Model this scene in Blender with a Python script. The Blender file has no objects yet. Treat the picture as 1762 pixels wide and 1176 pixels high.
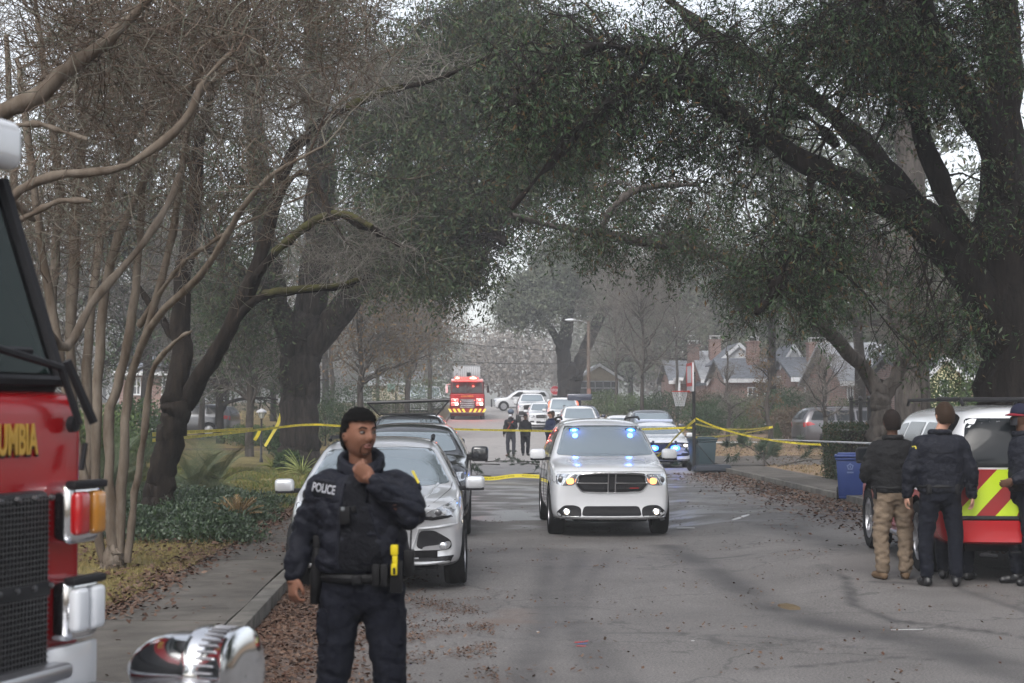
import bpy, bmesh, math, random
import numpy as np
from mathutils import Vector, Matrix, noise
from mathutils.bvhtree import BVHTree
from mathutils.geometry import delaunay_2d_cdt
random.seed(7); RNG = np.random.default_rng(11)
SC = bpy.context.scene; COL = SC.collection
PI = math.pi
# ---------------------------------------------------------------- camera
FOC = 2600.0; CAMZ = 1.78
cam_d = bpy.data.cameras.new('camera'); cam = bpy.data.objects.new('camera', cam_d); COL.objects.link(cam)
cam.location = (0, 0, CAMZ)
cam.rotation_euler = (math.radians(90) + math.atan(122 / FOC), 0, -math.atan(61 / FOC))
cam_d.sensor_width = 36; cam_d.lens = FOC / 1762 * 36; cam_d.clip_end = 3000; cam_d.clip_start = .1
cam_d.dof.use_dof = True; cam_d.dof.focus_distance = 26; cam_d.dof.aperture_fstop = 4.2
SC.camera = cam
# ---------------------------------------------------------------- overcast sky and weak, very soft sun
SUN_EL, SUN_ROT = math.radians(48), math.radians(200)
w = bpy.data.worlds.new('World'); SC.world = w; w.use_nodes = True
nt = w.node_tree; bg = nt.nodes['Background']
sky = nt.nodes.new('ShaderNodeTexSky'); sky.sky_type = 'NISHITA'; sky.sun_disc = False
sky.sun_elevation = SUN_EL; sky.sun_rotation = SUN_ROT; sky.dust_density = 3; sky.air_density = 1
hs = nt.nodes.new('ShaderNodeHueSaturation'); hs.inputs['Saturation'].default_value = .3
nt.links.new(sky.outputs[0], hs.inputs['Color']); nt.links.new(hs.outputs[0], bg.inputs[0])
bg.inputs[1].default_value = .15
sd = bpy.data.lights.new('sun', 'SUN'); sd.energy = .6; sd.angle = math.radians(35); sd.color = (1, .97, .93)
sun = bpy.data.objects.new('sun', sd); COL.objects.link(sun)
sun.rotation_euler = (PI / 2 - SUN_EL, 0, PI - SUN_ROT)
SC.view_settings.view_transform = 'Standard'; SC.view_settings.look = 'None'
SC.view_settings.exposure = 1.15; SC.view_settings.gamma = 1
SC.cycles.max_bounces = 6; SC.cycles.diffuse_bounces = 2; SC.cycles.glossy_bounces = 3
SC.cycles.transmission_bounces = 3; SC.cycles.volume_bounces = 0; SC.cycles.transparent_max_bounces = 6
SC.cycles.use_adaptive_sampling = True; SC.cycles.adaptive_threshold = .02
SC.cycles.use_denoising = True
SC.cycles.sample_clamp_indirect = 4

RC = cam.rotation_euler.to_matrix()
def P(px, py, d):
    """photo pixel -> world point on the plane y = d"""
    v = RC @ Vector(((px - 881) / FOC, (588 - py) / FOC, -1))
    return Vector((v.x / v.y * d, d, CAMZ + v.z / v.y * d))
def X(px, d): return P(px, 710, d).x
def sst(t): t = max(0., min(1., t)); return t * t * (3 - 2 * t)
def base_z(y, x=0.):
    return rise(y) - .115 * sst((y - 11) / 4) * (1 - sst((y - 42) / 12)) * (1 - sst((x - 3) / 1.3))   # the left half of the street dips
def rise(y):
    t = max(0., y - 58.)
    if t < 12: return .0285 * t * t / 24
    if t < 90: return .0285 * (t - 6)
    return .0285 * 84 + .004 * (t - 90)
KR = 7.37
def kl(y): return -2.02 + .05 * max(0., min(7., 16 - y))     # left kerb line
def ground_z(x, y):
    z = base_z(y, x)
    if y < 9.2: return z
    if x < kl(y) - .1:
        z += .13 + .035 * max(0., min(6., -3.4 - x))
    elif x > KR + .1:
        z += .12 + .01 * max(0., min(10., x - 9))
    return z

# ---------------------------------------------------------------- tagging and linking
def tag(o, label=None, cat=None, group=None, kind=None):
    if label: o['label'] = label
    if cat: o['category'] = cat
    if group: o['group'] = group
    if kind: o['kind'] = kind
    return o
def empty(name, loc=(0, 0, 0), rz=0., label=None, cat=None, group=None):
    o = bpy.data.objects.new(name, None); COL.objects.link(o); o.location = loc; o.rotation_euler.z = rz
    o.empty_display_size = .2
    return tag(o, label, cat, group)
def kids(o): return [c for c in bpy.data.objects if c.parent == o]
def copy_tree(o, parent=None, ch=None):
    c = o.copy(); COL.objects.link(c)
    if parent: c.parent = parent
    for k in kids(o): copy_tree(k, c)
    return c
def link(name, me, parent=None, smooth=False):
    o = bpy.data.objects.new(name, me); COL.objects.link(o)
    if parent: o.parent = parent
    if smooth: me.polygons.foreach_set('use_smooth', np.ones(len(me.polygons), bool))
    return o
def bake(o):
    bpy.context.view_layer.update()
    dg = bpy.context.evaluated_depsgraph_get()
    me = bpy.data.meshes.new_from_object(o.evaluated_get(dg)); o.modifiers.clear(); o.data = me
    return o

# ---------------------------------------------------------------- materials
MATS = {}
def nd(nt, t, **k):
    n = nt.nodes.new(t)
    for a, b in k.items(): setattr(n, a, b)
    return n
def mat(name, col, rough=.6, metal=0., var=0., vscale=4., bump=0., bscale=30., col2=None, spec=None, coat=0., emit=None, estr=0., island=None, stretch=None, ior=None, sheen=0., stain=None, bdist=.02):
    if name in MATS: return MATS[name]
    m = bpy.data.materials.new(name); m.use_nodes = True; MATS[name] = m
    nt = m.node_tree; b = nt.nodes['Principled BSDF']
    b.inputs['Base Color'].default_value = (*col, 1); b.inputs['Roughness'].default_value = rough; b.inputs['Metallic'].default_value = metal
    if spec is None and rough >= .5: spec = .12
    if spec is not None: b.inputs['Specular IOR Level'].default_value = spec
    if ior: b.inputs['IOR'].default_value = ior
    if coat: b.inputs['Coat Weight'].default_value = coat; b.inputs['Coat Roughness'].default_value = .04
    if sheen: b.inputs['Sheen Weight'].default_value = sheen
    if emit: b.inputs['Emission Color'].default_value = (*emit, 1); b.inputs['Emission Strength'].default_value = estr
    tc = None
    def coords():
        tc = nd(nt, 'ShaderNodeTexCoord'); mp = nd(nt, 'ShaderNodeMapping')
        nt.links.new(tc.outputs['Object'], mp.inputs[0])
        if stretch: mp.inputs['Scale'].default_value = stretch
        return mp.outputs[0]
    if island:
        g = nd(nt, 'ShaderNodeNewGeometry'); r = nd(nt, 'ShaderNodeValToRGB'); nt.links.new(g.outputs['Random Per Island'], r.inputs[0])
        el = r.color_ramp.elements
        el[0].color = (*island[0], 1); el[1].color = (*island[-1], 1)
        for i, c in enumerate(island[1:-1]):
            e = el.new((i + 1) / (len(island) - 1)); e.color = (*c, 1)
        nt.links.new(r.outputs[0], b.inputs['Base Color'])
    elif var or col2:
        n = nd(nt, 'ShaderNodeTexNoise'); n.inputs['Scale'].default_value = vscale; n.inputs['Detail'].default_value = 8
        n.inputs['Roughness'].default_value = .65
        nt.links.new(coords(), n.inputs['Vector'])
        r = nd(nt, 'ShaderNodeValToRGB'); nt.links.new(n.outputs[0], r.inputs[0])
        c2 = col2 or tuple(min(1, c * (1 + var)) for c in col); c1 = tuple(c * (1 - var) for c in col) if var else col
        r.color_ramp.elements[0].position = .35; r.color_ramp.elements[1].position = .65
        r.color_ramp.elements[0].color = (*c1, 1); r.color_ramp.elements[1].color = (*c2, 1)
        nt.links.new(r.outputs[0], b.inputs['Base Color'])
    if bump:
        n = nd(nt, 'ShaderNodeTexNoise'); n.inputs['Scale'].default_value = bscale; n.inputs['Detail'].default_value = 6
        nt.links.new(coords(), n.inputs['Vector'])
        bp = nd(nt, 'ShaderNodeBump'); bp.inputs['Strength'].default_value = bump; bp.inputs['Distance'].default_value = bdist
        nt.links.new(n.outputs[0], bp.inputs['Height']); nt.links.new(bp.outputs[0], b.inputs['Normal'])
    return m

# ---------------------------------------------------------------- mesh accumulators
class Acc:
    """collects vertices and faces (any polygon) into ONE mesh object"""
    def __init__(s): s.v = []; s.f = []; s.m = []; s.n = 0
    def add(s, v, f, mi=0):
        v = np.asarray(v, float).reshape(-1, 3); s.v.append(v)
        for q in f: s.f.append([i + s.n for i in q]); s.m.append(mi)
        s.n += len(v); return s
    def box(s, c, d, mi=0, rz=0., M=None, taper=1.):
        x, y, z = d[0] / 2, d[1] / 2, d[2] / 2
        v = np.array([(-x, -y, -z), (x, -y, -z), (x, y, -z), (-x, y, -z), (-x * taper, -y * taper, z), (x * taper, -y * taper, z), (x * taper, y * taper, z), (-x * taper, y * taper, z)])
        if M is not None: v = v @ np.array(M.to_3x3()).T
        if rz: ca, sa = math.cos(rz), math.sin(rz); v = np.stack([v[:, 0] * ca - v[:, 1] * sa, v[:, 0] * sa + v[:, 1] * ca, v[:, 2]], 1)
        return s.add(v + np.array(c), [(0, 3, 2, 1), (4, 5, 6, 7), (0, 1, 5, 4), (1, 2, 6, 5), (2, 3, 7, 6), (3, 0, 4, 7)], mi)
    def cyl(s, a, b, r0, r1=None, n=12, mi=0):
        r1 = r0 if r1 is None else r1; a = Vector(a); b = Vector(b); t = (b - a).normalized()
        u = t.orthogonal().normalized(); w_ = t.cross(u)
        v = []
        for p, r in ((a, r0), (b, r1)):
            for i in range(n): v.append(p + (u * math.cos(2 * PI * i / n) + w_ * math.sin(2 * PI * i / n)) * r)
        f = [(i, (i + 1) % n, n + (i + 1) % n, n + i) for i in range(n)] + [tuple(range(n))[::-1], tuple(range(n, 2 * n))]
        return s.add([tuple(q) for q in v], f, mi)
    def tube(s, pts, rs, n=10, mi=0, flat=1.):
        """capped smooth tube through points"""
        pts = [Vector(p) for p in pts]
        if np.isscalar(rs): rs = [rs] * len(pts)
        v = []; ref = None
        for i, p in enumerate(pts):
            t = (pts[min(i + 1, len(pts) - 1)] - pts[max(i - 1, 0)]).normalized()
            if ref is None: ref = t.orthogonal().normalized()
            u = (ref - t * ref.dot(t)).normalized(); ref = u; w_ = t.cross(u)
            for k in range(n): v.append(p + (u * math.cos(2 * PI * k / n) + w_ * math.sin(2 * PI * k / n) * flat) * rs[i])
        L = len(pts)
        f = [(i * n + k, i * n + (k + 1) % n, (i + 1) * n + (k + 1) % n, (i + 1) * n + k) for i in range(L - 1) for k in range(n)]
        f += [tuple(range(n))[::-1], tuple(range((L - 1) * n, L * n))]
        return s.add([tuple(q) for q in v], f, mi)
    def lathe(s, prof, n=24, axis='z', c=(0, 0, 0), mi=0):
        """prof: (r, h) pairs revolved about the axis"""
        v = []
        for r, h in prof:
            for k in range(n):
                a = 2 * PI * k / n; q = (r * math.cos(a), r * math.sin(a), h)
                if axis == 'y': q = (q[0], q[2], q[1])
                if axis == 'x': q = (q[2], q[0], q[1])
                v.append((q[0] + c[0], q[1] + c[1], q[2] + c[2]))
        L = len(prof)
        f = [(i * n + k, i * n + (k + 1) % n, (i + 1) * n + (k + 1) % n, (i + 1) * n + k) for i in range(L - 1) for k in range(n)]
        return s.add(v, f, mi)
    def prism(s, poly, y0, y1, mi=0, axis='y'):
        """2D polygon (a,b) extruded: axis y -> (a, y, b); x -> (x, a, b); z -> (a, b, z)"""
        n = len(poly)
        def mk(a, b, t): return {'y': (a, t, b), 'x': (t, a, b), 'z': (a, b, t)}[axis]
        v = [mk(a, b, y0) for a, b in poly] + [mk(a, b, y1) for a, b in poly]
        return s.add(v, [tuple(range(n)), tuple(range(n, 2 * n))[::-1]] + [(i, n + i, n + (i + 1) % n, (i + 1) % n) for i in range(n)], mi)
    def ell(s, c, r, nu=16, nv=10, mi=0, M=None):
        v = []; f = []
        for j in range(nv + 1):
            th = PI * j / nv
            for i in range(nu):
                a = 2 * PI * i / nu; q = Vector((r[0] * math.sin(th) * math.cos(a), r[1] * math.sin(th) * math.sin(a), r[2] * math.cos(th)))
                if M is not None: q = M @ q
                v.append((q.x + c[0], q.y + c[1], q.z + c[2]))
        for j in range(nv):
            for i in range(nu): f.append((j * nu + i, (j + 1) * nu + i, (j + 1) * nu + (i + 1) % nu, j * nu + (i + 1) % nu))
        return s.add(v, f, mi)
    def mesh(s, name, mats):
        me = bpy.data.meshes.new(name); v = np.concatenate(s.v); me.from_pydata(v.tolist(), [], s.f)
        for m in (mats if isinstance(mats, (list, tuple)) else [mats]): me.materials.append(m)
        if any(s.m): me.polygons.foreach_set('material_index', s.m)
        bm = bmesh.new(); bm.from_mesh(me); bmesh.ops.recalc_face_normals(bm, faces=bm.faces); bm.to_mesh(me); bm.free()
        me.update(); return me
    def build(s, name, mats, parent=None, smooth=False, bevel=0., seg=2, sub=0):
        o = link(name, s.mesh(name, mats), parent)
        if bevel:
            md = o.modifiers.new('b', 'BEVEL'); md.width = bevel; md.segments = seg; md.limit_method = 'ANGLE'; md.angle_limit = math.radians(35)
        if sub:
            md = o.modifiers.new('s', 'SUBSURF'); md.levels = md.render_levels = sub
        if bevel or sub: bake(o)
        if smooth or sub or bevel:
            me = o.data; me.polygons.foreach_set('use_smooth', np.ones(len(me.polygons), bool))
            if not sub:
                try: me.set_sharp_from_angle(angle=math.radians(40))
                except Exception: pass
        return o
def B(name, m, parent, c, d, bevel=0., **k):
    return Acc().box(c, d, **k).build(name, m, parent, bevel=bevel)

class Quads:
    """vectorised store of quads for branches, leaves and grass; v (N,4,3)"""
    def __init__(s): s.V = []; s.F = []; s.n = 0
    def quads(s, v):
        v = v.reshape(-1, 3); k = len(v) // 4; s.V.append(v); s.F.append(np.arange(k * 4).reshape(k, 4) + s.n); s.n += len(v)
    def tubes(s, Pn, R, sides=4):
        Bn, K, _ = Pn.shape
        if Bn == 0: return
        t = np.gradient(Pn, axis=1); t /= np.linalg.norm(t, axis=2, keepdims=True) + 1e-9
        m = Pn[:, -1] - Pn[:, 0]; m /= np.linalg.norm(m, axis=1, keepdims=True) + 1e-9
        ref = np.where(np.abs(m[:, 2:3]) > .8, np.array([[1., 0, 0]]), np.array([[0, 0, 1.]]))
        n1 = np.cross(t, ref[:, None, :]); n1 /= np.linalg.norm(n1, axis=2, keepdims=True) + 1e-9
        n2 = np.cross(t, n1); a = np.arange(sides) * 2 * PI / sides
        ring = Pn[:, :, None, :] + R[:, :, None, None] * (np.cos(a)[None, None, :, None] * n1[:, :, None, :] + np.sin(a)[None, None, :, None] * n2[:, :, None, :])
        s.V.append(ring.reshape(-1, 3))
        idx = np.arange(Bn * K * sides).reshape(Bn, K, sides) + s.n
        nx = np.roll(idx, -1, axis=2)
        s.F.append(np.stack([idx[:, :-1], nx[:, :-1], nx[:, 1:], idx[:, 1:]], -1).reshape(-1, 4)); s.n += Bn * K * sides
    def build(s, name, m, parent=None, smooth=False):
        V = np.concatenate(s.V).astype(np.float32); F = np.concatenate(s.F).astype(np.int32)
        me = bpy.data.meshes.new(name); me.vertices.add(len(V)); me.vertices.foreach_set('co', V.ravel())
        me.loops.add(F.size); me.loops.foreach_set('vertex_index', F.ravel())
        me.polygons.add(len(F)); me.polygons.foreach_set('loop_start', np.arange(0, F.size, 4, dtype=np.int32))
        me.update(calc_edges=True); me.validate(clean_customdata=False)
        me.materials.append(m); return link(name, me, parent, smooth)

def resample(P_, R_, K):
    """Catmull-Rom resample of a control polyline to K points"""
    P_ = np.array([tuple(p) for p in P_], float); R_ = np.array(R_, float); n = len(P_)
    seg = np.linspace(0, n - 1, K); out = []; ro = []
    for u in seg:
        i = min(int(u), n - 2); t = u - i
        p0, p1, p2, p3 = P_[max(i - 1, 0)], P_[i], P_[i + 1], P_[min(i + 2, n - 1)]
        out.append(.5 * ((2 * p1) + (p2 - p0) * t + (2 * p0 - 5 * p1 + 4 * p2 - p3) * t * t + (3 * p1 - p0 - 3 * p2 + p3) * t ** 3)); ro.append(R_[i] * (1 - t) + R_[i + 1] * t)
    return np.array(out), np.array(ro)
def unit(v): return v / (np.linalg.norm(v, axis=-1, keepdims=True) + 1e-9)
def grow(Pn, R, n, tr=(.25, 1.), length=(.5, 1.), spread=.8, up=0., K=5, wig=.1, rr=.5, rend=.35, absolute=True):
    """n children for each parent branch (vectorised); up<0 droops"""
    Bn, Kp, _ = Pn.shape
    t = RNG.uniform(tr[0], tr[1], (Bn, n)) * (Kp - 1); i = np.minimum(t.astype(int), Kp - 2); fr = (t - i)[..., None]; b = np.arange(Bn)[:, None]
    o = Pn[b, i] * (1 - fr) + Pn[b, i + 1] * fr; tan = unit(Pn[b, i + 1] - Pn[b, i]); r0 = (R[b, i] * (1 - fr[..., 0]) + R[b, i + 1] * fr[..., 0]) * rr
    rnd = RNG.normal(size=(Bn, n, 3)); rnd = unit(rnd - tan * (rnd * tan).sum(-1, keepdims=True))
    d = unit(tan * (1 - spread * .6) + rnd * spread + np.array([0, 0, up * .6]))
    L = RNG.uniform(length[0], length[1], (Bn, n, 1))
    if not absolute: L = L * np.linalg.norm(Pn[:, -1] - Pn[:, 0], axis=1)[:, None, None]
    o = o.reshape(-1, 3); d = d.reshape(-1, 3); L = L.reshape(-1, 1); r0 = r0.reshape(-1)
    out = [o]; p = o
    for k in range(1, K):
        d = unit(d + RNG.normal(size=d.shape) * wig * 2 + np.array([0, 0, up * .35])); p = p + d * L / (K - 1); out.append(p)
    Pc = np.stack(out, 1); Rc = r0[:, None] * np.linspace(1, rend, K)[None, :]
    return Pc, Rc
def leaves(Q, Pn, per, size=(.06, .1), wid=.33, droop=.5, off=.05, tr=(.2, 1.)):
    Bn, K, _ = Pn.shape
    t = RNG.uniform(tr[0], tr[1], (Bn, per)) * (K - 1); i = np.minimum(t.astype(int), K - 2); fr = (t - i)[..., None]; b = np.arange(Bn)[:, None]
    o = (Pn[b, i] * (1 - fr) + Pn[b, i + 1] * fr).reshape(-1, 3) + RNG.normal(size=(Bn * per, 3)) * off
    d = unit(RNG.normal(size=o.shape) + np.array([0, 0, -droop * 1.6])); s = unit(np.cross(d, RNG.normal(size=o.shape)))
    L = RNG.uniform(size[0], size[1], (len(o), 1)); W = L * wid * .5
    Q.quads(np.stack([o, o + d * L * .45 + s * W, o + d * L, o + d * L * .45 - s * W], 1))
def surf_noise(o, amp, scale, axis=(1, 1, 1), seed=0.):
    me = o.data; n = len(me.vertices); co = np.empty(n * 3); me.vertices.foreach_get('co', co); co = co.reshape(-1, 3)
    no = np.empty(n * 3); me.vertices.foreach_get('normal', no); no = no.reshape(-1, 3)
    d = np.array([noise.noise(Vector((c[0] * axis[0] * scale + seed, c[1] * axis[1] * scale, c[2] * axis[2] * scale))) for c in co])
    me.vertices.foreach_set('co', (co + no * d[:, None] * amp).ravel()); me.update()

# ---------------------------------------------------------------- patches pressed onto a curved surface
def bvh_of(o):
    me = o.data; return BVHTree.FromPolygons([v.co.copy() for v in me.vertices], [tuple(p.vertices) for p in me.polygons])
AX = {'front': (lambda u, v: Vector((u, -30, v)), Vector((0, 1, 0))), 'rear': (lambda u, v: Vector((u, 30, v)), Vector((0, -1, 0))),
      'left': (lambda u, v: Vector((-30, u, v)), Vector((1, 0, 0))), 'right': (lambda u, v: Vector((30, u, v)), Vector((-1, 0, 0))),
      'top': (lambda u, v: Vector((u, v, 30)), Vector((0, 0, -1)))}
def smooth_poly(poly, it=1, r=.05):
    q = []; n = len(poly)
    for i in range(n):
        c = Vector(poly[i]); a = Vector(poly[i - 1]); b = Vector(poly[(i + 1) % n]); da = (a - c); db = (b - c)
        pa = c + da.normalized() * min(r, da.length * .4); pb = c + db.normalized() * min(r, db.length * .4)
        for t in (0, .33, .67, 1): q.append(tuple(pa * (1 - t) ** 2 + c * 2 * t * (1 - t) + pb * t * t))
    return q
def patch(name, m, bv, side, poly, parent=None, lift=.006, thick=.02, step=.06, rnd=1, holes=None):
    if rnd: poly = smooth_poly(poly, rnd)
    org, dr = AX[side]
    pts = []; n = len(poly)
    for i in range(n):
        a = Vector(poly[i]); b = Vector(poly[(i + 1) % n]); k = max(1, int((b - a).length / step))
        for j in range(k): pts.append(a.lerp(b, j / k))
    nb = len(pts); us = [p.x for p in pts]; vs = [p.y for p in pts]
    u = min(us) + step * .5
    grid = []
    while u < max(us):
        v = min(vs) + step * .5
        while v < max(vs): grid.append(Vector((u, v))); v += step
        u += step
    def inside(p):
        c = False; j = nb - 1
        for i in range(nb):
            if (pts[i].y > p.y) != (pts[j].y > p.y) and p.x < (pts[j].x - pts[i].x) * (p.y - pts[i].y) / (pts[j].y - pts[i].y) + pts[i].x: c = not c
            j = i
        return c
    grid = [g for g in grid if inside(g) and min((g - q).length for q in pts) > step * .35]
    V, E, F, *_ = delaunay_2d_cdt(pts + grid, [(i, (i + 1) % nb) for i in range(nb)], [], 1, 1e-5)
    co = []; last = None
    for v in V:
        h = bv.ray_cast(org(v.x, v.y), dr)
        co.append(h[0] if h[0] is not None else None)
    good = [c for c in co if c is not None]
    if not good: return None
    ax = [abs(x) for x in dr].index(1)
    for i, c in enumerate(co):
        if c is None:
            q = org(V[i].x, V[i].y); near = min(good, key=lambda g: (g - q).length - abs(g[ax] - q[ax])); q[ax] = near[ax]; co[i] = q
    bm = bmesh.new(); bv_ = [bm.verts.new(c - dr * lift) for c in co]
    for f in F:
        try: bm.faces.new([bv_[i] for i in f])
        except ValueError: pass
    ed = [e for e in bm.edges if e.is_boundary]
    r = bmesh.ops.extrude_edge_only(bm, edges=ed)
    for v in [g for g in r['geom'] if isinstance(g, bmesh.types.BMVert)]: v.co += dr * (thick + lift)
    bmesh.ops.recalc_face_normals(bm, faces=bm.faces)
    me = bpy.data.meshes.new(name); bm.to_mesh(me); bm.free(); me.materials.append(m)
    o = link(name, me, parent, True)
    try: me.set_sharp_from_angle(angle=math.radians(50))
    except Exception: pass
    return o
def ring(name, m, bv, side, poly, w_, parent=None, lift=.012, rnd=1):
    """a raised frame that follows an outline on the surface"""
    poly = smooth_poly(poly, rnd) if rnd else poly
    org, dr = AX[side]; pts = []; n = len(poly)
    for i in range(n):
        a = Vector(poly[i]); b = Vector(poly[(i + 1) % n]); k = max(1, int((b - a).length / .04))
        for j in range(k):
            q = a.lerp(b, j / k); h = bv.ray_cast(org(q.x, q.y), dr)
            if h[0] is not None: pts.append(h[0] - dr * lift * .3)
    if len(pts) < 3: return None
    pts.append(pts[0]); return Acc().tube(pts, w_ / 2, 6).build(name, m, parent, smooth=True)
def stroke(name, m, bv, side, line, w_, parent=None):
    org, dr = AX[side]; pts = []
    for a, b in zip(line[:-1], line[1:]):
        a = Vector(a); b = Vector(b); k = max(1, int((b - a).length / .06))
        for j in range(k + 1):
            q = a.lerp(b, j / k); h = bv.ray_cast(org(q.x, q.y), dr)
            if h[0] is not None and (not pts or (pts[-1] - h[0]).length > 1e-4): pts.append(h[0])
    if len(pts) < 2: return None
    return Acc().tube(pts, w_ / 2, 6).build(name, m, parent, smooth=True)
def text_mesh(txt, size, ext=.002, sx=1., bold=0.):
    c = bpy.data.curves.new('t', 'FONT'); c.body = txt; c.size = size; c.align_x = 'CENTER'; c.align_y = 'CENTER'; c.extrude = ext; c.offset = bold
    o = bpy.data.objects.new('t', c); COL.objects.link(o); bpy.context.view_layer.update()
    me = bpy.data.meshes.new_from_object(o.evaluated_get(bpy.context.evaluated_depsgraph_get())); bpy.data.objects.remove(o); bpy.data.curves.remove(c)
    if sx != 1:
        for v in me.vertices: v.co.x *= sx
    return me
def text(name, txt, size, m, parent, loc, rot=(PI / 2, 0, 0), ext=.002, sx=1., bold=0., bv=None, side='front', lift=.004):
    me = text_mesh(txt, size, ext, sx, bold); me.materials.clear(); me.materials.append(m); M_ = Matrix.LocRotScale(Vector(loc), __import__('mathutils').Euler(rot), None)
    me.transform(M_)
    if bv:
        org, dr = AX[side]; ax = [abs(x) for x in dr].index(1); oth = [i for i in range(3) if i != ax]
        for v in me.vertices:
            h = bv.ray_cast(org(v.co[oth[0]], v.co[oth[1]]), dr)
            if h[0] is not None: v.co[ax] = h[0][ax] - dr[ax] * (lift + ext * 1. + (.0004 if v.co[ax] * dr[ax] < 0 else 0))
    return link(name, me, parent)
# ================================================================ SETTING
def grid_mesh(name, xs_of, ys, zf, m, kind='structure'):
    V = []; n = None
    for y in ys:
        xs = xs_of(y); n = len(xs)
        V += [(x, y, zf(x, y)) for x in xs]
    F = [(j * n + i, j * n + i + 1, (j + 1) * n + i + 1, (j + 1) * n + i) for j in range(len(ys) - 1) for i in range(n - 1)]
    me = bpy.data.meshes.new(name); me.from_pydata(V, [], F); me.materials.append(m)
    o = link(name, me, None, True); tag(o, kind=kind); return o
M_soil = mat('soil', (.10, .075, .045), .95, var=.35, vscale=1.2, bump=.5)
YS = [-60, -20, 0, 5, 9.1, 9.3] + [10 + 2 * i for i in range(70)] + [150 + 15 * i for i in range(10)] + [320, 400, 600, 1000, 1600]
def gx(y):
    k = kl(y)
    return [-900, -200, -80, -40, -20, -12, -9, -6, -4.4, -3.4, k - 1.2, k - .08, k - .06, 2, KR + .06, KR + .08, 9, 12, 19, 25, 40, 80, 200, 900]
def gz(x, y):
    k = kl(y)
    if k - .07 < x < KR + .07: return base_z(y, x) - .03
    return (base_z(y, x) - .03) if y < 9.2 else ground_z(x, y) - .012
grid_mesh('ground', gx, YS, gz, M_soil)

# road with wear, wet patches and dust as real stains
def asphalt():
    m = bpy.data.materials.new('asphalt'); m.use_nodes = True; nt = m.node_tree; b = nt.nodes['Principled BSDF']; L = nt.links.new; b.inputs['Specular IOR Level'].default_value = .3
    tc = nd(nt, 'ShaderNodeTexCoord')
    def nz(s, det=6, rough=.6, st=(1, 1, 1)):
        mp = nd(nt, 'ShaderNodeMapping'); mp.inputs['Scale'].default_value = st; L(tc.outputs['Object'], mp.inputs[0])
        n = nd(nt, 'ShaderNodeTexNoise'); n.inputs['Scale'].default_value = s; n.inputs['Detail'].default_value = det; n.inputs['Roughness'].default_value = rough
        L(mp.outputs[0], n.inputs['Vector']); return n.outputs[0]
    def ramp(f, a, bb, ca, cb):
        r = nd(nt, 'ShaderNodeValToRGB'); L(f, r.inputs[0]); e = r.color_ramp.elements; e[0].position = a; e[1].position = bb; e[0].color = (*ca, 1); e[1].color = (*cb, 1); return r.outputs[0]
    def mix(f, a, bb, mode='MIX'):
        x = nd(nt, 'ShaderNodeMix', data_type='RGBA', blend_type=mode)
        if hasattr(f, 'links'): L(f, x.inputs[0])
        else: x.inputs[0].default_value = f
        for k, q in ((6, a), (7, bb)):
            if hasattr(q, 'links'): L(q, x.inputs[k])
            else: x.inputs[k].default_value = (*q, 1)
        return x.outputs[2]
    def attr(n_): a = nd(nt, 'ShaderNodeAttribute'); a.attribute_name = n_; return a.outputs['Fac']
    base = ramp(nz(.55, 9, .68), .3, .7, (.092, .087, .085), (.150, .143, .140))
    fine = ramp(nz(55, 4), .3, .72, (.42, .42, .42), (1.55, 1.53, 1.5)); base = mix(1., base, fine, 'MULTIPLY')
    spk = ramp(nz(140, 2), .66, .76, (0, 0, 0), (1, 1, 1)); base = mix(spk, base, (.22, .21, .2))
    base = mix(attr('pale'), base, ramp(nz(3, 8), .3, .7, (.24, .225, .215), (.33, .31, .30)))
    base = mix(attr('stain'), base, (.042, .040, .041))
    v = nd(nt, 'ShaderNodeTexVoronoi'); v.feature = 'DISTANCE_TO_EDGE'; v.inputs['Scale'].default_value = .32
    ad = nd(nt, 'ShaderNodeVectorMath', operation='ADD'); n2 = nd(nt, 'ShaderNodeTexNoise'); n2.inputs['Scale'].default_value = 1.1; n2.inputs['Detail'].default_value = 6
    L(tc.outputs['Object'], n2.inputs['Vector']); sc = nd(nt, 'ShaderNodeVectorMath', operation='SCALE'); sc.inputs[3].default_value = 1.6
    L(n2.outputs['Color'], sc.inputs[0]); L(tc.outputs['Object'], ad.inputs[0]); L(sc.outputs[0], ad.inputs[1]); L(ad.outputs[0], v.inputs['Vector'])
    crack = ramp(v.outputs['Distance'], .0, .008, (.8, .8, .8), (0, 0, 0)); base = mix(crack, base, (.05, .048, .047))
    base = mix(attr('dust'), base, ramp(nz(14, 8), .35, .7, (.075, .042, .028), (.16, .115, .09)))
    L(base, b.inputs['Base Color'])
    r = nd(nt, 'ShaderNodeMapRange'); L(attr('wet'), r.inputs[0]); r.inputs[3].default_value = .72; r.inputs[4].default_value = .2
    L(r.outputs[0], b.inputs['Roughness'])
    bp = nd(nt, 'ShaderNodeBump'); bp.inputs['Strength'].default_value = .35; bp.inputs['Distance'].default_value = .01
    L(nz(90, 4), bp.inputs['Height']); L(bp.outputs[0], b.inputs['Normal'])
    return m
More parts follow.
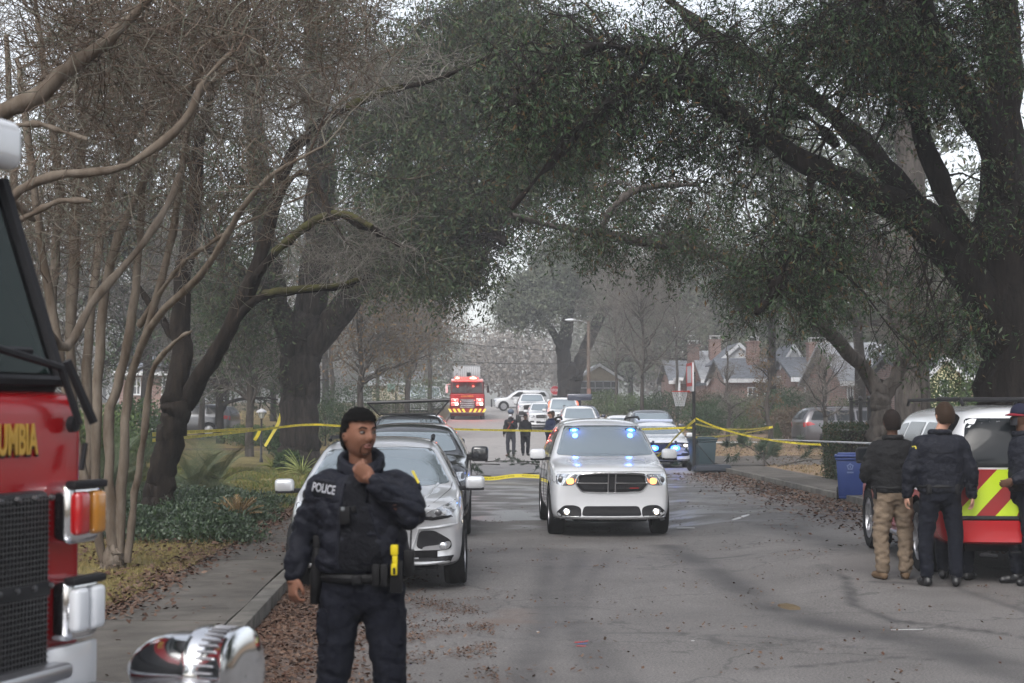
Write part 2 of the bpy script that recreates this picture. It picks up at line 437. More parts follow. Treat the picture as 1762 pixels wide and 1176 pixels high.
def road():
    ys = list(np.arange(9.3, 30, .09)) + list(np.arange(30, 62, .25)) + list(np.arange(62, 150, 2)) + [160, 200, 260, 330]
    ts = np.linspace(0, 1, 110)
    V = []; F = []; n = len(ts)
    for y in ys:
        k = kl(y); V += [(k + (KR - k) * t, y, base_z(y, k + (KR - k) * t)) for t in ts]
    F = [(j * n + i, j * n + i + 1, (j + 1) * n + i + 1, (j + 1) * n + i) for j in range(len(ys) - 1) for i in range(n - 1)]
    b0 = len(V)                                                      # the cross street the camera stands on
    xs = [-300, -60, -20, -8, -4, kl(9.3)] + list(np.linspace(-1, 7, 9)) + [KR, 12, 20, 60, 300]; yc = [-9, -4, 0, 3, 6, 8, 9.3]
    V += [(x, y, base_z(y)) for y in yc for x in xs]; mm = len(xs)
    F += [(b0 + j * mm + i, b0 + j * mm + i + 1, b0 + (j + 1) * mm + i + 1, b0 + (j + 1) * mm + i) for j in range(len(yc) - 1) for i in range(mm - 1)]
    me = bpy.data.meshes.new('road'); me.from_pydata(V, [], F); me.materials.append(asphalt())
    A = np.array(V); x, y = A[:, 0], A[:, 1]
    nz = np.array([noise.fractal(Vector((a * .9, b * .9, 0)), 1., 2., 4) for a, b, c in V]); nz2 = np.array([noise.fractal(Vector((a * 4, b * 4, 3)), 1., 2., 3) for a, b, c in V])
    def dist(pts):
        pts = [(P(px, py, 1.78 * FOC / (py - 710)).x, 1.78 * FOC / (py - 710)) for px, py in pts]
        d = np.full(len(x), 1e9)
        for (ax, ay), (bx, by) in zip(pts[:-1], pts[1:]):
            t = np.clip(((x - ax) * (bx - ax) + (y - ay) * (by - ay)) / ((bx - ax) ** 2 + (by - ay) ** 2), 0, 1)
            d = np.minimum(d, np.hypot(x - ax - t * (bx - ax), y - ay - t * (by - ay)))
        return d
    stain = np.zeros(len(x))
    def band(pts, w_, a): 
        nonlocal stain
        d = dist(pts) + nz2 * .04; stain = np.maximum(stain, min(.95, a * 1.7) * np.clip(1.25 - d / w_, 0, 1) * np.clip(.9 + nz * .7, .35, 1))
    band([(948, 930), (938, 1000), (935, 1060), (915, 1120), (890, 1200)], .17, .34)
    band([(1000, 930), (975, 985), (968, 1030), (1000, 1090), (1045, 1180)], .17, .32)
    band([(1060, 930), (1010, 980), (1000, 1030), (1030, 1090), (1090, 1180)], .10, .24)
    band([(1150, 925), (1225, 965), (1300, 1010), (1400, 1055), (1520, 1090), (1790, 1170)], .28, .5)
    band([(1340, 905), (1400, 925), (1470, 945)], .45, .42)
    band([(1412, 970), (1452, 990), (1470, 1030), (1540, 1062), (1640, 1078), (1790, 1100)], .06, .62)
    band([(1180, 1082), (1330, 1090), (1450, 1110), (1600, 1120), (1790, 1160)], .04, .5)
    band([(1020, 1078), (1200, 1080), (1250, 1105)], .035, .45)
    band([(1300, 1150), (1420, 1142), (1540, 1130), (1700, 1140)], .04, .5)
    band([(1420, 1060), (1600, 1100), (1700, 1135), (1790, 1150)], .28, .45)
    band([(1180, 946), (1290, 945)], .09, .75)
    band([(830, 935), (900, 930), (1000, 933)], .4, .22)
    band([(1500, 1000), (1640, 1010), (1790, 1060)], .08, .5)
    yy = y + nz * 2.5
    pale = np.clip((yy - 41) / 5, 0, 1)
    wet = np.clip((yy - 24) / 3, 0, 1) * np.clip((46 - yy) / 4, 0, 1)
    stain = np.maximum(stain, wet * .38 * (1 + nz))
    run = np.exp(-((x - (KR - .45 - nz * .35)) / .35) ** 2) * (y > 27) * (y < 47)
    wetf = np.clip(wet * np.clip(.5 + nz * 1.6, 0, 1) * .8 + run * 1.2, 0, 1)
    kx = np.array([kl(b) for b in y]); dl = x - kx
    dust = np.clip(1.15 - dl / (1.1 + nz * .9), 0, 1) * (y > 9) * np.clip((27 - y) / 6, 0, 1) + .6 * np.clip(nz * 2.2 - .25 - np.maximum(dl - 1.7, 0) * 1.1, 0, 1) * (y < 16)
    dust = np.maximum(dust, np.clip(1.2 - (KR - x) / (1.7 + nz * 1.2), 0, 1) * (y > 24) * (y < 44) * .9 * (1 - run))
    dust = np.clip(dust, 0, .92) * (y > 9.3)
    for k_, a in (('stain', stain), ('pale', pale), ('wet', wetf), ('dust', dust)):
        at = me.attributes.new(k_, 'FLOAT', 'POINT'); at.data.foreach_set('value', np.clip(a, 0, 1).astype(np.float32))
    o = link('road', me, None, True); tag(o, kind='structure')
road()
# kerbs, sidewalks, driveway
M_conc = mat('concrete', (.095, .087, .078), .85, var=.28, vscale=1.6, bump=.5, bscale=60)
M_kerb = mat('kerb_stone', (.12, .113, .102), .85, var=.35, vscale=3, bump=.6, bscale=50)
def strip(name, xa, xb, y0, y1, dz0, m, solid=.14, step=2.4, zf=None):
    """a paved strip of slabs with real joints"""
    a = Acc(); y = y0
    while y < y1:
        e = min(y + step, y1) - (.012 if step < 5 else 0)
        za = base_z(y, xa(y)) + dz0; zb = base_z(e, xa(e)) + dz0; j = random.uniform(-.004, .004)
        xa0, xa1, xb0, xb1 = xa(y), xa(e), xb(y), xb(e)
        a.add([(xa0, y, za + j), (xb0, y, za + j), (xb1, e, zb + j), (xa1, e, zb + j), (xa0, y, za - solid), (xb0, y, za - solid), (xb1, e, zb - solid), (xa1, e, zb - solid)],
              [(0, 1, 2, 3), (0, 4, 5, 1), (1, 5, 6, 2), (2, 6, 7, 3), (3, 7, 4, 0)])
        y += step
    return tag(a.build(name, m, bevel=.012 if step > 1 and 'kerb' in name else 0, seg=2), kind='structure')
strip('kerb', lambda y: kl(y) - .16, lambda y: kl(y), 9.3, 120, .13, M_kerb, step=3)
strip('kerb', lambda y: KR, lambda y: KR + .16, 9.3, 47, .13, M_kerb, step=3)
strip('kerb', lambda y: KR, lambda y: KR + .16, 57, 120, .13, M_kerb, step=3)
strip('sidewalk', lambda y: kl(y) - 1.32, lambda y: kl(y) - .165, 9.3, 60, .134, M_conc, step=1.5)
strip('sidewalk', lambda y: KR + .165, lambda y: KR + 1.5, 9.3, 47, .134, M_conc, step=1.5)
strip('sidewalk', lambda y: KR + .165, lambda y: KR + 1.5, 57, 100, .134, M_conc, step=1.5)
strip('driveway', lambda y: KR + .01, lambda y: 24, 47.2, 56.8, .136, M_conc, step=4.8)
strip('gutter', lambda y: KR - .45, lambda y: KR - .01, 9.4, 47, .006, M_kerb, solid=.03, step=3)
strip('path', lambda y: 9.0, lambda y: 40, 71, 72.3, .15, mat('path_concrete', (.45, .44, .43), .8, var=.1), step=1.3)
strip('driveway', lambda y: -30, lambda y: -3.6, 58, 61, .19, mat('drive_gravel', (.3, .29, .29), .85, var=.25, vscale=3), step=3)
# lawns
M_lawnL = mat('lawn_left', (.10, .085, .035), .95, col2=(.19, .155, .065), vscale=1.1, bump=1, bscale=40)
M_lawnR = mat('lawn_right', (.24, .165, .115), .95, col2=(.18, .135, .09), vscale=.9, bump=1, bscale=30)
M_lawnF = mat('lawn_far', (.13, .10, .05), .95, col2=(.19, .14, .05), vscale=.5, bump=1, bscale=20)
def lawn(xs, y0, y1, m, n=40):
    ys = np.linspace(y0, y1, n)
    grid_mesh('lawn', lambda y: xs(y), ys, lambda x, y: ground_z(x, y) + .004 + .02 * noise.noise(Vector((x, y, 0))), m)
lawn(lambda y: list(np.linspace(-20, kl(y) - 1.36, 24)), 9.3, 57.8, M_lawnL)
lawn(lambda y: list(np.linspace(-45, -3.6, 24)), 61.2, 118, M_lawnF)
lawn(lambda y: list(np.linspace(KR + 1.52, 30, 20)), 9.3, 47, M_lawnR)
lawn(lambda y: list(np.linspace(KR + 1.52, 55, 20)), 57, 70.9, M_lawnR)
lawn(lambda y: list(np.linspace(KR + 1.52, 60, 20)), 72.4, 118, M_lawnR)

# grass, ground cover, leaf litter  (nobody could count them)
LEAF_BROWN = [(.04, .022, .015), (.085, .048, .033), (.12, .078, .056), (.06, .027, .018), (.15, .105, .08)]
M_litter = mat('leaf_litter', (.1, .05, .03), .8, island=LEAF_BROWN)
def flat_leaves(Q, xy, size=(.04, .085), lift=.012, zf=ground_z, tilt=.35):
    n = len(xy); z = np.array([zf(a, b) for a, b in xy]) + RNG.uniform(.004, lift * 2.4, n) + .004
    o = np.column_stack([xy, z]); a = RNG.uniform(0, 2 * PI, n); L = RNG.uniform(*size, n)[:, None]
    d = unit(np.column_stack([np.cos(a), np.sin(a), RNG.normal(size=n) * tilt])); s = unit(np.column_stack([-np.sin(a), np.cos(a), RNG.normal(size=n) * tilt]))
    Q.quads(np.stack([o - d * L / 2, o + s * L * .32, o + d * L / 2, o - s * L * .32], 1))
def clumpy(n, fx, fy, thr=-.05, sc=1.6):
    out = []
    while len(out) < n:
        x, y = fx(), fy()
        if callable(x): x = x(y)
        if noise.fractal(Vector((x * sc, y * sc * .8, 9)), 1, 2, 3) > thr + random.uniform(-.25, .25): out.append((x, y))
    return np.array(out)
def uni(a, b): return lambda: random.uniform(a, b)
Q = Quads()
flat_leaves(Q, np.array([(kl(y) + abs(random.gauss(.0, .55)) + .02, y) for y in RNG.uniform(9.4, 24, 15000)]), (.014, .062))
flat_leaves(Q, clumpy(5200, uni(-1.9, .15), uni(9.4, 15.5), .15), (.012, .035))
flat_leaves(Q, clumpy(1500, uni(-.2, 6.5), uni(9.4, 30), .35), (.02, .05))
flat_leaves(Q, np.array([(KR - abs(random.gauss(0, .8)) - .05, y) for y in RNG.uniform(19, 44, 5200)]), (.05, .1))
tag(Q.build('fallen_leaves', M_litter), 'brown fallen leaves and pine straw drifted along both gutters', 'leaf litter', kind='stuff')
Q = Quads()
flat_leaves(Q, np.array([(kl(y) - 1.32 - random.gauss(0, .17), y) for y in RNG.uniform(12, 32, 5200)]), (.04, .085))
flat_leaves(Q, clumpy(3200, uni(-5.4, -3.3), uni(12.5, 30), .0), (.04, .09), .03)
flat_leaves(Q, np.array([(kl(y) - .16 - abs(random.gauss(0, .5)), y) for y in RNG.uniform(19, 32, 1500)]), (.03, .07))
flat_leaves(Q, np.array([(random.uniform(kl(y) - 1.3, kl(y) - .2), y) for y in RNG.uniform(9.5, 30, 260)]), (.03, .07))
flat_leaves(Q, clumpy(6000, uni(9, 30), uni(36, 70), -.1), (.06, .12), .03)
tag(Q.build('scattered_leaves', M_litter), 'dry leaves scattered over lawns and the edge of the sidewalk', 'leaf litter', kind='stuff')
def blades(Q, xy, h=(.03, .08), w_=.006, lean=.5, zf=ground_z):
    n = len(xy); z = np.array([zf(a, b) for a, b in xy]); o = np.column_stack([xy, z]); H = RNG.uniform(*h, n)[:, None]; a = RNG.uniform(0, 2 * PI, n)
    s = np.column_stack([np.cos(a), np.sin(a), 0 * a]) * w_; ln = RNG.normal(size=(n, 3)) * lean * H; ln[:, 2] = 0
    t = o + np.array([0, 0, 1]) * H
    Q.quads(np.stack([o - s, o + s, t + ln + s * .2, t + ln - s * .2], 1))
Q = Quads()
blades(Q, clumpy(26000, uni(-5.6, -3.25), uni(12.4, 21), -.25), (.02, .06), .004)
tag(Q.build('grass', mat('grass_near', (.1, .1, .03), .8, island=[(.28, .21, .09), (.14, .14, .05), (.22, .17, .07), (.32, .24, .12), (.10, .11, .035)])), 'short patchy green and straw coloured grass beside the sidewalk', 'grass', kind='stuff')
Q = Quads()
blades(Q, clumpy(26000, uni(-9, -3.4), uni(27, 44), -.25), (.03, .11), .01)
tag(Q.build('grass', mat('grass_mid', (.1, .1, .03), .8, island=[(.10, .12, .035), (.06, .10, .02), (.16, .14, .05), (.20, .16, .06)])), 'longer green grass beyond the ivy on the left lawn', 'grass', kind='stuff')
Q = Quads()
blades(Q, clumpy(9000, uni(9, 26), uni(57, 70.5), -.25), (.03, .07), .015)
blades(Q, clumpy(4000, uni(8.9, 14), uni(34, 46.8), -.1), (.03, .1), .01)
tag(Q.build('grass', mat('grass_straw', (.2, .13, .07), .9, island=[(.30, .20, .11), (.22, .15, .08), (.14, .13, .05), (.32, .24, .15)])), 'straw coloured dormant grass on the right-hand lawns', 'grass', kind='stuff')
def leafy_blob(Q, c, r, n, size=(.05, .08), wid=.5, shell=.75, up=.2, zf=None):
    u = unit(RNG.normal(size=(n, 3))); u[:, 2] = np.abs(u[:, 2]) if zf is not None else u[:, 2]
    k = 1 + .22 * np.array([noise.noise(Vector(q) * 2.3 + Vector(c)) for q in u]); rad = (RNG.uniform(shell ** 3, 1, n) ** (1 / 3) * k)[:, None]
    o = np.array(c) + u * rad * np.array(r)
    d = unit(RNG.normal(size=(n, 3)) * .8 + u * .7 + np.array([0, 0, up])); s = unit(np.cross(d, RNG.normal(size=(n, 3)))); L = RNG.uniform(*size, (n, 1))
    Q.quads(np.stack([o, o + d * L * .5 + s * L * wid * .5, o + d * L, o + d * L * .5 - s * L * wid * .5], 1))
GREEN_DARK = [(.018, .036, .014), (.035, .062, .022), (.022, .045, .022), (.055, .085, .04), (.03, .05, .015)]
GREEN_MID = [(.035, .06, .018), (.055, .09, .028), (.08, .11, .04), (.045, .07, .02)]
Q = Quads()
for i in range(52):
    y = random.uniform(20.4, 30.5); x = random.uniform(-6.6, -3.45 - max(0, (y - 21) * .02)); h = random.uniform(.14, .42)
    leafy_blob(Q, (x, y, ground_z(x, y) - .02), (random.uniform(.45, .8), random.uniform(.4, .7), h), 1100, (.035, .07), .6, .6, .5, zf=1)
tag(Q.build('ground_cover', mat('ivy_leaf', (.03, .05, .02), .45, island=[(.016, .032, .015), (.035, .062, .022), (.022, .042, .022), (.05, .085, .03), (.028, .05, .028), (.06, .08, .05)])), 'low dark green ivy bed around the foot of the dark leaning tree', 'ground cover', kind='stuff')
# ================================================================ TREES
M_barkdark = mat('bark_dark', (.008, .0065, .0055), .95, col2=(.026, .020, .016), vscale=7, bump=1., bdist=.06, bscale=12, stretch=(1, 1, .22))
M_barkoak = mat('bark_oak', (.012, .010, .009), .95, col2=(.050, .041, .036), vscale=9, bump=1., bdist=.08, bscale=9, stretch=(1, 1, .15))
M_barkblack = mat('bark_black', (.006, .005, .0045), .95, col2=(.020, .016, .014), vscale=9, bump=1., bdist=.06, bscale=10, stretch=(1, 1, .18))
M_barkmyrtle = mat('bark_myrtle', (.070, .052, .038), .8, col2=(.155, .13, .105), vscale=6, bump=.4, bscale=20, stretch=(1, 1, .3))
M_barkgrey = mat('bark_grey', (.030, .026, .023), .9, col2=(.085, .074, .066), vscale=8, bump=1., bdist=.05, bscale=10, stretch=(1, 1, .25))
M_twigbrown = mat('twig_brown', (.11, .075, .055), .85, island=[(.045, .032, .025), (.105, .075, .055), (.15, .12, .095), (.07, .048, .036), (.12, .125, .095), (.18, .155, .13)])
M_twiggrey = mat('twig_grey', (.12, .105, .095), .85, island=[(.09, .08, .07), (.15, .135, .12), (.2, .19, .17)])
M_moss = mat('mossy_bark', (.07, .07, .022), .95, col2=(.035, .03, .02), vscale=5, bump=.8, bscale=20)
M_leafoak = mat('oak_leaf', (.03, .05, .02), .55, island=[(.008, .022, .009), (.030, .056, .02), (.014, .034, .016), (.075, .105, .062), (.018, .036, .013), (.09, .05, .022), (.016, .036, .02), (.040, .078, .024), (.11, .13, .09)])
M_leafoak2 = mat('oak_leaf_far', (.04, .055, .025), .6, island=[(.022, .040, .019), (.04, .064, .028), (.028, .050, .025), (.07, .09, .042), (.06, .046, .024), (.034, .060, .03)])

def limb(T, pts, K=26, sides=14):
    """pts: (px, py, depth, radius in photo px at that depth)"""
    Pn = [P(a, b, d) for a, b, d, r in pts]; R = [r * d / FOC for a, b, d, r in pts]
    p, r = resample(Pn, R, K)
    p[1:-1] += RNG.normal(size=(K - 2, 3)) * r[1:-1, None] * .10
    T.append((p, r)); return p, r
def tree(name, label, cat, base, limbs, bark, blobs=(), leaf=None, group=None, twig=None, lvl=((5, .5, 1.1), (5, .2, .5)), per=5, lsize=(.07, .11), up=-.15, extra=(), leafname='crown', br_r=.022, lwid=.3, density=1., sag=.25, moss=None, bend=.5):
    """limbs -> trunk mesh; branches from limbs towards random points in the blobs, then twigs, then leaves -> crown"""
    root = empty(name, base, 0, label, cat, group); T = []
    for l in limbs: limb(T, l)
    off = np.array(base)
    QT = Quads()
    for p, r in T: QT.tubes((p - off)[None], r[None], 14)
    tk = QT.build('trunk', bark, root, True)
    surf_noise(tk, min(.10, T[0][1].max() * .16), 3.2 / max(.15, T[0][1].max() * 2.2), (1, 1, .6), random.random() * 9)
    LP = np.concatenate([p for p, r in T[0 if len(T) == 1 else 1:]]); LR = np.concatenate([r for p, r in T[0 if len(T) == 1 else 1:]])
    br = []; brR = []
    for (px, py, d, rx, ry, rd, n) in blobs:
        n = int(n * density); u = unit(RNG.normal(size=(n, 3))) * (RNG.uniform(0, 1, (n, 1)) ** .45)
        for q in u:
            tgt = np.array(P(px + q[0] * rx, py + q[2] * ry, d + q[1] * rd))
            dd = np.linalg.norm(LP - tgt, axis=1) + RNG.uniform(0, .35, len(LP)) * 3
            i = int(dd.argmin()); s = LP[i]; L = np.linalg.norm(tgt - s)
            mid = (s + tgt) / 2 + np.array([0, 0, L * sag]) + RNG.normal(size=3) * L * .1
            K = 7; t = np.linspace(0, 1, K)[:, None]
            c = (1 - t) ** 2 * s + 2 * t * (1 - t) * mid + t * t * tgt; c[1:] += RNG.normal(size=(K - 1, 3)) * L * .02
            br.append(c); r0 = min(LR[i] * .6, br_r * (.4 + L * .18)); brR.append(r0 * np.linspace(1, .3, K) ** 1.2)
    QB = Quads(); QL = Quads()
    if br:
        A = np.array(br) - off; R = np.array(brR); QB.tubes(A, R, 5); cur, cr = A, R
        for k, (n, l0, l1) in enumerate(lvl):
            if k: src = (.15, 1.)
            else: src = (.35, 1.)
            cur, cr = grow(cur, cr, n, src, (l0, l1), .75, up, 5, .12, .55)
            cr = np.maximum(cr, .0022 if leaf else .0036); QB.tubes(cur, cr, 4 if k == 0 else 3)
        if leaf:
            leaves(QL, cur, per, lsize, lwid, .45, lsize[1] * .5)
        QB.build('branches', twig or bark, root)
        if leaf: QL.build(leafname, leaf, root)
    return root

# --- big dark oak on the right; its limbs arch over the street
tree('oak_tree', 'huge dark evergreen oak behind the red and white fire vehicle, limbs arching over the street', 'tree', P(1745, 905, 22) * 1,
     [[(1758, 960, 22, 84), (1756, 860, 22, 76), (1752, 700, 22, 69), (1744, 560, 22, 64), (1730, 430, 22, 52), (1724, 300, 22.3, 38), (1730, 150, 22.5, 33), (1722, 0, 22.5, 31), (1700, -160, 22.5, 30)],
      [(1735, 600, 22, 50), (1660, 470, 21.8, 33), (1590, 392, 21.5, 25), (1520, 345, 21.2, 22), (1430, 305, 21, 21), (1375, 275, 21, 21), (1300, 222, 21.4, 17), (1255, 190, 21.8, 15), (1190, 160, 22.5, 12), (1100, 170, 24, 9), (1030, 215, 25, 7)],
      [(1690, 450, 22, 40), (1600, 375, 22.6, 26), (1530, 300, 23, 19), (1475, 240, 23.4, 16), (1400, 170, 23.8, 14), (1350, 135, 24.2, 13), (1290, 105, 24.6, 16), (1220, 60, 25, 12), (1150, 0, 25.5, 9)],
      [(1700, 520, 22, 34), (1655, 400, 21.7, 22), (1612, 300, 21.5, 19), (1580, 200, 21.4, 16), (1550, 110, 21.2, 14), (1520, 40, 21, 13), (1500, -60, 21, 10)],
      [(1725, 330, 22, 34), (1690, 210, 21.5, 26), (1640, 130, 21, 22), (1600, 40, 20.5, 18), (1560, -60, 20, 14)],
      [(1735, 480, 22, 40), (1790, 360, 21.5, 30), (1850, 200, 21, 24), (1900, 50, 21, 18)],
      [(1722, 60, 22, 26), (1700, -180, 20, 18), (1560, -330, 18, 14), (1350, -400, 17, 11), (1100, -430, 16.5, 8), (850, -420, 16, 4)],  # unseen limb above the frame, carries foliage added for windshield reflections
      [(1400, 285, 21, 12), (1395, 340, 20.8, 9), (1398, 400, 20.6, 7), (1360, 460, 20.4, 5), (1300, 540, 20.2, 3)],
      [(1270, 200, 21.8, 12), (1180, 130, 21, 15), (1140, 135, 20.6, 16), (1060, 165, 20.2, 12), (990, 230, 20, 9), (930, 300, 20, 6), (880, 360, 20, 4)],
      [(1180, 130, 21, 11), (1050, 80, 20.2, 10), (960, 110, 20, 8), (870, 190, 20, 5)],
      [(1350, 150, 24, 10), (1400, 60, 22.5, 9), (1460, 20, 21, 7), (1520, -40, 20, 5)],
      [(1440, 250, 23, 8), (1385, 200, 22, 8), (1330, 210, 21.4, 7), (1300, 260, 21, 5)]],
     M_barkblack,
     [(1300, 90, 22, 330, 120, 3.5, 135), (1000, 120, 21.5, 170, 130, 3, 85), (1560, 90, 20.8, 150, 130, 1.8, 80), (1500, 30, 24, 230, 60, 2, 40), (1620, 130, 20.6, 90, 150, 1.2, 22), (1400, 370, 21.2, 180, 90, 2, 34), (1180, 240, 22, 190, 90, 2.5, 60), (1360, 470, 20.8, 120, 100, 1.2, 24), (1615, 600, 21, 70, 70, .9, 16), (1480, 440, 21.4, 120, 60, 1.2, 16), (1700, 330, 20.6, 60, 60, .6, 6), (940, 230, 21, 110, 90, 2, 28), (1730, 40, 21, 90, 90, 1.5, 22), (1350, -430, 17, 450, 200, 3.5, 70), (1750, -500, 15, 300, 250, 3, 36)],  # last two leaf masses are unseen, added overhead for reflections and shade
     M_leafoak, lvl=((6, .45, 1.0), (5, .16, .42)), per=4, lsize=(.04, .115), up=-.35, br_r=.03)
# --- leaning tree in front of the grey pine; its long low limb reaches left over the pavement
tree('leaning_tree', 'forked leaning grey-brown tree behind the iron fence, one long limb over the sidewalk', 'tree', P(1515, 790, 36),
     [[(1512, 800, 36, 22), (1514, 740, 36, 18), (1516, 690, 36, 17), (1518, 665, 36, 16)],
      [(1514, 680, 36, 15), (1490, 638, 36, 13), (1440, 585, 35, 12), (1395, 545, 34, 11), (1330, 490, 33, 11), (1250, 445, 32, 10), (1190, 430, 31, 9), (1110, 418, 30, 9), (1030, 403, 29, 9), (950, 390, 28.5, 6), (880, 370, 28, 4)],
      [(1522, 680, 36, 13), (1556, 618, 36, 12), (1548, 560, 36.4, 12), (1520, 480, 37, 9), (1500, 400, 37, 6)],
      [(1030, 405, 29, 6), (1060, 350, 29, 6), (1120, 322, 29.4, 5), (1200, 318, 30, 4)],
      [(1545, 630, 36, 10), (1600, 560, 35, 8), (1640, 500, 34, 6)]],
     M_barkgrey, [(1330, 500, 32, 150, 80, 1.5, 46), (1150, 420, 30, 160, 36, 1., 38), (990, 380, 28.5, 110, 36, 1., 26), (1430, 480, 34, 110, 80, 1.5, 34), (1600, 560, 34, 60, 70, 1, 16), (1130, 350, 31, 130, 40, 1.5, 30), (1040, 320, 31, 90, 40, 1.5, 16)],
     M_leafoak, lvl=((6, .4, 1.0), (5, .15, .4)), per=4, lsize=(.07, .12), up=-.5)
# --- grey pine trunk
tree('pine_tree', 'tall straight grey pine trunk rising behind the leaning tree', 'tree', P(1572, 770, 46),
     [[(1575, 790, 46, 31), (1573, 600, 46, 28), (1570, 400, 46, 26), (1566, 200, 46, 24), (1560, 0, 46, 21), (1555, -300, 46, 15)]], M_barkgrey)
# --- big oak on the left, evergreen crown over the middle of the picture
tree('oak_tree', 'massive straight oak trunk on the left lawn behind the officer, evergreen crown over the street', 'tree', P(515, 793, 45),
     [[(515, 812, 45, 42), (515, 780, 45, 36), (515, 700, 45, 33), (515, 640, 45, 34), (518, 590, 45, 37), (520, 560, 45, 36)],
      [(508, 600, 45, 22), (470, 500, 44, 22), (455, 400, 43.5, 20), (445, 280, 43, 18), (430, 150, 42, 15), (410, 20, 41, 12)],
      [(520, 590, 45, 27), (545, 470, 45, 29), (552, 350, 45, 26), (548, 220, 45, 22), (540, 80, 45, 17), (530, -60, 45, 12)],
      [(533, 600, 45, 26), (590, 530, 44.5, 23), (625, 470, 44, 22), (650, 390, 43.5, 19), (690, 280, 43, 17), (740, 160, 42, 14), (800, 40, 41, 11)],
      [(640, 420, 44, 14), (720, 380, 42, 11), (800, 370, 40, 9), (870, 420, 38, 6)],
      [(690, 280, 43, 12), (780, 230, 41, 10), (880, 210, 39, 8), (960, 240, 38, 6)],
      [(480, 520, 44, 14), (420, 470, 43, 9), (360, 430, 42, 6)]],
     M_barkoak, [(800, 120, 41, 160, 140, 4, 110), (780, 310, 40, 170, 120, 3.5, 130), (950, 270, 39, 130, 90, 3, 80), (660, 220, 43, 130, 160, 4, 75), (660, 420, 43, 110, 70, 3, 40), (760, 460, 39.5, 90, 55, 2.5, 50), (440, 250, 42, 150, 200, 4, 45), (400, 540, 43, 90, 80, 2.5, 30), (540, 60, 44, 160, 110, 4, 40), (920, 50, 40, 150, 80, 4, 60)],
     M_leafoak2, lvl=((7, .7, 1.7), (6, .25, .7)), per=5, lsize=(.09, .17), up=-.3, br_r=.045, lwid=.34)
# --- dark leaning tree with mossy limbs
t = tree('leaning_tree', 'dark bare tree with mossy limbs leaning right out of the ivy bed', 'tree', P(272, 868, 25.5),
     [[(270, 882, 25.5, 32), (273, 840, 25.5, 25), (285, 780, 25.5, 23), (300, 720, 25.5, 26), (308, 680, 25.5, 27)],
      [(300, 700, 25.5, 22), (312, 620, 25.6, 18), (310, 560, 25.8, 16), (318, 450, 26, 14), (335, 350, 26.2, 12), (345, 240, 26.4, 10), (375, 120, 26.6, 8), (390, 0, 26.8, 5)],
      [(318, 700, 25.5, 18), (365, 620, 25.2, 15), (395, 560, 25, 14), (430, 490, 25, 13), (460, 400, 25, 12), (480, 320, 25, 11), (510, 240, 25, 10)],
      [(510, 250, 25, 10), (570, 200, 24.8, 8), (640, 168, 24.6, 7), (700, 150, 24.4, 6), (770, 130, 24, 4), (860, 90, 23.5, 2)],
      [(420, 500, 25, 8), (470, 440, 24.7, 7), (540, 385, 24.4, 7), (590, 372, 24.2, 6), (640, 395, 24, 5), (690, 425, 23.8, 3)],
      [(395, 560, 25, 9), (450, 510, 24.8, 8), (520, 500, 24.6, 6), (580, 495, 24.4, 4), (625, 480, 24.2, 3)],
      [(345, 330, 26, 7), (310, 230, 26, 6), (260, 120, 26, 4)], [(480, 330, 25, 6), (530, 300, 24.5, 5), (590, 410, 24, 3), (650, 470, 23.8, 2)],
      [(316, 600, 25.7, 8), (270, 540, 26, 6), (230, 480, 26, 4)]],
     M_barkdark, [(640, 140, 24.5, 170, 70, 1.2, 30), (600, 430, 24.2, 120, 60, .8, 24), (350, 150, 26, 130, 140, 1.5, 34), (500, 180, 25, 110, 100, 1.2, 20), (300, 480, 26, 70, 90, 1, 10)],
     lvl=((6, .4, .9), (5, .2, .5)), up=.0, twig=M_twiggrey, br_r=.02)
for pts in ([(455, 508, 24.8, 7), (520, 499, 24.5, 6), (580, 493, 24.3, 4), (622, 481, 24.1, 3)], [(470, 438, 24.6, 6.5), (540, 383, 24.3, 6.5), (590, 370, 24.1, 5.5), (640, 393, 23.9, 4.5)], [(600, 186, 24.6, 7.5), (640, 166, 24.5, 6.5), (690, 152, 24.3, 5.5)]):
    T = []; p, r = limb(T, pts); r *= 1.05; q = Quads(); q.tubes((p - np.array(t.location) + np.array([0, 0, .02]))[None], r[None], 10); q.build('mossy_limb', M_moss, t, True)
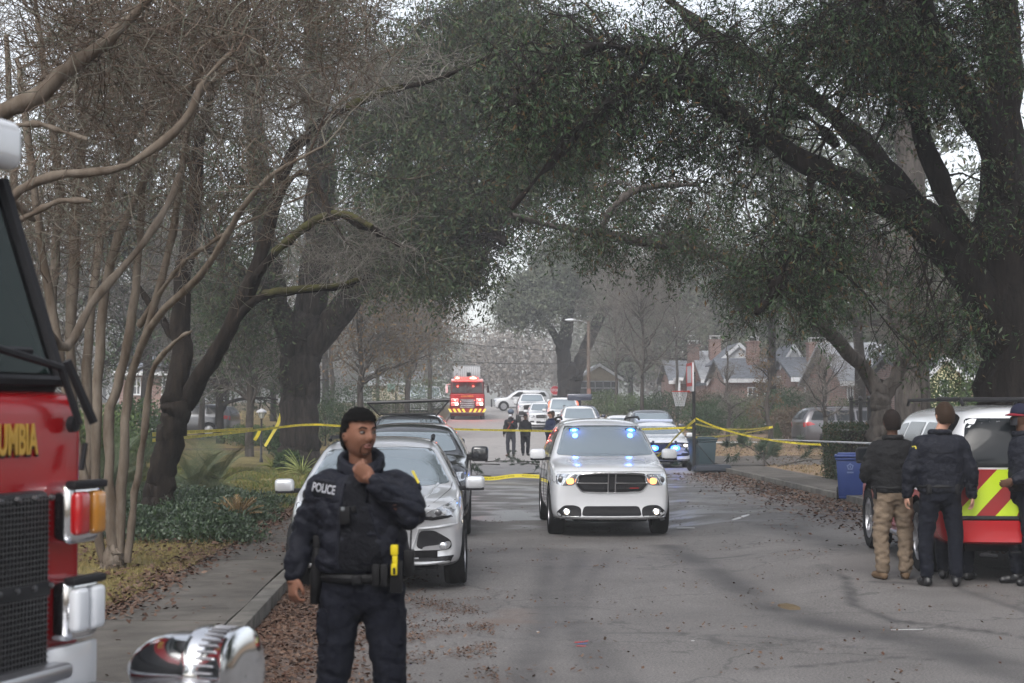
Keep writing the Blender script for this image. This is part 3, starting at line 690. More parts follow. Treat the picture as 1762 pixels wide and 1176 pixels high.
# --- crape myrtles: pale many-stemmed trees on the left
def myrtle(name, label, bx, by, d, stems, blobs, den=1., rb=.016):
    L = [[(bx, by + 6, d, 26 * 15 / d), (bx, by - 16, d, 20 * 15 / d)]]
    for s in stems: L.append(s)
    return tree(name, label, 'tree', P(bx, by, d), L, M_barkmyrtle, blobs, None, 'crape myrtles along the left sidewalk', M_twigbrown, ((5, .5, 1.2), (4, .3, .7), (3, .15, .4)), up=.12, br_r=rb, density=den * .62, sag=.05)
myrtle('crape_myrtle', 'pale many-stemmed bare crape myrtle standing nearest, just right of the fire engine', 196, 968, 17,
       [[(178, 968, 17, 8), (166, 900, 17, 8), (164, 780, 17, 8), (170, 640, 17, 9), (180, 500, 17, 8), (215, 380, 16.8, 7), (290, 220, 16.5, 6), (380, 60, 16.2, 5), (420, -40, 16, 4)],
        [(196, 965, 17, 11), (190, 840, 17, 9), (188, 720, 17, 9), (205, 650, 17, 8), (225, 560, 17, 8), (240, 430, 17, 6), (250, 300, 17, 5), (300, 150, 17, 4)],
        [(206, 968, 17, 10), (208, 850, 17, 9), (216, 740, 17, 8), (224, 660, 17, 7), (260, 560, 16.6, 7), (340, 480, 16, 6), (400, 390, 15.6, 6), (420, 355, 15.4, 5), (470, 300, 15.2, 3.5), (560, 250, 15, 2.5)],
        [(218, 968, 17, 7), (232, 850, 17, 6), (248, 740, 16.8, 6), (262, 640, 16.6, 5), (300, 590, 16.2, 4), (330, 570, 16, 3)],
        [(166, 900, 17, 8), (130, 760, 17, 7), (100, 600, 17, 7), (70, 420, 17, 7), (50, 250, 17, 6), (30, 100, 17, 4)],
        [(240, 560, 17, 5), (300, 470, 16.5, 4), (360, 420, 16, 3), (430, 380, 15.6, 2.5), (540, 330, 15.2, 2)],
        [(225, 660, 17, 6), (290, 430, 16.6, 6), (330, 200, 16.2, 5), (380, 130, 16, 4.5), (450, 110, 15.8, 3)]],
       [(250, 120, 16.5, 230, 160, 1.6, 60), (130, 300, 17, 150, 180, 1.2, 30), (520, 60, 15.6, 230, 90, 1.2, 42), (330, 350, 16, 140, 110, 1, 16), (500, 260, 15.3, 120, 90, .6, 8)])
myrtle('crape_myrtle', 'reddish-barked crape myrtle with thick bundled stems behind the fire engine windshield', 120, 930, 20,
       [[(120, 930, 20, 9), (125, 780, 20, 9), (122, 620, 20, 9), (125, 460, 20, 9), (135, 300, 20, 8), (150, 160, 20, 6), (160, 0, 20, 4)],
        [(110, 930, 20, 9), (90, 760, 20, 9), (85, 600, 20, 9), (95, 440, 20, 8), (100, 300, 20, 8), (80, 150, 20, 6), (60, 0, 20, 4)],
        [(130, 930, 20, 9), (155, 780, 20, 8), (150, 620, 20, 8), (165, 470, 20, 7), (190, 330, 20, 7), (250, 190, 20, 5), (330, 90, 20, 4)],
        [(100, 930, 20, 8), (50, 700, 20, 8), (30, 450, 20, 8), (20, 250, 20, 6), (10, 60, 20, 4)]],
       [(140, 150, 20, 220, 180, 1.8, 52), (60, 350, 20, 120, 160, 1.3, 24), (330, 90, 20, 150, 110, 1.5, 26)])
myrtle('crape_myrtle', 'crape myrtle with branches crossing the top left corner, trunk outside the left edge', -260, 960, 11,
       [[(-262, 950, 11, 12), (-200, 640, 11, 12), (-110, 380, 11, 14), (-20, 215, 11, 15), (60, 170, 11, 15), (115, 120, 11, 14), (160, 88, 11, 12), (215, 40, 11, 9), (270, -20, 11, 8)],
        [(-262, 950, 11, 12), (-160, 600, 11, 10), (-60, 440, 11, 9), (20, 340, 11, 8), (90, 305, 11, 8), (150, 298, 11, 7), (220, 285, 11, 7), (290, 235, 11, 8), (330, 190, 11, 6), (350, 140, 11, 5), (400, 90, 11, 4)],
        [(-240, 940, 11, 10), (-100, 600, 11, 9), (60, 560, 11.5, 8), (110, 600, 12, 8), (160, 520, 12.2, 7), (230, 440, 12.4, 7), (280, 370, 12.6, 6), (310, 300, 12.8, 5)],
        [(-20, 230, 11, 7), (60, 213, 11, 5), (100, 225, 11, 5), (150, 240, 11, 4)],
        [(-60, 440, 11, 8), (10, 392, 11, 7), (90, 352, 11, 6), (130, 345, 11, 5), (160, 348, 11, 3)],
        [(-120, 400, 11, 9), (-20, 330, 11, 7), (60, 380, 11.4, 4)]],
       [(120, 60, 11.2, 200, 90, .8, 26), (330, 40, 11.5, 130, 70, .8, 10)], 1., .012)

# --- generic trees placed by their foot; kinds: bare / evergreen, each built round its own trunk
def ftree(name, label, px, d, h, spread, kind, group, n=34, tr=.16, pyb=None, leafm=None, lean=0., seed=0, crown=.35, lv=None, ls=None, barkm=None):
    x = X(px, d); z = ground_z(x, d) - .05; root = empty(name, (x, d, z), 0, label, 'tree', group)
    top = np.array([lean, 0, h * .78]); K = 9; t = np.linspace(0, 1, K)[:, None]
    tp = top * t + RNG.normal(size=(K, 3)) * tr * .5 * np.sin(t * PI); Q1 = Quads(); Q1.tubes(tp[None], (tr * np.linspace(1, .35, K))[None], 8); tr_ = tp[None]; trr = (tr * np.linspace(1, .35, K))[None]
    main, mr = grow(tr_, trr, n, (crown, 1.), (.35 * spread, spread), .9, .25 if kind == 'bare' else .1, 7, .09, .6); Q1.tubes(main, mr, 6)
    Q1.build('trunk', barkm or (M_barkgrey if kind == 'bare' else M_barkdark), root, True)
    Q2 = Quads(); c, r = grow(main, mr, 6, (.25, 1.), (.25 * spread, .5 * spread), .75, .1, 5, .1, .5); Q2.tubes(c, np.maximum(r, .006), 4)
    c, r = grow(c, r, 5, (.2, 1.), (.12 * spread, .28 * spread), .7, .0, 4, .12, .5); Q2.tubes(c, np.maximum(r, .005), 3)
    if kind == 'bare':
        c, r = grow(c, r, 4, (.2, 1.), (.07 * spread, .16 * spread), .7, .0, 3, .1, .5); Q2.tubes(c, np.maximum(r, .0035), 3)
    Q2.build('branches', M_twiggrey if kind == 'bare' else M_barkdark, root)
    if kind != 'bare' or leafm:
        Q3 = Quads(); leaves(Q3, c, lv or 7, ls or (.12, .24), .4, .3, .14 * spread * .3); Q3.build('crown', leafm or M_leafoak2, root)
    return root
M_leafrust = mat('rust_leaf', (.13, .07, .03), .8, island=[(.15, .08, .045), (.11, .09, .05), (.17, .10, .045), (.09, .075, .045)])
M_leafhaze = mat('hazy_leaf', (.06, .075, .04), .8, island=[(.07, .09, .06), (.11, .125, .085), (.085, .105, .075), (.13, .13, .095)])  # leaf greens paled, smoke haze painted into the colour
G = 'bare trees standing in the left gardens'
for px, d, h, sp, lab, lf in [(430, 52, 6.5, 2.6, 'small spreading bare tree behind the black garden lantern', None), (620, 62, 9, 3.2, 'bare tree with a few rust leaves right of the big oak trunk', M_leafrust),
        (700, 78, 12, 4.2, 'tall bare tree with rust leaves above the raised black rack', M_leafrust), (345, 70, 9, 3.4, 'bare grey tree behind the grey parked car', None),
        (740, 98, 15, 5, 'bare hazy tree left of the distant fire truck', M_leafrust), (570, 88, 13, 4.6, 'tall bare tree just right of the oak trunk, far back', None), (650, 115, 17, 6, 'pale hazy bare tree far behind on the left', None), (230, 62, 10, 3.6, 'bare tree behind the crape myrtle stems', None), (60, 48, 9, 3.4, 'bare tree far left behind the fire engine', None)]:
    ftree('bare_tree', lab, px, d, h, sp, 'bare', G, leafm=lf, lv=1, ls=(.12, .2))
G = 'bare trees in the right-hand yards'
for px, d, h, sp, lab, n in [(1105, 82, 11, 3.8, 'bare tree left of the basketball hoop, behind the grey SUV', 40), (1165, 98, 11, 3.6, 'bare tree behind the hoop in front of the first house', 22), (1060, 104, 12, 4, 'thin bare tree right of the forked tree', 34), (1420, 60, 4.4, 1.8, 'bare multi-branched tree in front of the right brick house', 16), (1590, 38, 7.5, 2.2, 'bare twiggy tree behind the officers', 24)]:
    ftree('bare_tree', lab, px, d, h, sp, 'bare', G, n=n, tr=.12)
ftree('young_tree', 'slender upright young tree in the straw lawn behind the green bin', 1252, 70, 5.6, 1.3, 'bare', 'young trees on the right lawn', n=13, tr=.1, crown=.2)
ftree('young_tree', 'young tree with a few rusty leaves and tape tied round its trunk', 1324, 62, 4.8, 1.2, 'bare', 'young trees on the right lawn', n=10, tr=.13, leafm=M_leafrust, lv=1, ls=(.08, .14), crown=.3)
# --- forked tree in the distance, evergreen crown fading in the smoke
tree('forked_tree', 'distant forked evergreen tree behind the street lamp, fading in the smoke', 'tree', P(980, 712, 122),
     [[(978, 716, 122, 24), (978, 690, 122, 20), (980, 660, 122, 20), (980, 640, 122, 19)], [(972, 660, 122, 13), (970, 600, 122, 12), (975, 560, 122, 11), (978, 530, 121, 8), (970, 480, 120, 5)],
      [(985, 665, 122, 14), (1000, 620, 122, 11), (1020, 570, 122, 10), (1040, 530, 121, 9), (1050, 490, 120, 6), (1060, 440, 120, 4)], [(970, 610, 122, 7), (950, 570, 121, 6), (925, 545, 120, 4), (900, 530, 119, 3)]],
     M_barkdark, [(930, 510, 121, 70, 45, 5, 70), (1000, 470, 121, 80, 45, 5, 80), (1070, 500, 120, 60, 45, 5, 55), (890, 520, 120, 35, 25, 3, 24), (980, 430, 122, 90, 35, 4, 40)],
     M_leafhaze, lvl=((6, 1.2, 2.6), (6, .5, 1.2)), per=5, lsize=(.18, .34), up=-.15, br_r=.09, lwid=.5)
G = 'evergreen trees in the smoke at the end of the street'
for px, d, h, sp, lab in [(1150, 140, 17, 6.5, 'dark evergreen behind the first brick house'), (1230, 118, 15, 5.5, 'evergreen tree behind the brick house chimneys'), (1340, 112, 14, 5.5, 'evergreen tree rising behind the middle brick house'), (1450, 104, 15, 5.5, 'evergreen tree behind the right brick house'), (1560, 90, 14, 5, 'evergreen tree behind the yellow gabled house'), (700, 150, 14, 6, 'hazy evergreen left of the street end'), (1640, 70, 13, 4.5, 'dark evergreen beside the big dark oak trunk'), (1085, 150, 14, 5.5, 'hazy evergreen behind the cream house')]:
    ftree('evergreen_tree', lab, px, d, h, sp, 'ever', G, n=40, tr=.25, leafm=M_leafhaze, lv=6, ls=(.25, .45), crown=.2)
for px, d, h, sp, lab in [(380, 66, 11, 4, 'evergreen behind the grey parked car'), (300, 80, 13, 4.5, 'evergreen far left beyond the crape myrtles'), (120, 60, 12, 4.2, 'evergreen behind the fire engine'), (470, 95, 12, 4.4, 'evergreen left of the big oak trunk in the distance')]:
    ftree('evergreen_tree', lab, px, d, h, sp, 'ever', 'evergreen trees behind the left gardens', n=36, tr=.2, leafm=M_leafoak2, lv=6, ls=(.16, .3), crown=.15)
for px, d, h, sp, lab in [(1330, 84, 21, 7.5, 'tall evergreen whose crown shows high behind the right canopy'), (1480, 66, 19, 7, 'tall evergreen behind the forked leaning tree, crown high up'), (1180, 150, 24, 8, 'tall misty evergreen right of the forked tree'), (560, 120, 26, 9, 'tall misty evergreen behind the left oak'), (250, 70, 17, 6.5, 'tall evergreen crown behind the upper crape myrtle twigs')]:
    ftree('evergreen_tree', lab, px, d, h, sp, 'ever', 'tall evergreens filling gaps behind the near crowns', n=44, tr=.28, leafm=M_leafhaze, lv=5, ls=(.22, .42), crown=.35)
# --- far wood that closes the street
def woods():
    Q1 = Quads(); Q2 = Quads()
    for i in range(120):
        d = random.uniform(165, 255); x = random.uniform(-95, 150) * d / 200
        far = max(0, 1 - abs(X(870, d) - x) / 16)
        h = random.uniform(8, 14) * (1 - .12 * far) * (1.15 if x > 20 or x < -22 else 1.); r = random.uniform(3, 5.5); z = base_z(d)
        n = 2800
        leafy_blob(Q1 if random.random() < .5 else Q2, (x, d, z + h * .6), (r, r, h * .45), n, (.3, .55), .6, .2, .1)
        k = np.array([[(x + random.gauss(0, .2), d, z), (x + random.gauss(0, .4), d, z + h * .5), (x + random.gauss(0, .8), d, z + h)]]); Q2.tubes(k, np.array([[.3, .22, .08]]), 5)
    o = Q1.build('distant_woods', mat('far_leaf_hazed', (.07, .08, .05), .9, island=[(.12, .13, .11), (.16, .165, .14), (.14, .145, .125)])); tag(o, 'grey-green mass of woods fading into smoke at the street end', 'woods', kind='stuff')  # far greens paled towards the sky, haze put into the colour
    o = Q2.build('distant_woods', mat('far_twig_hazed', (.12, .10, .085), .9, island=[(.17, .155, .14), (.21, .19, .17), (.16, .145, .13)])); tag(o, 'brownish bare mass of woods fading into smoke behind the houses', 'woods', kind='stuff')  # twig tones lifted towards the sky too, haze in the colour
woods()
# --- low growth along both sides
def shrub(label, px, d, r, h, m, group, n=1500, name='shrub', size=(.05, .1), zoff=0, wid=.5):
    x = X(px, d); z = ground_z(x, d); root = empty(name, (x, d, z), 0, label, 'shrub', group)
    Q1 = Quads()
    for k in range(5):
        a = random.uniform(0, 6.28); rr = r * random.uniform(.0, .45)
        leafy_blob(Q1, (math.cos(a) * rr, math.sin(a) * rr, h * random.uniform(.42, .6)), (r * .7, r * .7, h * .45), n // 5, size, wid, .35, .3)
    Q1.build('foliage', m, root)
    Q2 = Quads(); st = np.array([[[0, 0, -.03], [.02, 0, h * .3], [.02, .02, h * .6]]] * 1); c, rr = grow(st, np.array([[.04, .03, .02]]), 10, (.1, 1), (.4 * h, .8 * h), .8, .4, 4); Q2.tubes(st, np.array([[.04, .03, .02]]), 6); Q2.tubes(c, rr, 4); Q2.build('stem', M_barkdark, root)
    return root
M_shrubd = mat('shrub_dark', (.03, .05, .02), .6, island=GREEN_DARK); M_shrubm = mat('shrub_mid', (.05, .08, .03), .6, island=GREEN_MID)
M_shrubb = mat('shrub_brown', (.09, .07, .05), .8, island=[(.10, .07, .05), (.14, .10, .07), (.08, .07, .04)])
G = 'shrubs and hedges in front of the brick houses'
for px, d, r, h, m, lab in [(1222, 76, 1.7, 2.0, M_shrubd, 'rounded grey-green hedge bush behind the hoop pole'), (1262, 84, 2.0, 2.2, M_shrubd, 'large dark bush left of the brick porch'), (1295, 80, 1.6, 1.9, M_shrubm, 'bright green bush in front of the grey roof'), (1340, 82, 2.1, 2.4, M_shrubd, 'dark bush under the pointed brick entrance'), (1385, 80, 2.1, 2.3, M_shrubd, 'wide dark bush left of the ivy wall'), (1430, 84, 1.8, 2.6, M_shrubd, 'tall bush in front of the ivy-covered brick wall'), (1480, 70, 1.6, 2.2, M_shrubm, 'bush behind the silver minivan roof'), (1205, 92, 1.7, 2.2, M_shrubb, 'brownish bush beside the hoop backboard'), (1130, 90, 2.2, 2.2, M_shrubd, 'dark bush behind the dark grey SUV'), (1090, 96, 2.0, 2.0, M_shrubm, 'bush left of the dark grey SUV roof'), (1045, 108, 2, 2.0, M_shrubm, 'grassy bush under the cream house windows'), (1690, 46, 2.6, 3.6, M_shrubm, 'light green shrub behind the fire vehicle roof'), (1640, 50, 2, 2.8, M_shrubd, 'shrub right of the grey pine trunk'), (1365, 72, 1.2, 1.6, M_shrubb, 'low brown shrub in front of the bushes')]:
    shrub(lab, px, d, r, h, m, G, 4200, size=(.08, .16))
shrub('dark conical potted evergreen behind the hoop pole', 1203, 60, .55, 1.5, M_shrubd, None, 900, size=(.04, .09))
G = 'shrubs in the left gardens'
for px, d, r, h, m, lab in [(610, 75, 2.6, 3.0, M_shrubd, 'big dark shrub mass left of the black pickup rack'), (680, 92, 3.0, 3.6, M_shrubm, 'green shrub mass above the raised black rack'), (560, 66, 1.9, 2.2, M_shrubd, 'dark shrub just right of the oak trunk'), (440, 64, 1.5, .9, M_shrubm, 'low bright green bush beside the grey parked car'), (745, 120, 3, 3, M_shrubm, 'hazy shrub left of the distant fire truck'), (400, 85, 3, 4, M_shrubd, 'dark shrub mass behind the grey parked car'), (250, 42, 1.4, 1.9, M_shrubd, 'dark shrub behind the crape myrtle stems'), (490, 52, .9, 1.1, M_shrubd, 'shrub behind the lantern post'), (150, 34, 1.3, 1.7, M_shrubm, 'green shrub beside the fire engine corner'), (500, 43.5, .45, .55, M_shrubd, 'small bush at the left foot of the big oak')]:
    shrub(lab, px, d, r, h, m, G, 4600, size=(.06, .13))
G = 'clipped small evergreens on the right lawn'
for px, lab in ((1278, 'clipped small cone evergreen left on the straw lawn'), (1337, 'clipped small cone evergreen beside the minivan tail')):
    d = 66; x = X(px, d); root = empty('topiary', (x, d, ground_z(x, d)), 0, lab, 'topiary', G); q = Quads()
    for h0, r0 in ((.18, .22), (.38, .27), (.58, .22), (.78, .13), (.92, .06)): leafy_blob(q, (0, 0, h0), (r0, r0, .16), 900, (.03, .06), .4, .5, .5)
    q.build('foliage', M_shrubm, root); B('stem', M_barkdark, root, (0, 0, .06), (.05, .05, .14))
shrub('small clipped evergreen showing above the green bin', 1214, 54, .3, .95, M_shrubd, None, 900, 'topiary', (.03, .06))
# box hedge beside the blue bin
def hedge(label, x0, x1, y0, y1, h, m, n=9000):
    root = empty('hedge', ((x0 + x1) / 2, (y0 + y1) / 2, ground_z(x0, y0)), 0, label, 'hedge'); q = Quads(); V = []
    u = RNG.uniform(0, 1, (n, 3)); f = RNG.integers(0, 3, n)
    u[f == 0, 0] = np.round(u[f == 0, 0]); u[f == 1, 1] = np.round(u[f == 1, 1]); u[f == 2, 2] = 1
    o = (u - [.5, .5, 0]) * [x1 - x0, y1 - y0, h]; o += RNG.normal(size=o.shape) * .045
    d = unit(RNG.normal(size=o.shape) + [0, 0, .5]); s = unit(np.cross(d, RNG.normal(size=o.shape))); L = RNG.uniform(.04, .08, (n, 1))
    q.quads(np.stack([o, o + d * L * .5 + s * L * .3, o + d * L, o + d * L * .5 - s * L * .3], 1)); q.build('foliage', m, root)
    B('branches', M_barkdark, root, (0, 0, h * .46), ((x1 - x0) * .9, (y1 - y0) * .85, h * .9), bevel=.05)
hedge('dark boxy hedge with copper tips between the blue bin and the iron fence', 8.75, 12.6, 36.2, 38.0, 1.32, mat('hedge_leaf', (.03, .045, .02), .55, island=[(.014, .026, .012), (.03, .05, .022), (.02, .034, .016), (.035, .052, .022), (.10, .06, .035)]), 16000)
q = Quads(); blades(q, np.column_stack([RNG.uniform(8.9, 12.5, 2600), RNG.normal(35.4, .35, 2600)]), (.1, .35), .012, 1.)
tag(q.build('border_grass', mat('liriope', (.05, .08, .04), .6, island=[(.06, .10, .05), (.10, .14, .08), (.04, .07, .035)])), 'tufted green border grass at the foot of the hedge', 'grass', kind='stuff')
# palms, spiky plants
def fan_plant(name, label, px, d, n, L, m, w_=.02, arch=.7, cat='plant', group=None, fr=9, zup=1.):
    x = X(px, d); z = ground_z(x, d); root = empty(name, (x, d, z), 0, label, cat, group); q = Quads()
    for i in range(n):
        a = random.uniform(0, 2 * PI); l = L * random.uniform(.7, 1.1); e = random.uniform(.35, 1.3) * zup; pts = []; p = Vector((0, 0, .05)); dr = Vector((math.cos(a) * math.cos(e), math.sin(a) * math.cos(e), math.sin(e)))
        for k in range(8): pts.append(p.copy()); p += dr * l / 7; dr = (dr + Vector((0, 0, -arch * .22))).normalized()
        pts = np.array([tuple(v) for v in pts]); q.tubes(pts[None], np.linspace(.012, .004, 8)[None] * (w_ / .02), 3)
        if fr:
            side = unit(np.cross(unit(np.gradient(pts, axis=0)), [0, 0, 1.])); tg = unit(np.gradient(pts, axis=0)); V = []
            for k in range(fr * 4):
                u = .15 + .85 * k / (fr * 4); f = u * 7; j = min(int(f), 6); o = pts[j] * (1 - f + j) + pts[j + 1] * (f - j)
                for sg in (-1, 1):
                    dd = unit(side[j] * sg * .8 + tg[j] * .7 + np.array([0, 0, .25])); ll = l * .28 * math.sin(PI * (.12 + .8 * u)); wd = tg[j] * w_ * .5
                    V.append([o - wd, o + wd, o + dd * ll + wd * .2, o + dd * ll - wd * .2])
            q.quads(np.array(V))
        else:
            s = unit(np.cross(unit(pts[-1] - pts[0]), [0, 0, 1.])) * w_; V = [[pts[k] - s * (1 - k / 8), pts[k] + s * (1 - k / 8), pts[k + 1] + s * (1 - (k + 1) / 8), pts[k + 1] - s * (1 - (k + 1) / 8)] for k in range(7)]; q.quads(np.array(V))
    q.build('fronds', m, root)
M_palm = mat('palm_frond', (.06, .085, .05), .5, island=[(.04, .06, .03), (.07, .09, .05), (.03, .05, .022), (.12, .125, .08)])
G = 'feathery palms on the left lawn'
for px, d, lab, n, L in [(372, 33, 'feathery palm right of the dark leaning trunk', 26, 1.5), (335, 31, 'feathery palm touching the dark leaning trunk', 24, 1.4), (225, 29, 'feathery palm between the myrtle stems and the dark trunk', 26, 1.6), (175, 27, 'feathery palm behind the nearest myrtle stems', 24, 1.5)]:
    fan_plant('palm', lab, px, d, n, L, M_palm, .009, .9, 'palm', G, 14)
fan_plant('spiky_plant', 'yellow-green variegated spiky plant at the right foot of the big oak', 520, 41, 46, .75, mat('agave', (.3, .32, .12), .5, island=[(.32, .34, .12), (.2, .26, .08), (.42, .42, .2)]), .025, .6, fr=0)
fan_plant('spiky_plant', 'low yellow-green strappy plant beside the lantern post', 470, 44, 60, .5, mat('strappy', (.22, .24, .06), .5, island=[(.24, .25, .06), (.14, .17, .05), (.3, .28, .08)]), .02, .6, fr=0)
fan_plant('dry_shrub', 'tan dry leafy shrub at the edge of the ivy bed', 412, 24.5, 26, .5, mat('tan_leaf', (.28, .19, .09), .8, island=[(.3, .2, .1), (.22, .15, .07), (.34, .24, .13)]), .03, .4, fr=2)
# fallen pine boughs and branches
M_needle = mat('pine_needle', (.05, .075, .05), .6, island=[(.025, .045, .025), (.05, .075, .05), (.035, .055, .03), (.07, .09, .065)])
def bough(name, label, x, y, L, ang, h, tuft=12, group=None, spread=.5, nl=.16):
    z = ground_z(x, y) if x < kl(y) or x > KR else base_z(y, x)
    root = empty(name, (x, y, z), ang, label, 'fallen branch', group); q = Quads()
    K = 8; t = np.linspace(0, 1, K); main = np.stack([t * L, np.sin(t * 3) * L * .06, .03 + h * np.sin(t * 2.2) * .8], 1)[None]; r = np.linspace(.022, .006, K)[None]; q.tubes(main, r, 5)
    c, cr = grow(main, r, tuft, (.15, 1.), (.2 * L, .42 * L), .9, .35 * (h > .2), 5, .1, .5); c[..., 2] = np.maximum(c[..., 2], .02); q.tubes(c, cr, 4); q.build('stick', M_barkgrey, root)
    ql = Quads(); K2 = np.concatenate([c[:, 2:]]); n = 60; B_, k_, _ = K2.shape
    tt = RNG.uniform(0, k_ - 1.001, (B_, n)); i = tt.astype(int); b = np.arange(B_)[:, None]; o = (K2[b, i] * (1 - (tt - i))[..., None] + K2[b, i + 1] * (tt - i)[..., None]).reshape(-1, 3)
    tan = np.repeat(unit(K2[:, -1] - K2[:, 0]), n, 0); d = unit(tan + RNG.normal(size=o.shape) * spread); s = unit(np.cross(d, RNG.normal(size=o.shape))) * .009; LL = RNG.uniform(nl * .6, nl, (len(o), 1)); e = o + d * LL; e[:, 2] = np.maximum(e[:, 2], .01)
    ql.quads(np.stack([o - s, o + s, e + s * .3, e - s * .3], 1)); ql.build('needles', M_needle, root)
G = 'fallen pine boughs on the right sidewalk'
bough('pine_bough', 'upright fallen pine bough on the sidewalk behind the yellow tape', X(1318, 46), 46.3, 1.1, 1.3, .55, 16, G, .5, .28)
bough('pine_bough', 'fallen pine bough with its tip raised, left of the bigger one', X(1325, 46), 46.1, 1.4, 2.6, .85, 12, G, .5, .28)
bough('pine_bough', 'fallen pine bough trailing right towards the hedge', X(1335, 46), 45.8, 2.2, .1, .25, 12, G, .6, .26)
bough('pine_bough', 'flat pine bough beside the black hoop base', X(1250, 46), 47, 1.5, 2.9, .2, 9, G, .6, .2)
G = 'pine twigs littering the road beyond the tape on the ground'
for i, (px, py, L, lab) in enumerate([(835, 796, 1.3, 'long green twig lying nearest the two distant people'), (860, 800, 1.6, 'leafy branch flat on the pale road right of centre'), (900, 812, 1.1, 'twig on the road left of the white SUV mirror'), (845, 815, .9, 'small twig on the pale road near the black mirror'), (890, 797, .9, 'thin twig on the road under the two distant people'), (925, 800, .8, 'twig beside the white SUV mirror on the road')]):
    d = 1.78 * FOC / (py - 710); bough('fallen_twig', lab, X(px, d), d, L, random.uniform(-.3, .3) + (PI if i % 2 else 0), .04, 7, G, .8, .12)
# ================================================================ VEHICLES   (local frame: front faces -y, z = 0 on the road)
M_white = mat('paint_white', (.62, .63, .65), .25, coat=1., bump=.02, bscale=3)
M_silver = mat('paint_silver', (.50, .51, .53), .28, metal=.4, coat=1.)
M_black = mat('paint_black', (.012, .013, .016), .2, coat=1.)
M_greyp = mat('paint_grey', (.055, .058, .068), .3, metal=.4, coat=1.)
M_greyl = mat('paint_warm_grey', (.085, .08, .088), .32, metal=.4, coat=1.)
M_navy = mat('paint_navy', (.03, .035, .06), .25, coat=1.)
M_redp = mat('paint_red', (.30, .007, .010), .22, spec=.35)
M_glass = mat('window_glass', (.010, .012, .014), .05, spec=.22)
M_shield = mat('windshield_glass', (.26, .31, .34), .03, metal=.6, coat=1.)
M_trim = mat('black_trim', (.018, .018, .02), .5)
M_chrome = mat('chrome', (.75, .76, .78), .08, metal=1.)
M_alloy = mat('alloy', (.38, .38, .40), .3, metal=.9)
M_tyre = mat('tyre_rubber', (.014, .014, .015), .85, bump=.3, bscale=60)
M_lamp = mat('lamp_clear', (.55, .57, .6), .08, metal=.75, coat=1., var=.4, vscale=16)
M_lampd = mat('lamp_dark', (.05, .05, .055), .1, coat=1.)
M_taillamp = mat('tail_lamp', (.35, .01, .012), .12, coat=1.)
M_amber = mat('amber_lens', (.75, .22, .02), .15, emit=(1., .35, .05), estr=.35, coat=1.)
M_amberon = mat('amber_lit', (.8, .3, .1), .2, emit=(1., .30, .10), estr=1.6)
M_lit = mat('lit_lamp', (.9, .85, .75), .2, emit=(1., .86, .66), estr=2.5)
M_blue = mat('blue_strobe', (.1, .2, 1.), .2, emit=(.02, .12, 1.), estr=4.5)
M_bluecore = mat('blue_strobe_core', (.5, .7, 1.), .2, emit=(.35, .62, 1.), estr=2.6)
M_red = mat('red_strobe', (1., .1, .08), .2, emit=(1., .035, .03), estr=2.6)
M_redcore = mat('red_strobe_core', (1., .6, .5), .2, emit=(1., .42, .28), estr=3.)
M_plate = mat('plate_white', (.6, .62, .65), .4)
M_mesh = mat('grille_mesh', (.03, .03, .033), .45, metal=.5, bump=.8, bscale=90)
M_inside = mat('underbody', (.008, .008, .009), .9)
M_lime = mat('lime_reflective', (.42, .56, .02), .35)
M_redrefl = mat('red_reflective', (.24, .014, .016), .35)

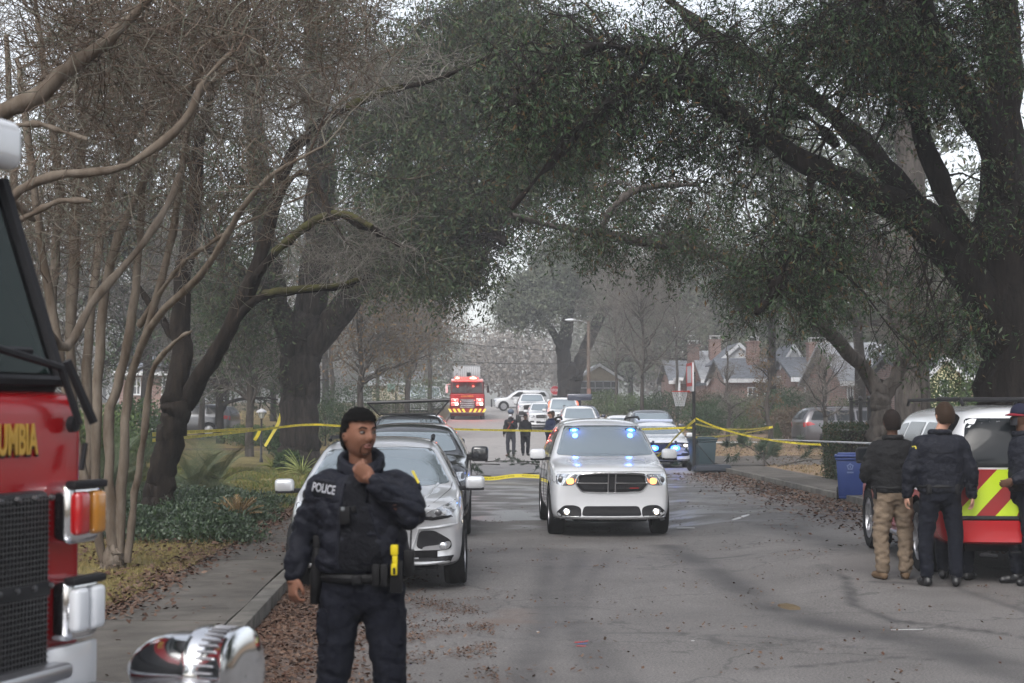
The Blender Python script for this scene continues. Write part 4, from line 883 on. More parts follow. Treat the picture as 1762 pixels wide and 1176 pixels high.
def car_body(name, st, W, m, parent, bow=.22, axles=(.95, 3.8), wr=.36, sub=2, crown=.035, rearbow=.10, belly=.02, mats=None, facecol=None, arch=True, tumble=.0, extra_front=0):
    """st: stations (y, zbottom, zshoulder, ztop, wfac, topfac): lofted, subdivided, wheel arches cut out"""
    V = []; n = None
    for (y, zb, zs, zt, wf, tf) in st:
        w_ = W / 2 * wf; wt = W / 2 * tf; h = zs - zb
        top = zt > zs + .25
        half = [(w_ * .80, zb), (w_ * .955, zb + .035), (w_ * .992, zb + h * .22), (w_, zb + h * .45), (w_ * .992, zb + h * .70), (w_ * .975, zs - .07 if h > .3 else zb + h * .85), (w_ * .945, zs)]
        if top: half += [(w_ * .945 * .5 + wt * .5 + .01, (zs + zt) / 2), (wt * 1.0, zt - .075), (wt * .90, zt - .012), (wt * .5, zt + crown * .75), (0, zt + crown)]
        else: half += [(w_ * .90, zs + (zt - zs) * .35), (w_ * .82, zs + (zt - zs) * .65), (w_ * .66, zs + (zt - zs) * .9), (w_ * .35, zt), (0, zt + .01)]
        rg = [(0, zb)] + half; full = [(x, z) for x, z in rg] + [(-x, z) for x, z in rg[1:-1]][::-1]
        n = len(full); V += [(x, y, z) for x, z in full]
    S = len(st); F = [(j * n + i, j * n + (i + 1) % n, (j + 1) * n + (i + 1) % n, (j + 1) * n + i) for j in range(S - 1) for i in range(n)]
    nh = (n + 2) // 2
    for b in (0, (S - 1) * n):
        for i in range(nh - 1):
            r0, r1 = b + i, b + i + 1; l0, l1 = b + (n - i) % n, b + (n - i - 1) % n
            q = [r0, r1, l1, l0]; q = list(dict.fromkeys(q))
            if len(q) >= 3: F.append(tuple(q))
    L = st[-1][0]; V = np.array(V)
    xx = np.abs(V[:, 0]) / (W / 2); f = np.clip(1 - V[:, 1] / 1.1, 0, 1); V[:, 1] += bow * xx ** 2.6 * f
    f = np.clip((V[:, 1] - L + .9) / .9, 0, 1); V[:, 1] -= rearbow * xx ** 2.6 * f
    me = bpy.data.meshes.new(name); me.from_pydata(V.tolist(), [], F)
    bm = bmesh.new(); bm.from_mesh(me); bmesh.ops.recalc_face_normals(bm, faces=bm.faces); bm.to_mesh(me); bm.free()
    for mm in (mats or [m]): me.materials.append(mm)
    o = link(name, me, None); md = o.modifiers.new('s', 'SUBSURF'); md.levels = md.render_levels = sub; bake(o)
    bv = bvh_of(o)
    if arch:
        c = Acc()
        for ay in axles:
            for sx in (-1, 1): c.lathe([(0, 0), (wr * 1.17, 0), (wr * 1.17, .5), (0, .5)], 32, 'x', (sx * (W / 2 - .30) - (.0 if sx > 0 else .5), ay, wr * .98))
        co = link('cut', c.mesh('cut', M_inside), None); me2 = co.data
        bm = bmesh.new(); bm.from_mesh(me2); bmesh.ops.remove_doubles(bm, verts=bm.verts, dist=1e-4); bmesh.ops.recalc_face_normals(bm, faces=bm.faces); bm.to_mesh(me2); bm.free()
        md = o.modifiers.new('b', 'BOOLEAN'); md.operation = 'DIFFERENCE'; md.object = co; md.solver = 'EXACT'; bake(o); bpy.data.objects.remove(co)
    me = o.data
    if facecol:
        for p in me.polygons: p.material_index = facecol(p.center, p.normal) if p.material_index < len(mats or [m]) else p.material_index
    if not any(mm == M_inside for mm in me.materials): me.materials.append(M_inside)
    if arch:
        ii = len(me.materials) - 1
        for p in me.polygons:
            c = p.center
            if abs(c.x) < W / 2 * .93 and c.z < wr * 2.3 and any(math.hypot(c.y - ay, c.z - wr * .98) < wr * 1.2 for ay in axles): p.material_index = ii
    me.polygons.foreach_set('use_smooth', np.ones(len(me.polygons), bool))
    try: me.set_sharp_from_angle(angle=math.radians(38))
    except Exception: pass
    o.parent = parent
    return o, bv
def wheels(root, W, axles, wr, rim=M_alloy, steer=0., wid=.23, inset=.02, cover=None):
    for ay in axles:
        for sx in (-1, 1):
            t = Acc(); w_ = wid / 2
            t.lathe([(wr * .66, -w_ * .9), (wr * .93, -w_), (wr * .985, -w_ * .8), (wr, -w_ * .4), (wr, w_ * .4), (wr * .985, w_ * .8), (wr * .93, w_), (wr * .66, w_ * .9)], 32, 'x')
            o = t.build('wheel', M_tyre, root, smooth=True); o.location = (sx * (W / 2 - w_ - inset), ay, wr)
            if steer and ay == axles[0]: o.rotation_euler.z = steer
            r = Acc(); r.lathe([(0, sx * w_ * .75), (wr * .12, sx * w_ * .8), (wr * .14, sx * w_ * .45), (wr * .60, sx * w_ * .35), (wr * .64, sx * w_ * .85), (wr * .68, sx * w_ * .88), (wr * .68, sx * w_ * .3)], 28, 'x')
            for k in range(5):
                a = 2 * PI * k / 5; c, s = math.cos(a), math.sin(a)
                r.prism([(c * wr * .1 - s * wr * .07, s * wr * .1 + c * wr * .07), (c * wr * .1 + s * wr * .07, s * wr * .1 - c * wr * .07), (c * wr * .66 + s * wr * .10, s * wr * .66 - c * wr * .10), (c * wr * .66 - s * wr * .10, s * wr * .66 + c * wr * .10)], sx * w_ * .5, sx * w_ * .78, axis='x')
            q = r.build('rim', rim, o, smooth=True)
def mirrored(poly): return [(-u, v) for u, v in poly][::-1]
def mirror_pair(root, W, y, z, m, w_=.24, h=.17, stalk=.10, low=M_trim, d=.12):
    for sx in (-1, 1):
        a = Acc(); cx = sx * (W / 2 + stalk + w_ / 2 - .06)
        a.box((cx, y, z), (w_, d, h)); o = a.build('mirror', m, root, bevel=min(.05, h * .28), seg=3)
        b = Acc(); b.box((cx, y, z - h * .42), (w_ * .92, d * .9, h * .22)); b.box((sx * (W / 2 + stalk * .3 - .05), y + .02, z - h * .36), (stalk * 1.6 + .06, .07, .05)); b.build('mirror_base', low, o, bevel=.012)
        g = Acc(); g.box((cx, y + d / 2 + .002, z + .01), (w_ * .82, .006, h * .66)); g.build('mirror_glass', M_glass, o)

SUV = lambda L, H, hood, cowl, roof0, zb=.30, hf=.62, rear=.30: [
    (0.0, zb + .04, hf, hood - .16, .84, .6), (.05, zb, hf + .12, hood - .09, .90, .6), (.18, zb - .03, hood - .17, hood - .045, .955, .6), (.45, zb - .05, hood - .10, hood - .005, .99, .6), (cowl * .72, zb - .06, hood - .05, hood + .03, 1., .6), (cowl - .06, zb - .06, hood - .01, hood + .07, 1., .7),
    (cowl + .05, zb - .06, hood + .01, hood + .26 * (H - hood) , 1., .82), ((cowl + roof0) / 2, zb - .06, hood + .02, hood + .66 * (H - hood), 1., .77), (roof0 - .06, zb - .06, hood + .03, H - .045, 1., .72), (roof0 + .25, zb - .06, hood + .03, H - .015, 1., .70), (L * .6, zb - .06, hood + .03, H, 1., .70), (L - .75, zb - .05, hood + .04, H - .03, 1., .69), (L - rear - .10, zb - .02, hood + .04, H - .07, .99, .68), (L - .14, zb, hood + .02, hood + .34, .965, .76), (L - .03, zb + .05, hood - .02, hood + .16, .93, .8), (L, zb + .10, hood - .10, hood + .0, .88, .8)]
def side_glass(root, bv, panes, m=M_glass, hnd=()):
    for sd in ('left', 'right'):
        for p in panes: patch('side_window', m, bv, sd, p, root, .004, .012, .1, 1)
def seam(root, bv, lines, side='left', w_=.008):
    for l in lines: stroke('panel_seam', M_trim, bv, side, l, w_, root)

# --------------------------------------------------------------- 1. white SUV with blue windshield strobes, driving towards the camera
def white_suv():
    root = empty('police_suv', (2.05, 22.8, base_z(24)), 0, 'plain white SUV driving in mid road with two blue windshield strobes lit', 'suv')
    W, L, H = 1.86, 5.1, 1.77
    o, bv = car_body('body', SUV(L, H, 1.12, 1.32, 2.12, .29, .70), W, M_white, root, bow=.26, axles=(.95, 3.98), wr=.385)
    wheels(root, W, (.95, 3.98), .385, inset=.0, wid=.25)
    patch('windshield', M_shield, bv, 'front', [(-.78, 1.225), (-.35, 1.20), (.35, 1.20), (.78, 1.225), (.62, 1.665), (.3, 1.685), (-.3, 1.685), (-.62, 1.665)], root, .012, .03, .06, 1)
    patch('windshield_shade_band', M_glass, bv, 'front', [(-.61, 1.655), (.61, 1.655), (.605, 1.675), (-.605, 1.675)], root, .009, .02, .06, 0)
    side_glass(root, bv, [[(1.6, 1.22), (2.5, 1.22), (2.5, 1.62), (2.15, 1.60)], [(2.56, 1.22), (3.45, 1.22), (3.4, 1.62), (2.56, 1.62)], [(3.55, 1.24), (4.35, 1.26), (4.2, 1.58), (3.5, 1.61)]])
    for s in (-1, 1):
        po = [(s * .49, .86), (s * .52, .965), (s * .70, .965), (s * .905, .955), (s * .91, .85), (s * .78, .785), (s * .58, .79)]
        h = patch('headlight', M_lamp, bv, 'front', po if s > 0 else po[::-1], root, .006, .03, .05, 1)
        q = Acc(); hy = bv.ray_cast(Vector((s * .76, -5, .875)), Vector((0, 1, 0)))[0]; q.ell((s * .76, hy.y - .002, .875), (.055, .02, .05)); q.build('projector', M_lampd, h, smooth=True)
        patch('turn_signal', M_amberon, bv, 'front', [(s * .575, .81), (s * .68, .805), (s * .69, .895), (s * .58, .905)], h, .012, .02, .04, 1)
        f = patch('fog_surround', M_trim, bv, 'front', [(s * .46, .45), (s * .56, .49), (s * .72, .49), (s * .84, .38), (s * .80, .31), (s * .46, .31)], root, .006, .03, .05, 1)
        hy = bv.ray_cast(Vector((s * .68, -5, .39)), Vector((0, 1, 0)))[0]
        q = Acc(); q.ell((s * .68, hy.y - .012, .39), (.062, .02, .055)); q.build('fog_lamp_ring', M_chrome, f, smooth=True); q = Acc(); q.ell((s * .68, hy.y - .026, .39), (.036, .018, .038)); q.build('fog_lamp', M_lit, f, smooth=True)
        hy = bv.ray_cast(Vector((s * .50, -5, 1.60)), Vector((0, 1, 0)))[0]
        b = Acc(); b.box((s * .46, hy.y - .004, 1.60), (.17, .02, .075)); b.box((s * .46, hy.y - .034, 1.555), (.20, .07, .012)); bb = b.build('strobe_housing_visor', M_trim, root, bevel=.006)  # lower visor added to block the strobe's mirror image in the glass
        q = Acc(); q.ell((s * .46, hy.y - .012, 1.60), (.075, .012, .034)); q.build('blue_strobe', M_blue, bb, smooth=True); q = Acc(); q.ell((s * .46, hy.y - .022, 1.60), (.034, .008, .018)); q.build('strobe_core', M_bluecore, bb, smooth=True)
    g = patch('grille', M_trim, bv, 'front', [(-.46, .70), (-.56, .83), (-.50, .955), (-.2, .975), (.2, .975), (.50, .955), (.56, .83), (.46, .70), (.2, .685), (-.2, .685)], root, .004, .03, .05, 1)
    patch('grille_mesh', M_mesh, bv, 'front', [(-.43, .73), (-.50, .83), (-.45, .925), (.45, .925), (.50, .83), (.43, .73)], g, .008, .02, .05, 1)
    ring('grille_surround', M_chrome, bv, 'front', [(-.46, .695), (-.56, .83), (-.50, .96), (-.2, .978), (.2, .978), (.50, .96), (.56, .83), (.46, .695), (.2, .68), (-.2, .68)], .026, g, .012)
    for l in ([(-.545, .828), (-.045, .828)], [(.045, .828), (.545, .828)], [(-.055, .69), (-.055, .97)], [(.055, .69), (.055, .97)]): stroke('grille_bar', M_chrome, bv, 'front', l, .03, g)
    q = Acc(); hy = bv.ray_cast(Vector((.34, -5, .75)), Vector((0, 1, 0)))[0]; q.box((.34, hy.y - .02, .75), (.14, .012, .012)); q.build('grille_badge', M_taillamp, g)
    patch('lower_intake', M_trim, bv, 'front', [(-.46, .33), (-.42, .475), (.42, .475), (.46, .33)], root, .005, .03, .05, 1)
    patch('lower_valance', M_trim, bv, 'front', [(-.86, .25), (-.84, .285), (.84, .285), (.86, .25), (.5, .23), (-.5, .23)], root, .008, .03, .05, 0)
    stroke('bumper_chrome_strip', M_chrome, bv, 'front', [(-.86, .31), (-.5, .295), (.5, .295), (.86, .31)], .03, root)
    stroke('hood_seam', M_trim, bv, 'front', [(-.88, .98), (-.5, 1.0), (.5, 1.0), (.88, .98)], .007, root)
    for s in (-1, 1): stroke('hood_crease', M_white, bv, 'front', [(s * .50, 1.045), (s * .56, 1.10), (s * .62, 1.17)], .02, root)
    stroke('wiper', M_trim, bv, 'front', [(-.62, 1.235), (-.1, 1.225), (.02, 1.232)], .016, root); stroke('wiper', M_trim, bv, 'front', [(.0, 1.23), (.4, 1.222), (.6, 1.23)], .016, root)
    mirror_pair(root, W, 1.62, 1.22, M_white, .25, .18, .07)
    q = Acc()
    for s in (-1, 1): q.tube([(s * .64, 2.2, H + .01), (s * .64, 2.4, H + .05), (s * .63, 4.2, H + .03), (s * .62, 4.4, H - .02)], .018, 6)
    q.build('roof_rail', M_trim, root, smooth=True)
    B('skid_plate', M_alloy, root, (0, .55, .30), (1.1, .5, .05), .015); B('underbody', M_inside, root, (0, 2.5, .36), (1.3, 4.4, .16))
    seam(root, bv, [[(1.62, .45), (1.60, 1.15)], [(2.53, .42), (2.53, 1.2)], [(3.5, .6), (3.52, 1.2)]]); seam(root, bv, [[(1.62, .45), (1.60, 1.15)], [(2.53, .42), (2.53, 1.2)]], 'right')
    return root
white_suv_root = white_suv()

# --------------------------------------------------------------- 2. silver SUV parked behind the officer
def silver_suv():
    root = empty('parked_suv', (-1.05, 15.85, base_z(17)), math.radians(1.2), 'silver compact SUV parked nearest on the left, behind the thinking officer', 'suv', 'parked cars along the left kerb')
    root.rotation_euler.y = math.radians(-.8)
    W, L, H = 1.90, 4.5, 1.58
    st = SUV(L, H, 1.02, 1.12, 2.0, .27, .66); o, bv = car_body('body', st, W, M_silver, root, bow=.34, axles=(.88, 3.57), wr=.36)
    wheels(root, W, (.88, 3.57), .36, inset=-.01, steer=-.06)
    patch('windshield', M_shield, bv, 'front', [(-.80, 1.10), (-.35, 1.065), (.35, 1.065), (.80, 1.10), (.60, 1.47), (.3, 1.495), (-.3, 1.495), (-.60, 1.47)], root, .012, .03, .06, 1)
    patch('parking_sticker', mat('sticker_blue', (.25, .5, .7), .4), bv, 'front', [(.58, 1.16), (.67, 1.16), (.67, 1.185), (.58, 1.185)], root, .008, .005, .05, 0)
    side_glass(root, bv, [[(1.4, 1.14), (2.2, 1.14), (2.25, 1.50), (2.0, 1.50)], [(2.28, 1.14), (3.15, 1.15), (3.1, 1.52), (2.32, 1.51)], [(3.22, 1.17), (3.9, 1.2), (3.7, 1.47), (3.2, 1.5)]])
    for s in (-1, 1):
        po = [(s * .52, .795), (s * .55, .845), (s * .72, .90), (s * .865, .955), (s * .87, .86), (s * .80, .80), (s * .62, .775)]
        h = patch('headlight', M_lamp, bv, 'front', po, root, .006, .03, .05, 1)
        patch('headlight_shade', M_trim, bv, 'front', [(s * .50, .755), (s * .52, .79), (s * .80, .795), (s * .82, .775), (s * .6, .745)], h, .006, .03, .05, 0)
        hy = bv.ray_cast(Vector((s * .66, -5, .83)), Vector((0, 1, 0)))[0]; q = Acc(); q.ell((s * .66, hy.y - .0, .83), (.04, .02, .035)); q.build('projector', M_lampd, h, smooth=True)
        f = patch('lower_grille', M_trim, bv, 'front', [(s * .42, .46), (s * .46, .64), (s * .62, .64), (s * .80, .53), (s * .80, .44), (s * .6, .415)], root, .006, .03, .05, 1)
        for k in range(3): stroke('grille_slat', M_lampd, bv, 'front', [(s * .46, .50 + k * .045), (s * (.78 - k * .06), .50 + k * .045)], .012, f)
        patch('fog_bezel', M_alloy, bv, 'front', [(s * .48, .43), (s * .50, .47), (s * .68, .485), (s * .76, .53), (s * .80, .50), (s * .76, .435)], f, .012, .02, .05, 1)
        hy = bv.ray_cast(Vector((s * .71, -5, .475)), Vector((0, 1, 0)))[0]; q = Acc(); q.ell((s * .71, hy.y - .02, .475), (.045, .02, .04)); q.build('fog_lamp', M_lamp, f, smooth=True)
    patch('grille', M_trim, bv, 'front', [(-.46, .74), (-.42, .84), (.42, .84), (.46, .74), (.3, .715), (-.3, .715)], root, .006, .03, .05, 1)
    stroke('grille_bar', M_chrome, bv, 'front', [(-.42, .785), (.42, .785)], .03, root)
    patch('centre_grille', M_trim, bv, 'front', [(-.36, .40), (-.33, .62), (.33, .62), (.36, .40)], root, .006, .03, .05, 1)
    patch('lower_valance', M_trim, bv, 'front', [(-.84, .29), (-.82, .375), (-.4, .345), (.4, .345), (.82, .375), (.84, .29), (.5, .25), (-.5, .25)], root, .012, .03, .05, 0)
    stroke('bumper_lip', M_alloy, bv, 'front', [(-.45, .345), (.45, .345)], .03, root)
    stroke('bumper_crease', M_silver, bv, 'front', [(-.86, .70), (-.6, .67), (-.45, .66), (-.37, .40), (-.30, .38)], .03, root); stroke('bumper_crease', M_silver, bv, 'front', [(.86, .70), (.6, .67), (.45, .66), (.37, .40), (.30, .38)], .03, root)
    stroke('hood_seam', M_trim, bv, 'front', [(-.5, .86), (.5, .86)], .008, root)
    for s in (-1, 1): stroke('hood_crease', M_silver, bv, 'front', [(s * .45, .87), (s * .52, .97), (s * .66, 1.09)], .03, root); stroke('hood_seam', M_trim, bv, 'front', [(s * .5, .86), (s * .62, .935), (s * .80, 1.04), (s * .82, 1.1)], .007, root)
    mirror_pair(root, W, 1.42, 1.08, M_silver, .22, .16, .08)
    q = Acc()
    for s in (-1, 1): q.tube([(s * .60, 2.0, H - .005), (s * .60, 2.2, H + .03), (s * .60, 3.7, H + .01), (s * .59, 3.9, H - .03)], .022, 6)
    q.build('roof_rail', M_trim, root, smooth=True)
    stroke('wiper', M_trim, bv, 'front', [(-.6, 1.17), (0, 1.14), (.1, 1.15)], .014, root)
    B('underbody', M_inside, root, (0, 2.2, .33), (1.3, 4.0, .2))
    seam(root, bv, [[(1.45, .4), (1.4, 1.1)], [(2.25, .38), (2.25, 1.12)], [(3.2, .6), (3.2, 1.15)]], 'right')
silver_suv()

def simple_car(name, label, cat, loc, rz, W, L, H, hood, cowl, roof0, paint, group=None, wr=.35, axles=None, zb=.30, hf=.62, rear=.3, bow=.24, shield=M_shield, front=True, lit=False, mw=(.22, .15), plate=True, grille_w=.42, rail=False, side=True, glassm=M_glass, rearside=False, sub=2, sedan=False, mats=None, facecol=None, lampm=M_lamp):
    root = empty(name, loc, rz, label, cat, group); axles = axles or (.92, L - 1.05)
    st = SUV(L, H, hood, cowl, roof0, zb, hf, rear)
    if sedan:
        st = st[:11] + [(L - 1.75, zb - .05, hood + .03, H - .06, 1., .68), (L - 1.2, zb - .03, hood + .04, hood + .30, 1., .74), (L - .95, zb, hood + .05, hood + .12, .99, .7), (L - .3, zb, hood + .02, hood + .09, .97, .7), (L - .05, zb + .04, hood - .05, hood + .04, .93, .7), (L, zb + .1, hood - .15, hood - .05, .88, .7)]
    o, bv = car_body('body', st, W, paint, root, bow=bow, axles=axles, wr=wr, sub=sub, mats=mats, facecol=facecol)
    wheels(root, W, axles, wr, inset=.01)
    gb = hood + .11; gt = H - .11
    patch('windshield', shield, bv, 'front', [(-W * .385, gb + .02), (-.3, gb - .01), (.3, gb - .01), (W * .385, gb + .02), (W * .31, gt), (-W * .31, gt)], root, .014, .03, .1, 1)
    if front:
        for s in (-1, 1):
            h = patch('headlight', lampm, bv, 'front', [(s * W * .27, hood - .30), (s * W * .28, hood - .18), (s * W * .455, hood - .17), (s * W * .46, hood - .29), (s * W * .38, hood - .33)], root, .006, .03, .08, 1)
            f = patch('lower_grille', M_trim, bv, 'front', [(s * W * .30, zb + .14), (s * W * .30, zb + .24), (s * W * .43, zb + .24), (s * W * .43, zb + .14)], root, .006, .03, .08, 1)
            if lit:
                hy = bv.ray_cast(Vector((s * W * .37, -5, hood - .24)), Vector((0, 1, 0)))[0]; q = Acc(); q.ell((s * W * .37, hy.y - .02, hood - .24), (.06, .03, .05)); q.build('lit_bulb', M_lit, h, smooth=True)
        g = patch('grille', M_trim, bv, 'front', [(-grille_w, hood - .36), (-grille_w - .02, hood - .17), (grille_w + .02, hood - .17), (grille_w, hood - .36)], root, .006, .03, .08, 1)
        stroke('grille_bar', M_chrome, bv, 'front', [(-grille_w, hood - .265), (grille_w, hood - .265)], .03, g)
        patch('intake', M_trim, bv, 'front', [(-.42, zb + .08), (-.42, zb + .22), (.42, zb + .22), (.42, zb + .08)], root, .006, .03, .08, 1)
        if plate: patch('number_plate', M_plate, bv, 'front', [(-.16, zb + .19), (-.16, zb + .27), (.16, zb + .27), (.16, zb + .19)], root, .02, .02, .08, 0)
    if side:
        e = L - 1.75 if sedan else L - .62
        b1 = roof0 + (e - roof0) * .33; b2 = roof0 + (e - roof0) * .68; zb_, zt_ = hood + .10, H - .14
        ps = [[(cowl + .25, zb_), (b1 - .04, zb_), (b1 - .04, zt_), (roof0 + .1, zt_ - .02)], [(b1 + .04, zb_), (b2 - .04, zb_), (b2 - .04, zt_), (b1 + .04, zt_)]]
        ps.append([(b2 + .04, zb_), (e + .25, zb_ + .03), (e + .05, zt_ - .04), (b2 + .04, zt_)] if not sedan else [(b2 + .04, zb_), (e + .25, zb_ + .02), (e - .1, zt_), (b2 + .04, zt_)])
        side_glass(root, bv, ps, glassm)
        for sd in ('left', 'right'):
            seam(root, bv, [[(cowl + .15, zb + .1), (cowl + .2, hood)], [(b1, zb + .1), (b1, hood + .05)], [(b2, zb + .25), (b2, hood + .05)]], sd); stroke('sill_trim', M_trim, bv, sd, [(axles[0] + .5, zb + .03), (axles[1] - .5, zb + .03)], .05, root)
            for yy in (b1 - .2, b2 - .2): stroke('door_handle', paint if not mats else mats[0], bv, sd, [(yy, hood - .08), (yy + .17, hood - .08)], .03, root)
    if rearside:
        patch('rear_window', glassm, bv, 'rear', [(-W * .34, hood + .15), (W * .34, hood + .15), (W * .28, H - .14), (-W * .28, H - .14)], root, .014, .03, .1, 1)
        for s in (-1, 1): patch('tail_lamp', M_taillamp, bv, 'rear', [(s * W * .36, hood - .17), (s * W * .46, hood - .17), (s * W * .45, hood + .03), (s * W * .38, hood + .03)], root, .008, .03, .08, 1)
        for sd in ('left', 'right'): patch('tail_lamp', M_taillamp, bv, sd, [(L - .55, hood - .06), (L - .16, hood - .13), (L - .14, hood + .03), (L - .30, hood + .06)], root, .008, .03, .08, 1)
        patch('rear_bumper', M_trim, bv, 'rear', [(-W * .42, zb + .02), (W * .42, zb + .02), (W * .42, zb + .18), (-W * .42, zb + .18)], root, .01, .03, .1, 0)
    mirror_pair(root, W, cowl + .3, hood + .07, paint if not mats else mats[-1] if False else paint, mw[0], mw[1], .06)
    if rail:
        q = Acc()
        for s in (-1, 1): q.tube([(s * W * .33, roof0 + .2, H), (s * W * .33, roof0 + .4, H + .045), (s * W * .325, L - 1.2, H + .03), (s * W * .32, L - .9, H - .02)], .02, 6)
        q.build('roof_rail', M_trim, root, smooth=True)
    B('underbody', M_inside, root, (0, L / 2, zb + .02), (W * .66, L * .86, .2))
    return root, bv
def glow(root, loc, col, e):
    l = bpy.data.lights.new('lamp_glow', 'POINT'); l.energy = e; l.color = col; l.shadow_soft_size = .05; l.specular_factor = 0; o = bpy.data.objects.new('lamp_glow', l); COL.objects.link(o); o.parent = root; o.location = loc
def G2(px, d): return (X(px, d), d, base_z(d))
# black SUV with big folded-out mirrors, then pickup with a black rack
r, bv = simple_car('parked_suv', 'black SUV with tall wide mirrors parked second on the left, just behind the silver one', 'suv', (-1.08, 22.65, base_z(23)), 0, 2.0, 5.0, 1.70, 1.17, 1.25, 1.98, M_black, 'parked cars along the left kerb', wr=.40, mw=(.27, .23), axles=(.95, 3.9))
for s in (-1, 1): B('mirror_arm', M_trim, r, (s * 1.02, 1.58, 1.20), (.2, .06, .06), .01)
r, bv = simple_car('pickup_truck', 'dark pickup with a wide black screened rack raised over its cab, third on left', 'pickup', (-1.42, 30.2, base_z(31)), 0, 1.95, 5.5, 1.86, 1.18, 1.35, 2.0, M_black, 'parked cars along the left kerb', wr=.40, mw=(.2, .2))
rk = Acc(); M_rk = mat('rack_metal', (.02, .02, .022), .45)
rk.tube([(-.9, 1.9, 2.10), (.85, 1.9, 2.16)], .035, 8); rk.tube([(-.9, 1.9, 2.10), (-.62, 2.0, 1.82)], .02, 6); rk.tube([(.85, 1.9, 2.16), (.56, 2.0, 1.82)], .02, 6); rk.tube([(-.62, 2.0, 1.86), (.56, 2.0, 1.86)], .02, 6)
fr = rk.build('rack', M_rk, r, smooth=True)
sc = Acc()
for k in range(44):
    u = k / 43; sc.tube([(-.88 + 1.72 * u, 1.9, 2.10 + .06 * u), (-.61 + 1.16 * u, 2.0, 1.86)], .0045, 4)
for k in range(6):
    v = (k + 1) / 7; sc.tube([(-.9 + .28 * v, 1.9 + .1 * v, 2.10 - .24 * v), (.85 - .29 * v, 1.9 + .1 * v, 2.16 - .30 * v)], .0045, 4)
sc.build('rack_screen', M_rk, fr)
# cars queued on the right, from near to far
def police_sedan():
    d = 48.2; r, bv = simple_car('police_car', 'white police sedan with black push bar, blue light and lit headlights, behind the green bin', 'police car', (5.98, d, base_z(d)), 0, 1.92, 5.0, 1.50, 1.02, 1.45, 2.25, M_white, wr=.36, sedan=True, lit=True, shield=M_shield, axles=(.95, 4.0))
    q = Acc(); y = -.13
    for s in (-1, 1): q.box((s * .36, y, .62), (.07, .09, .62)); q.tube([(s * .36, y, .86), (s * .80, y + .12, .84), (s * .82, y + .2, .5), (s * .36, y, .46)], .03, 8)
    q.box((0, y, .70), (.80, .05, .26)); q.box((0, y, .42), (.80, .06, .08)); q.build('push_bar', M_trim, r, bevel=.01)
    for s in (-1, 1):
        b = Acc(); b.ell((s * .34, y - .06, .70), (.15, .03, .09)); bb = b.build('blue_strobe', M_blue, r, smooth=True); c = Acc(); c.ell((s * .34, y - .085, .70), (.07, .02, .04)); c.build('strobe_core', M_bluecore, bb, smooth=True)
    a = Acc(); a.box((0, 2.7, 1.56), (1.25, .28, .09)); lb = a.build('light_bar', mat('lightbar_clear', (.5, .55, .7), .15, coat=1.), r, bevel=.03); return r
psd = police_sedan()
r, bv = simple_car('parked_suv', 'dark grey SUV behind the white police sedan, roof rails against the bushes', 'suv', (X(1131, 57), 57, base_z(58)), 0, 2.0, 5.1, 1.87, 1.17, 1.35, 2.1, M_greyp, 'vehicles queued in the right lane', wr=.39, rail=True, mw=(.24, .2))
GQ = 'vehicles queued in the right lane'
simple_car('parked_sedan', 'white sedan half hidden behind the dark grey SUV', 'car', (X(1078, 68), 68, base_z(69)), 0, 1.85, 4.8, 1.50, .98, 1.4, 2.2, M_white, GQ, sedan=True)
simple_car('parked_suv', 'white SUV with roof rails just beyond the white SUV with blue strobes', 'suv', G2(1001, 72), 0, 1.98, 5.0, 1.86, 1.15, 1.35, 2.1, M_white, GQ, wr=.38, rail=True)
# dark SUV with its tailgate raised
r, bv = simple_car('parked_suv', 'navy SUV with a raised dark tailgate between the white SUV and the white van', 'suv', G2(1008, 79), 0, 1.9, 4.7, 1.72, 1.1, 1.3, 2.0, M_navy, GQ)
B('raised_tailgate', M_navy, r, (-.05, 4.2, 2.18), (1.35, .55, .36), .05)
def white_van():
    r, bv = simple_car('white_van', 'white van with red-orange corner stripes and a light bar further up the queue', 'van', G2(972, 86), 0, 2.02, 5.6, 2.02, 1.22, 1.1, 1.75, M_white, GQ, wr=.37)
    for s in (-1, 1): patch('reflective_stripe', mat('orange_stripe_glow', (.8, .16, .08), .4, emit=(1, .2, .1), estr=.3), bv, 'front', [(s * .83, 1.3), (s * .93, 1.2), (s * .86, 1.75), (s * .76, 1.85)], r, .01, .02, .08, 0)  # faint emission imitates light thrown back by the stripes
    B('light_bar', M_trim, r, (0, 2.2, 2.09), (1.2, .25, .08), .02)
white_van()
simple_car('parked_suv', 'small white SUV behind the three people in the road', 'suv', G2(935, 90), 0, 1.82, 4.5, 1.66, 1.05, 1.2, 1.95, M_white, GQ)
def white_pickup():
    r, bv = simple_car('pickup_truck', 'tall white pickup truck with black grille at the far end of the queue', 'pickup', G2(917, 101), 0, 2.03, 6.0, 2.02, 1.38, 1.45, 2.0, M_white, GQ, wr=.42, zb=.5, hf=.9, mw=(.22, .34), grille_w=.55, lampm=M_lamp)
    patch('black_grille', M_trim, bv, 'front', [(-.62, .85), (-.6, 1.22), (.6, 1.22), (.62, .85)], r, .02, .03, .1, 1); B('bumper', M_trim, r, (0, -.08, .68), (1.9, .25, .26), .04)
    B('light_bar', M_white, r, (0, 2.4, 2.10), (1.2, .3, .10), .03)
white_pickup()
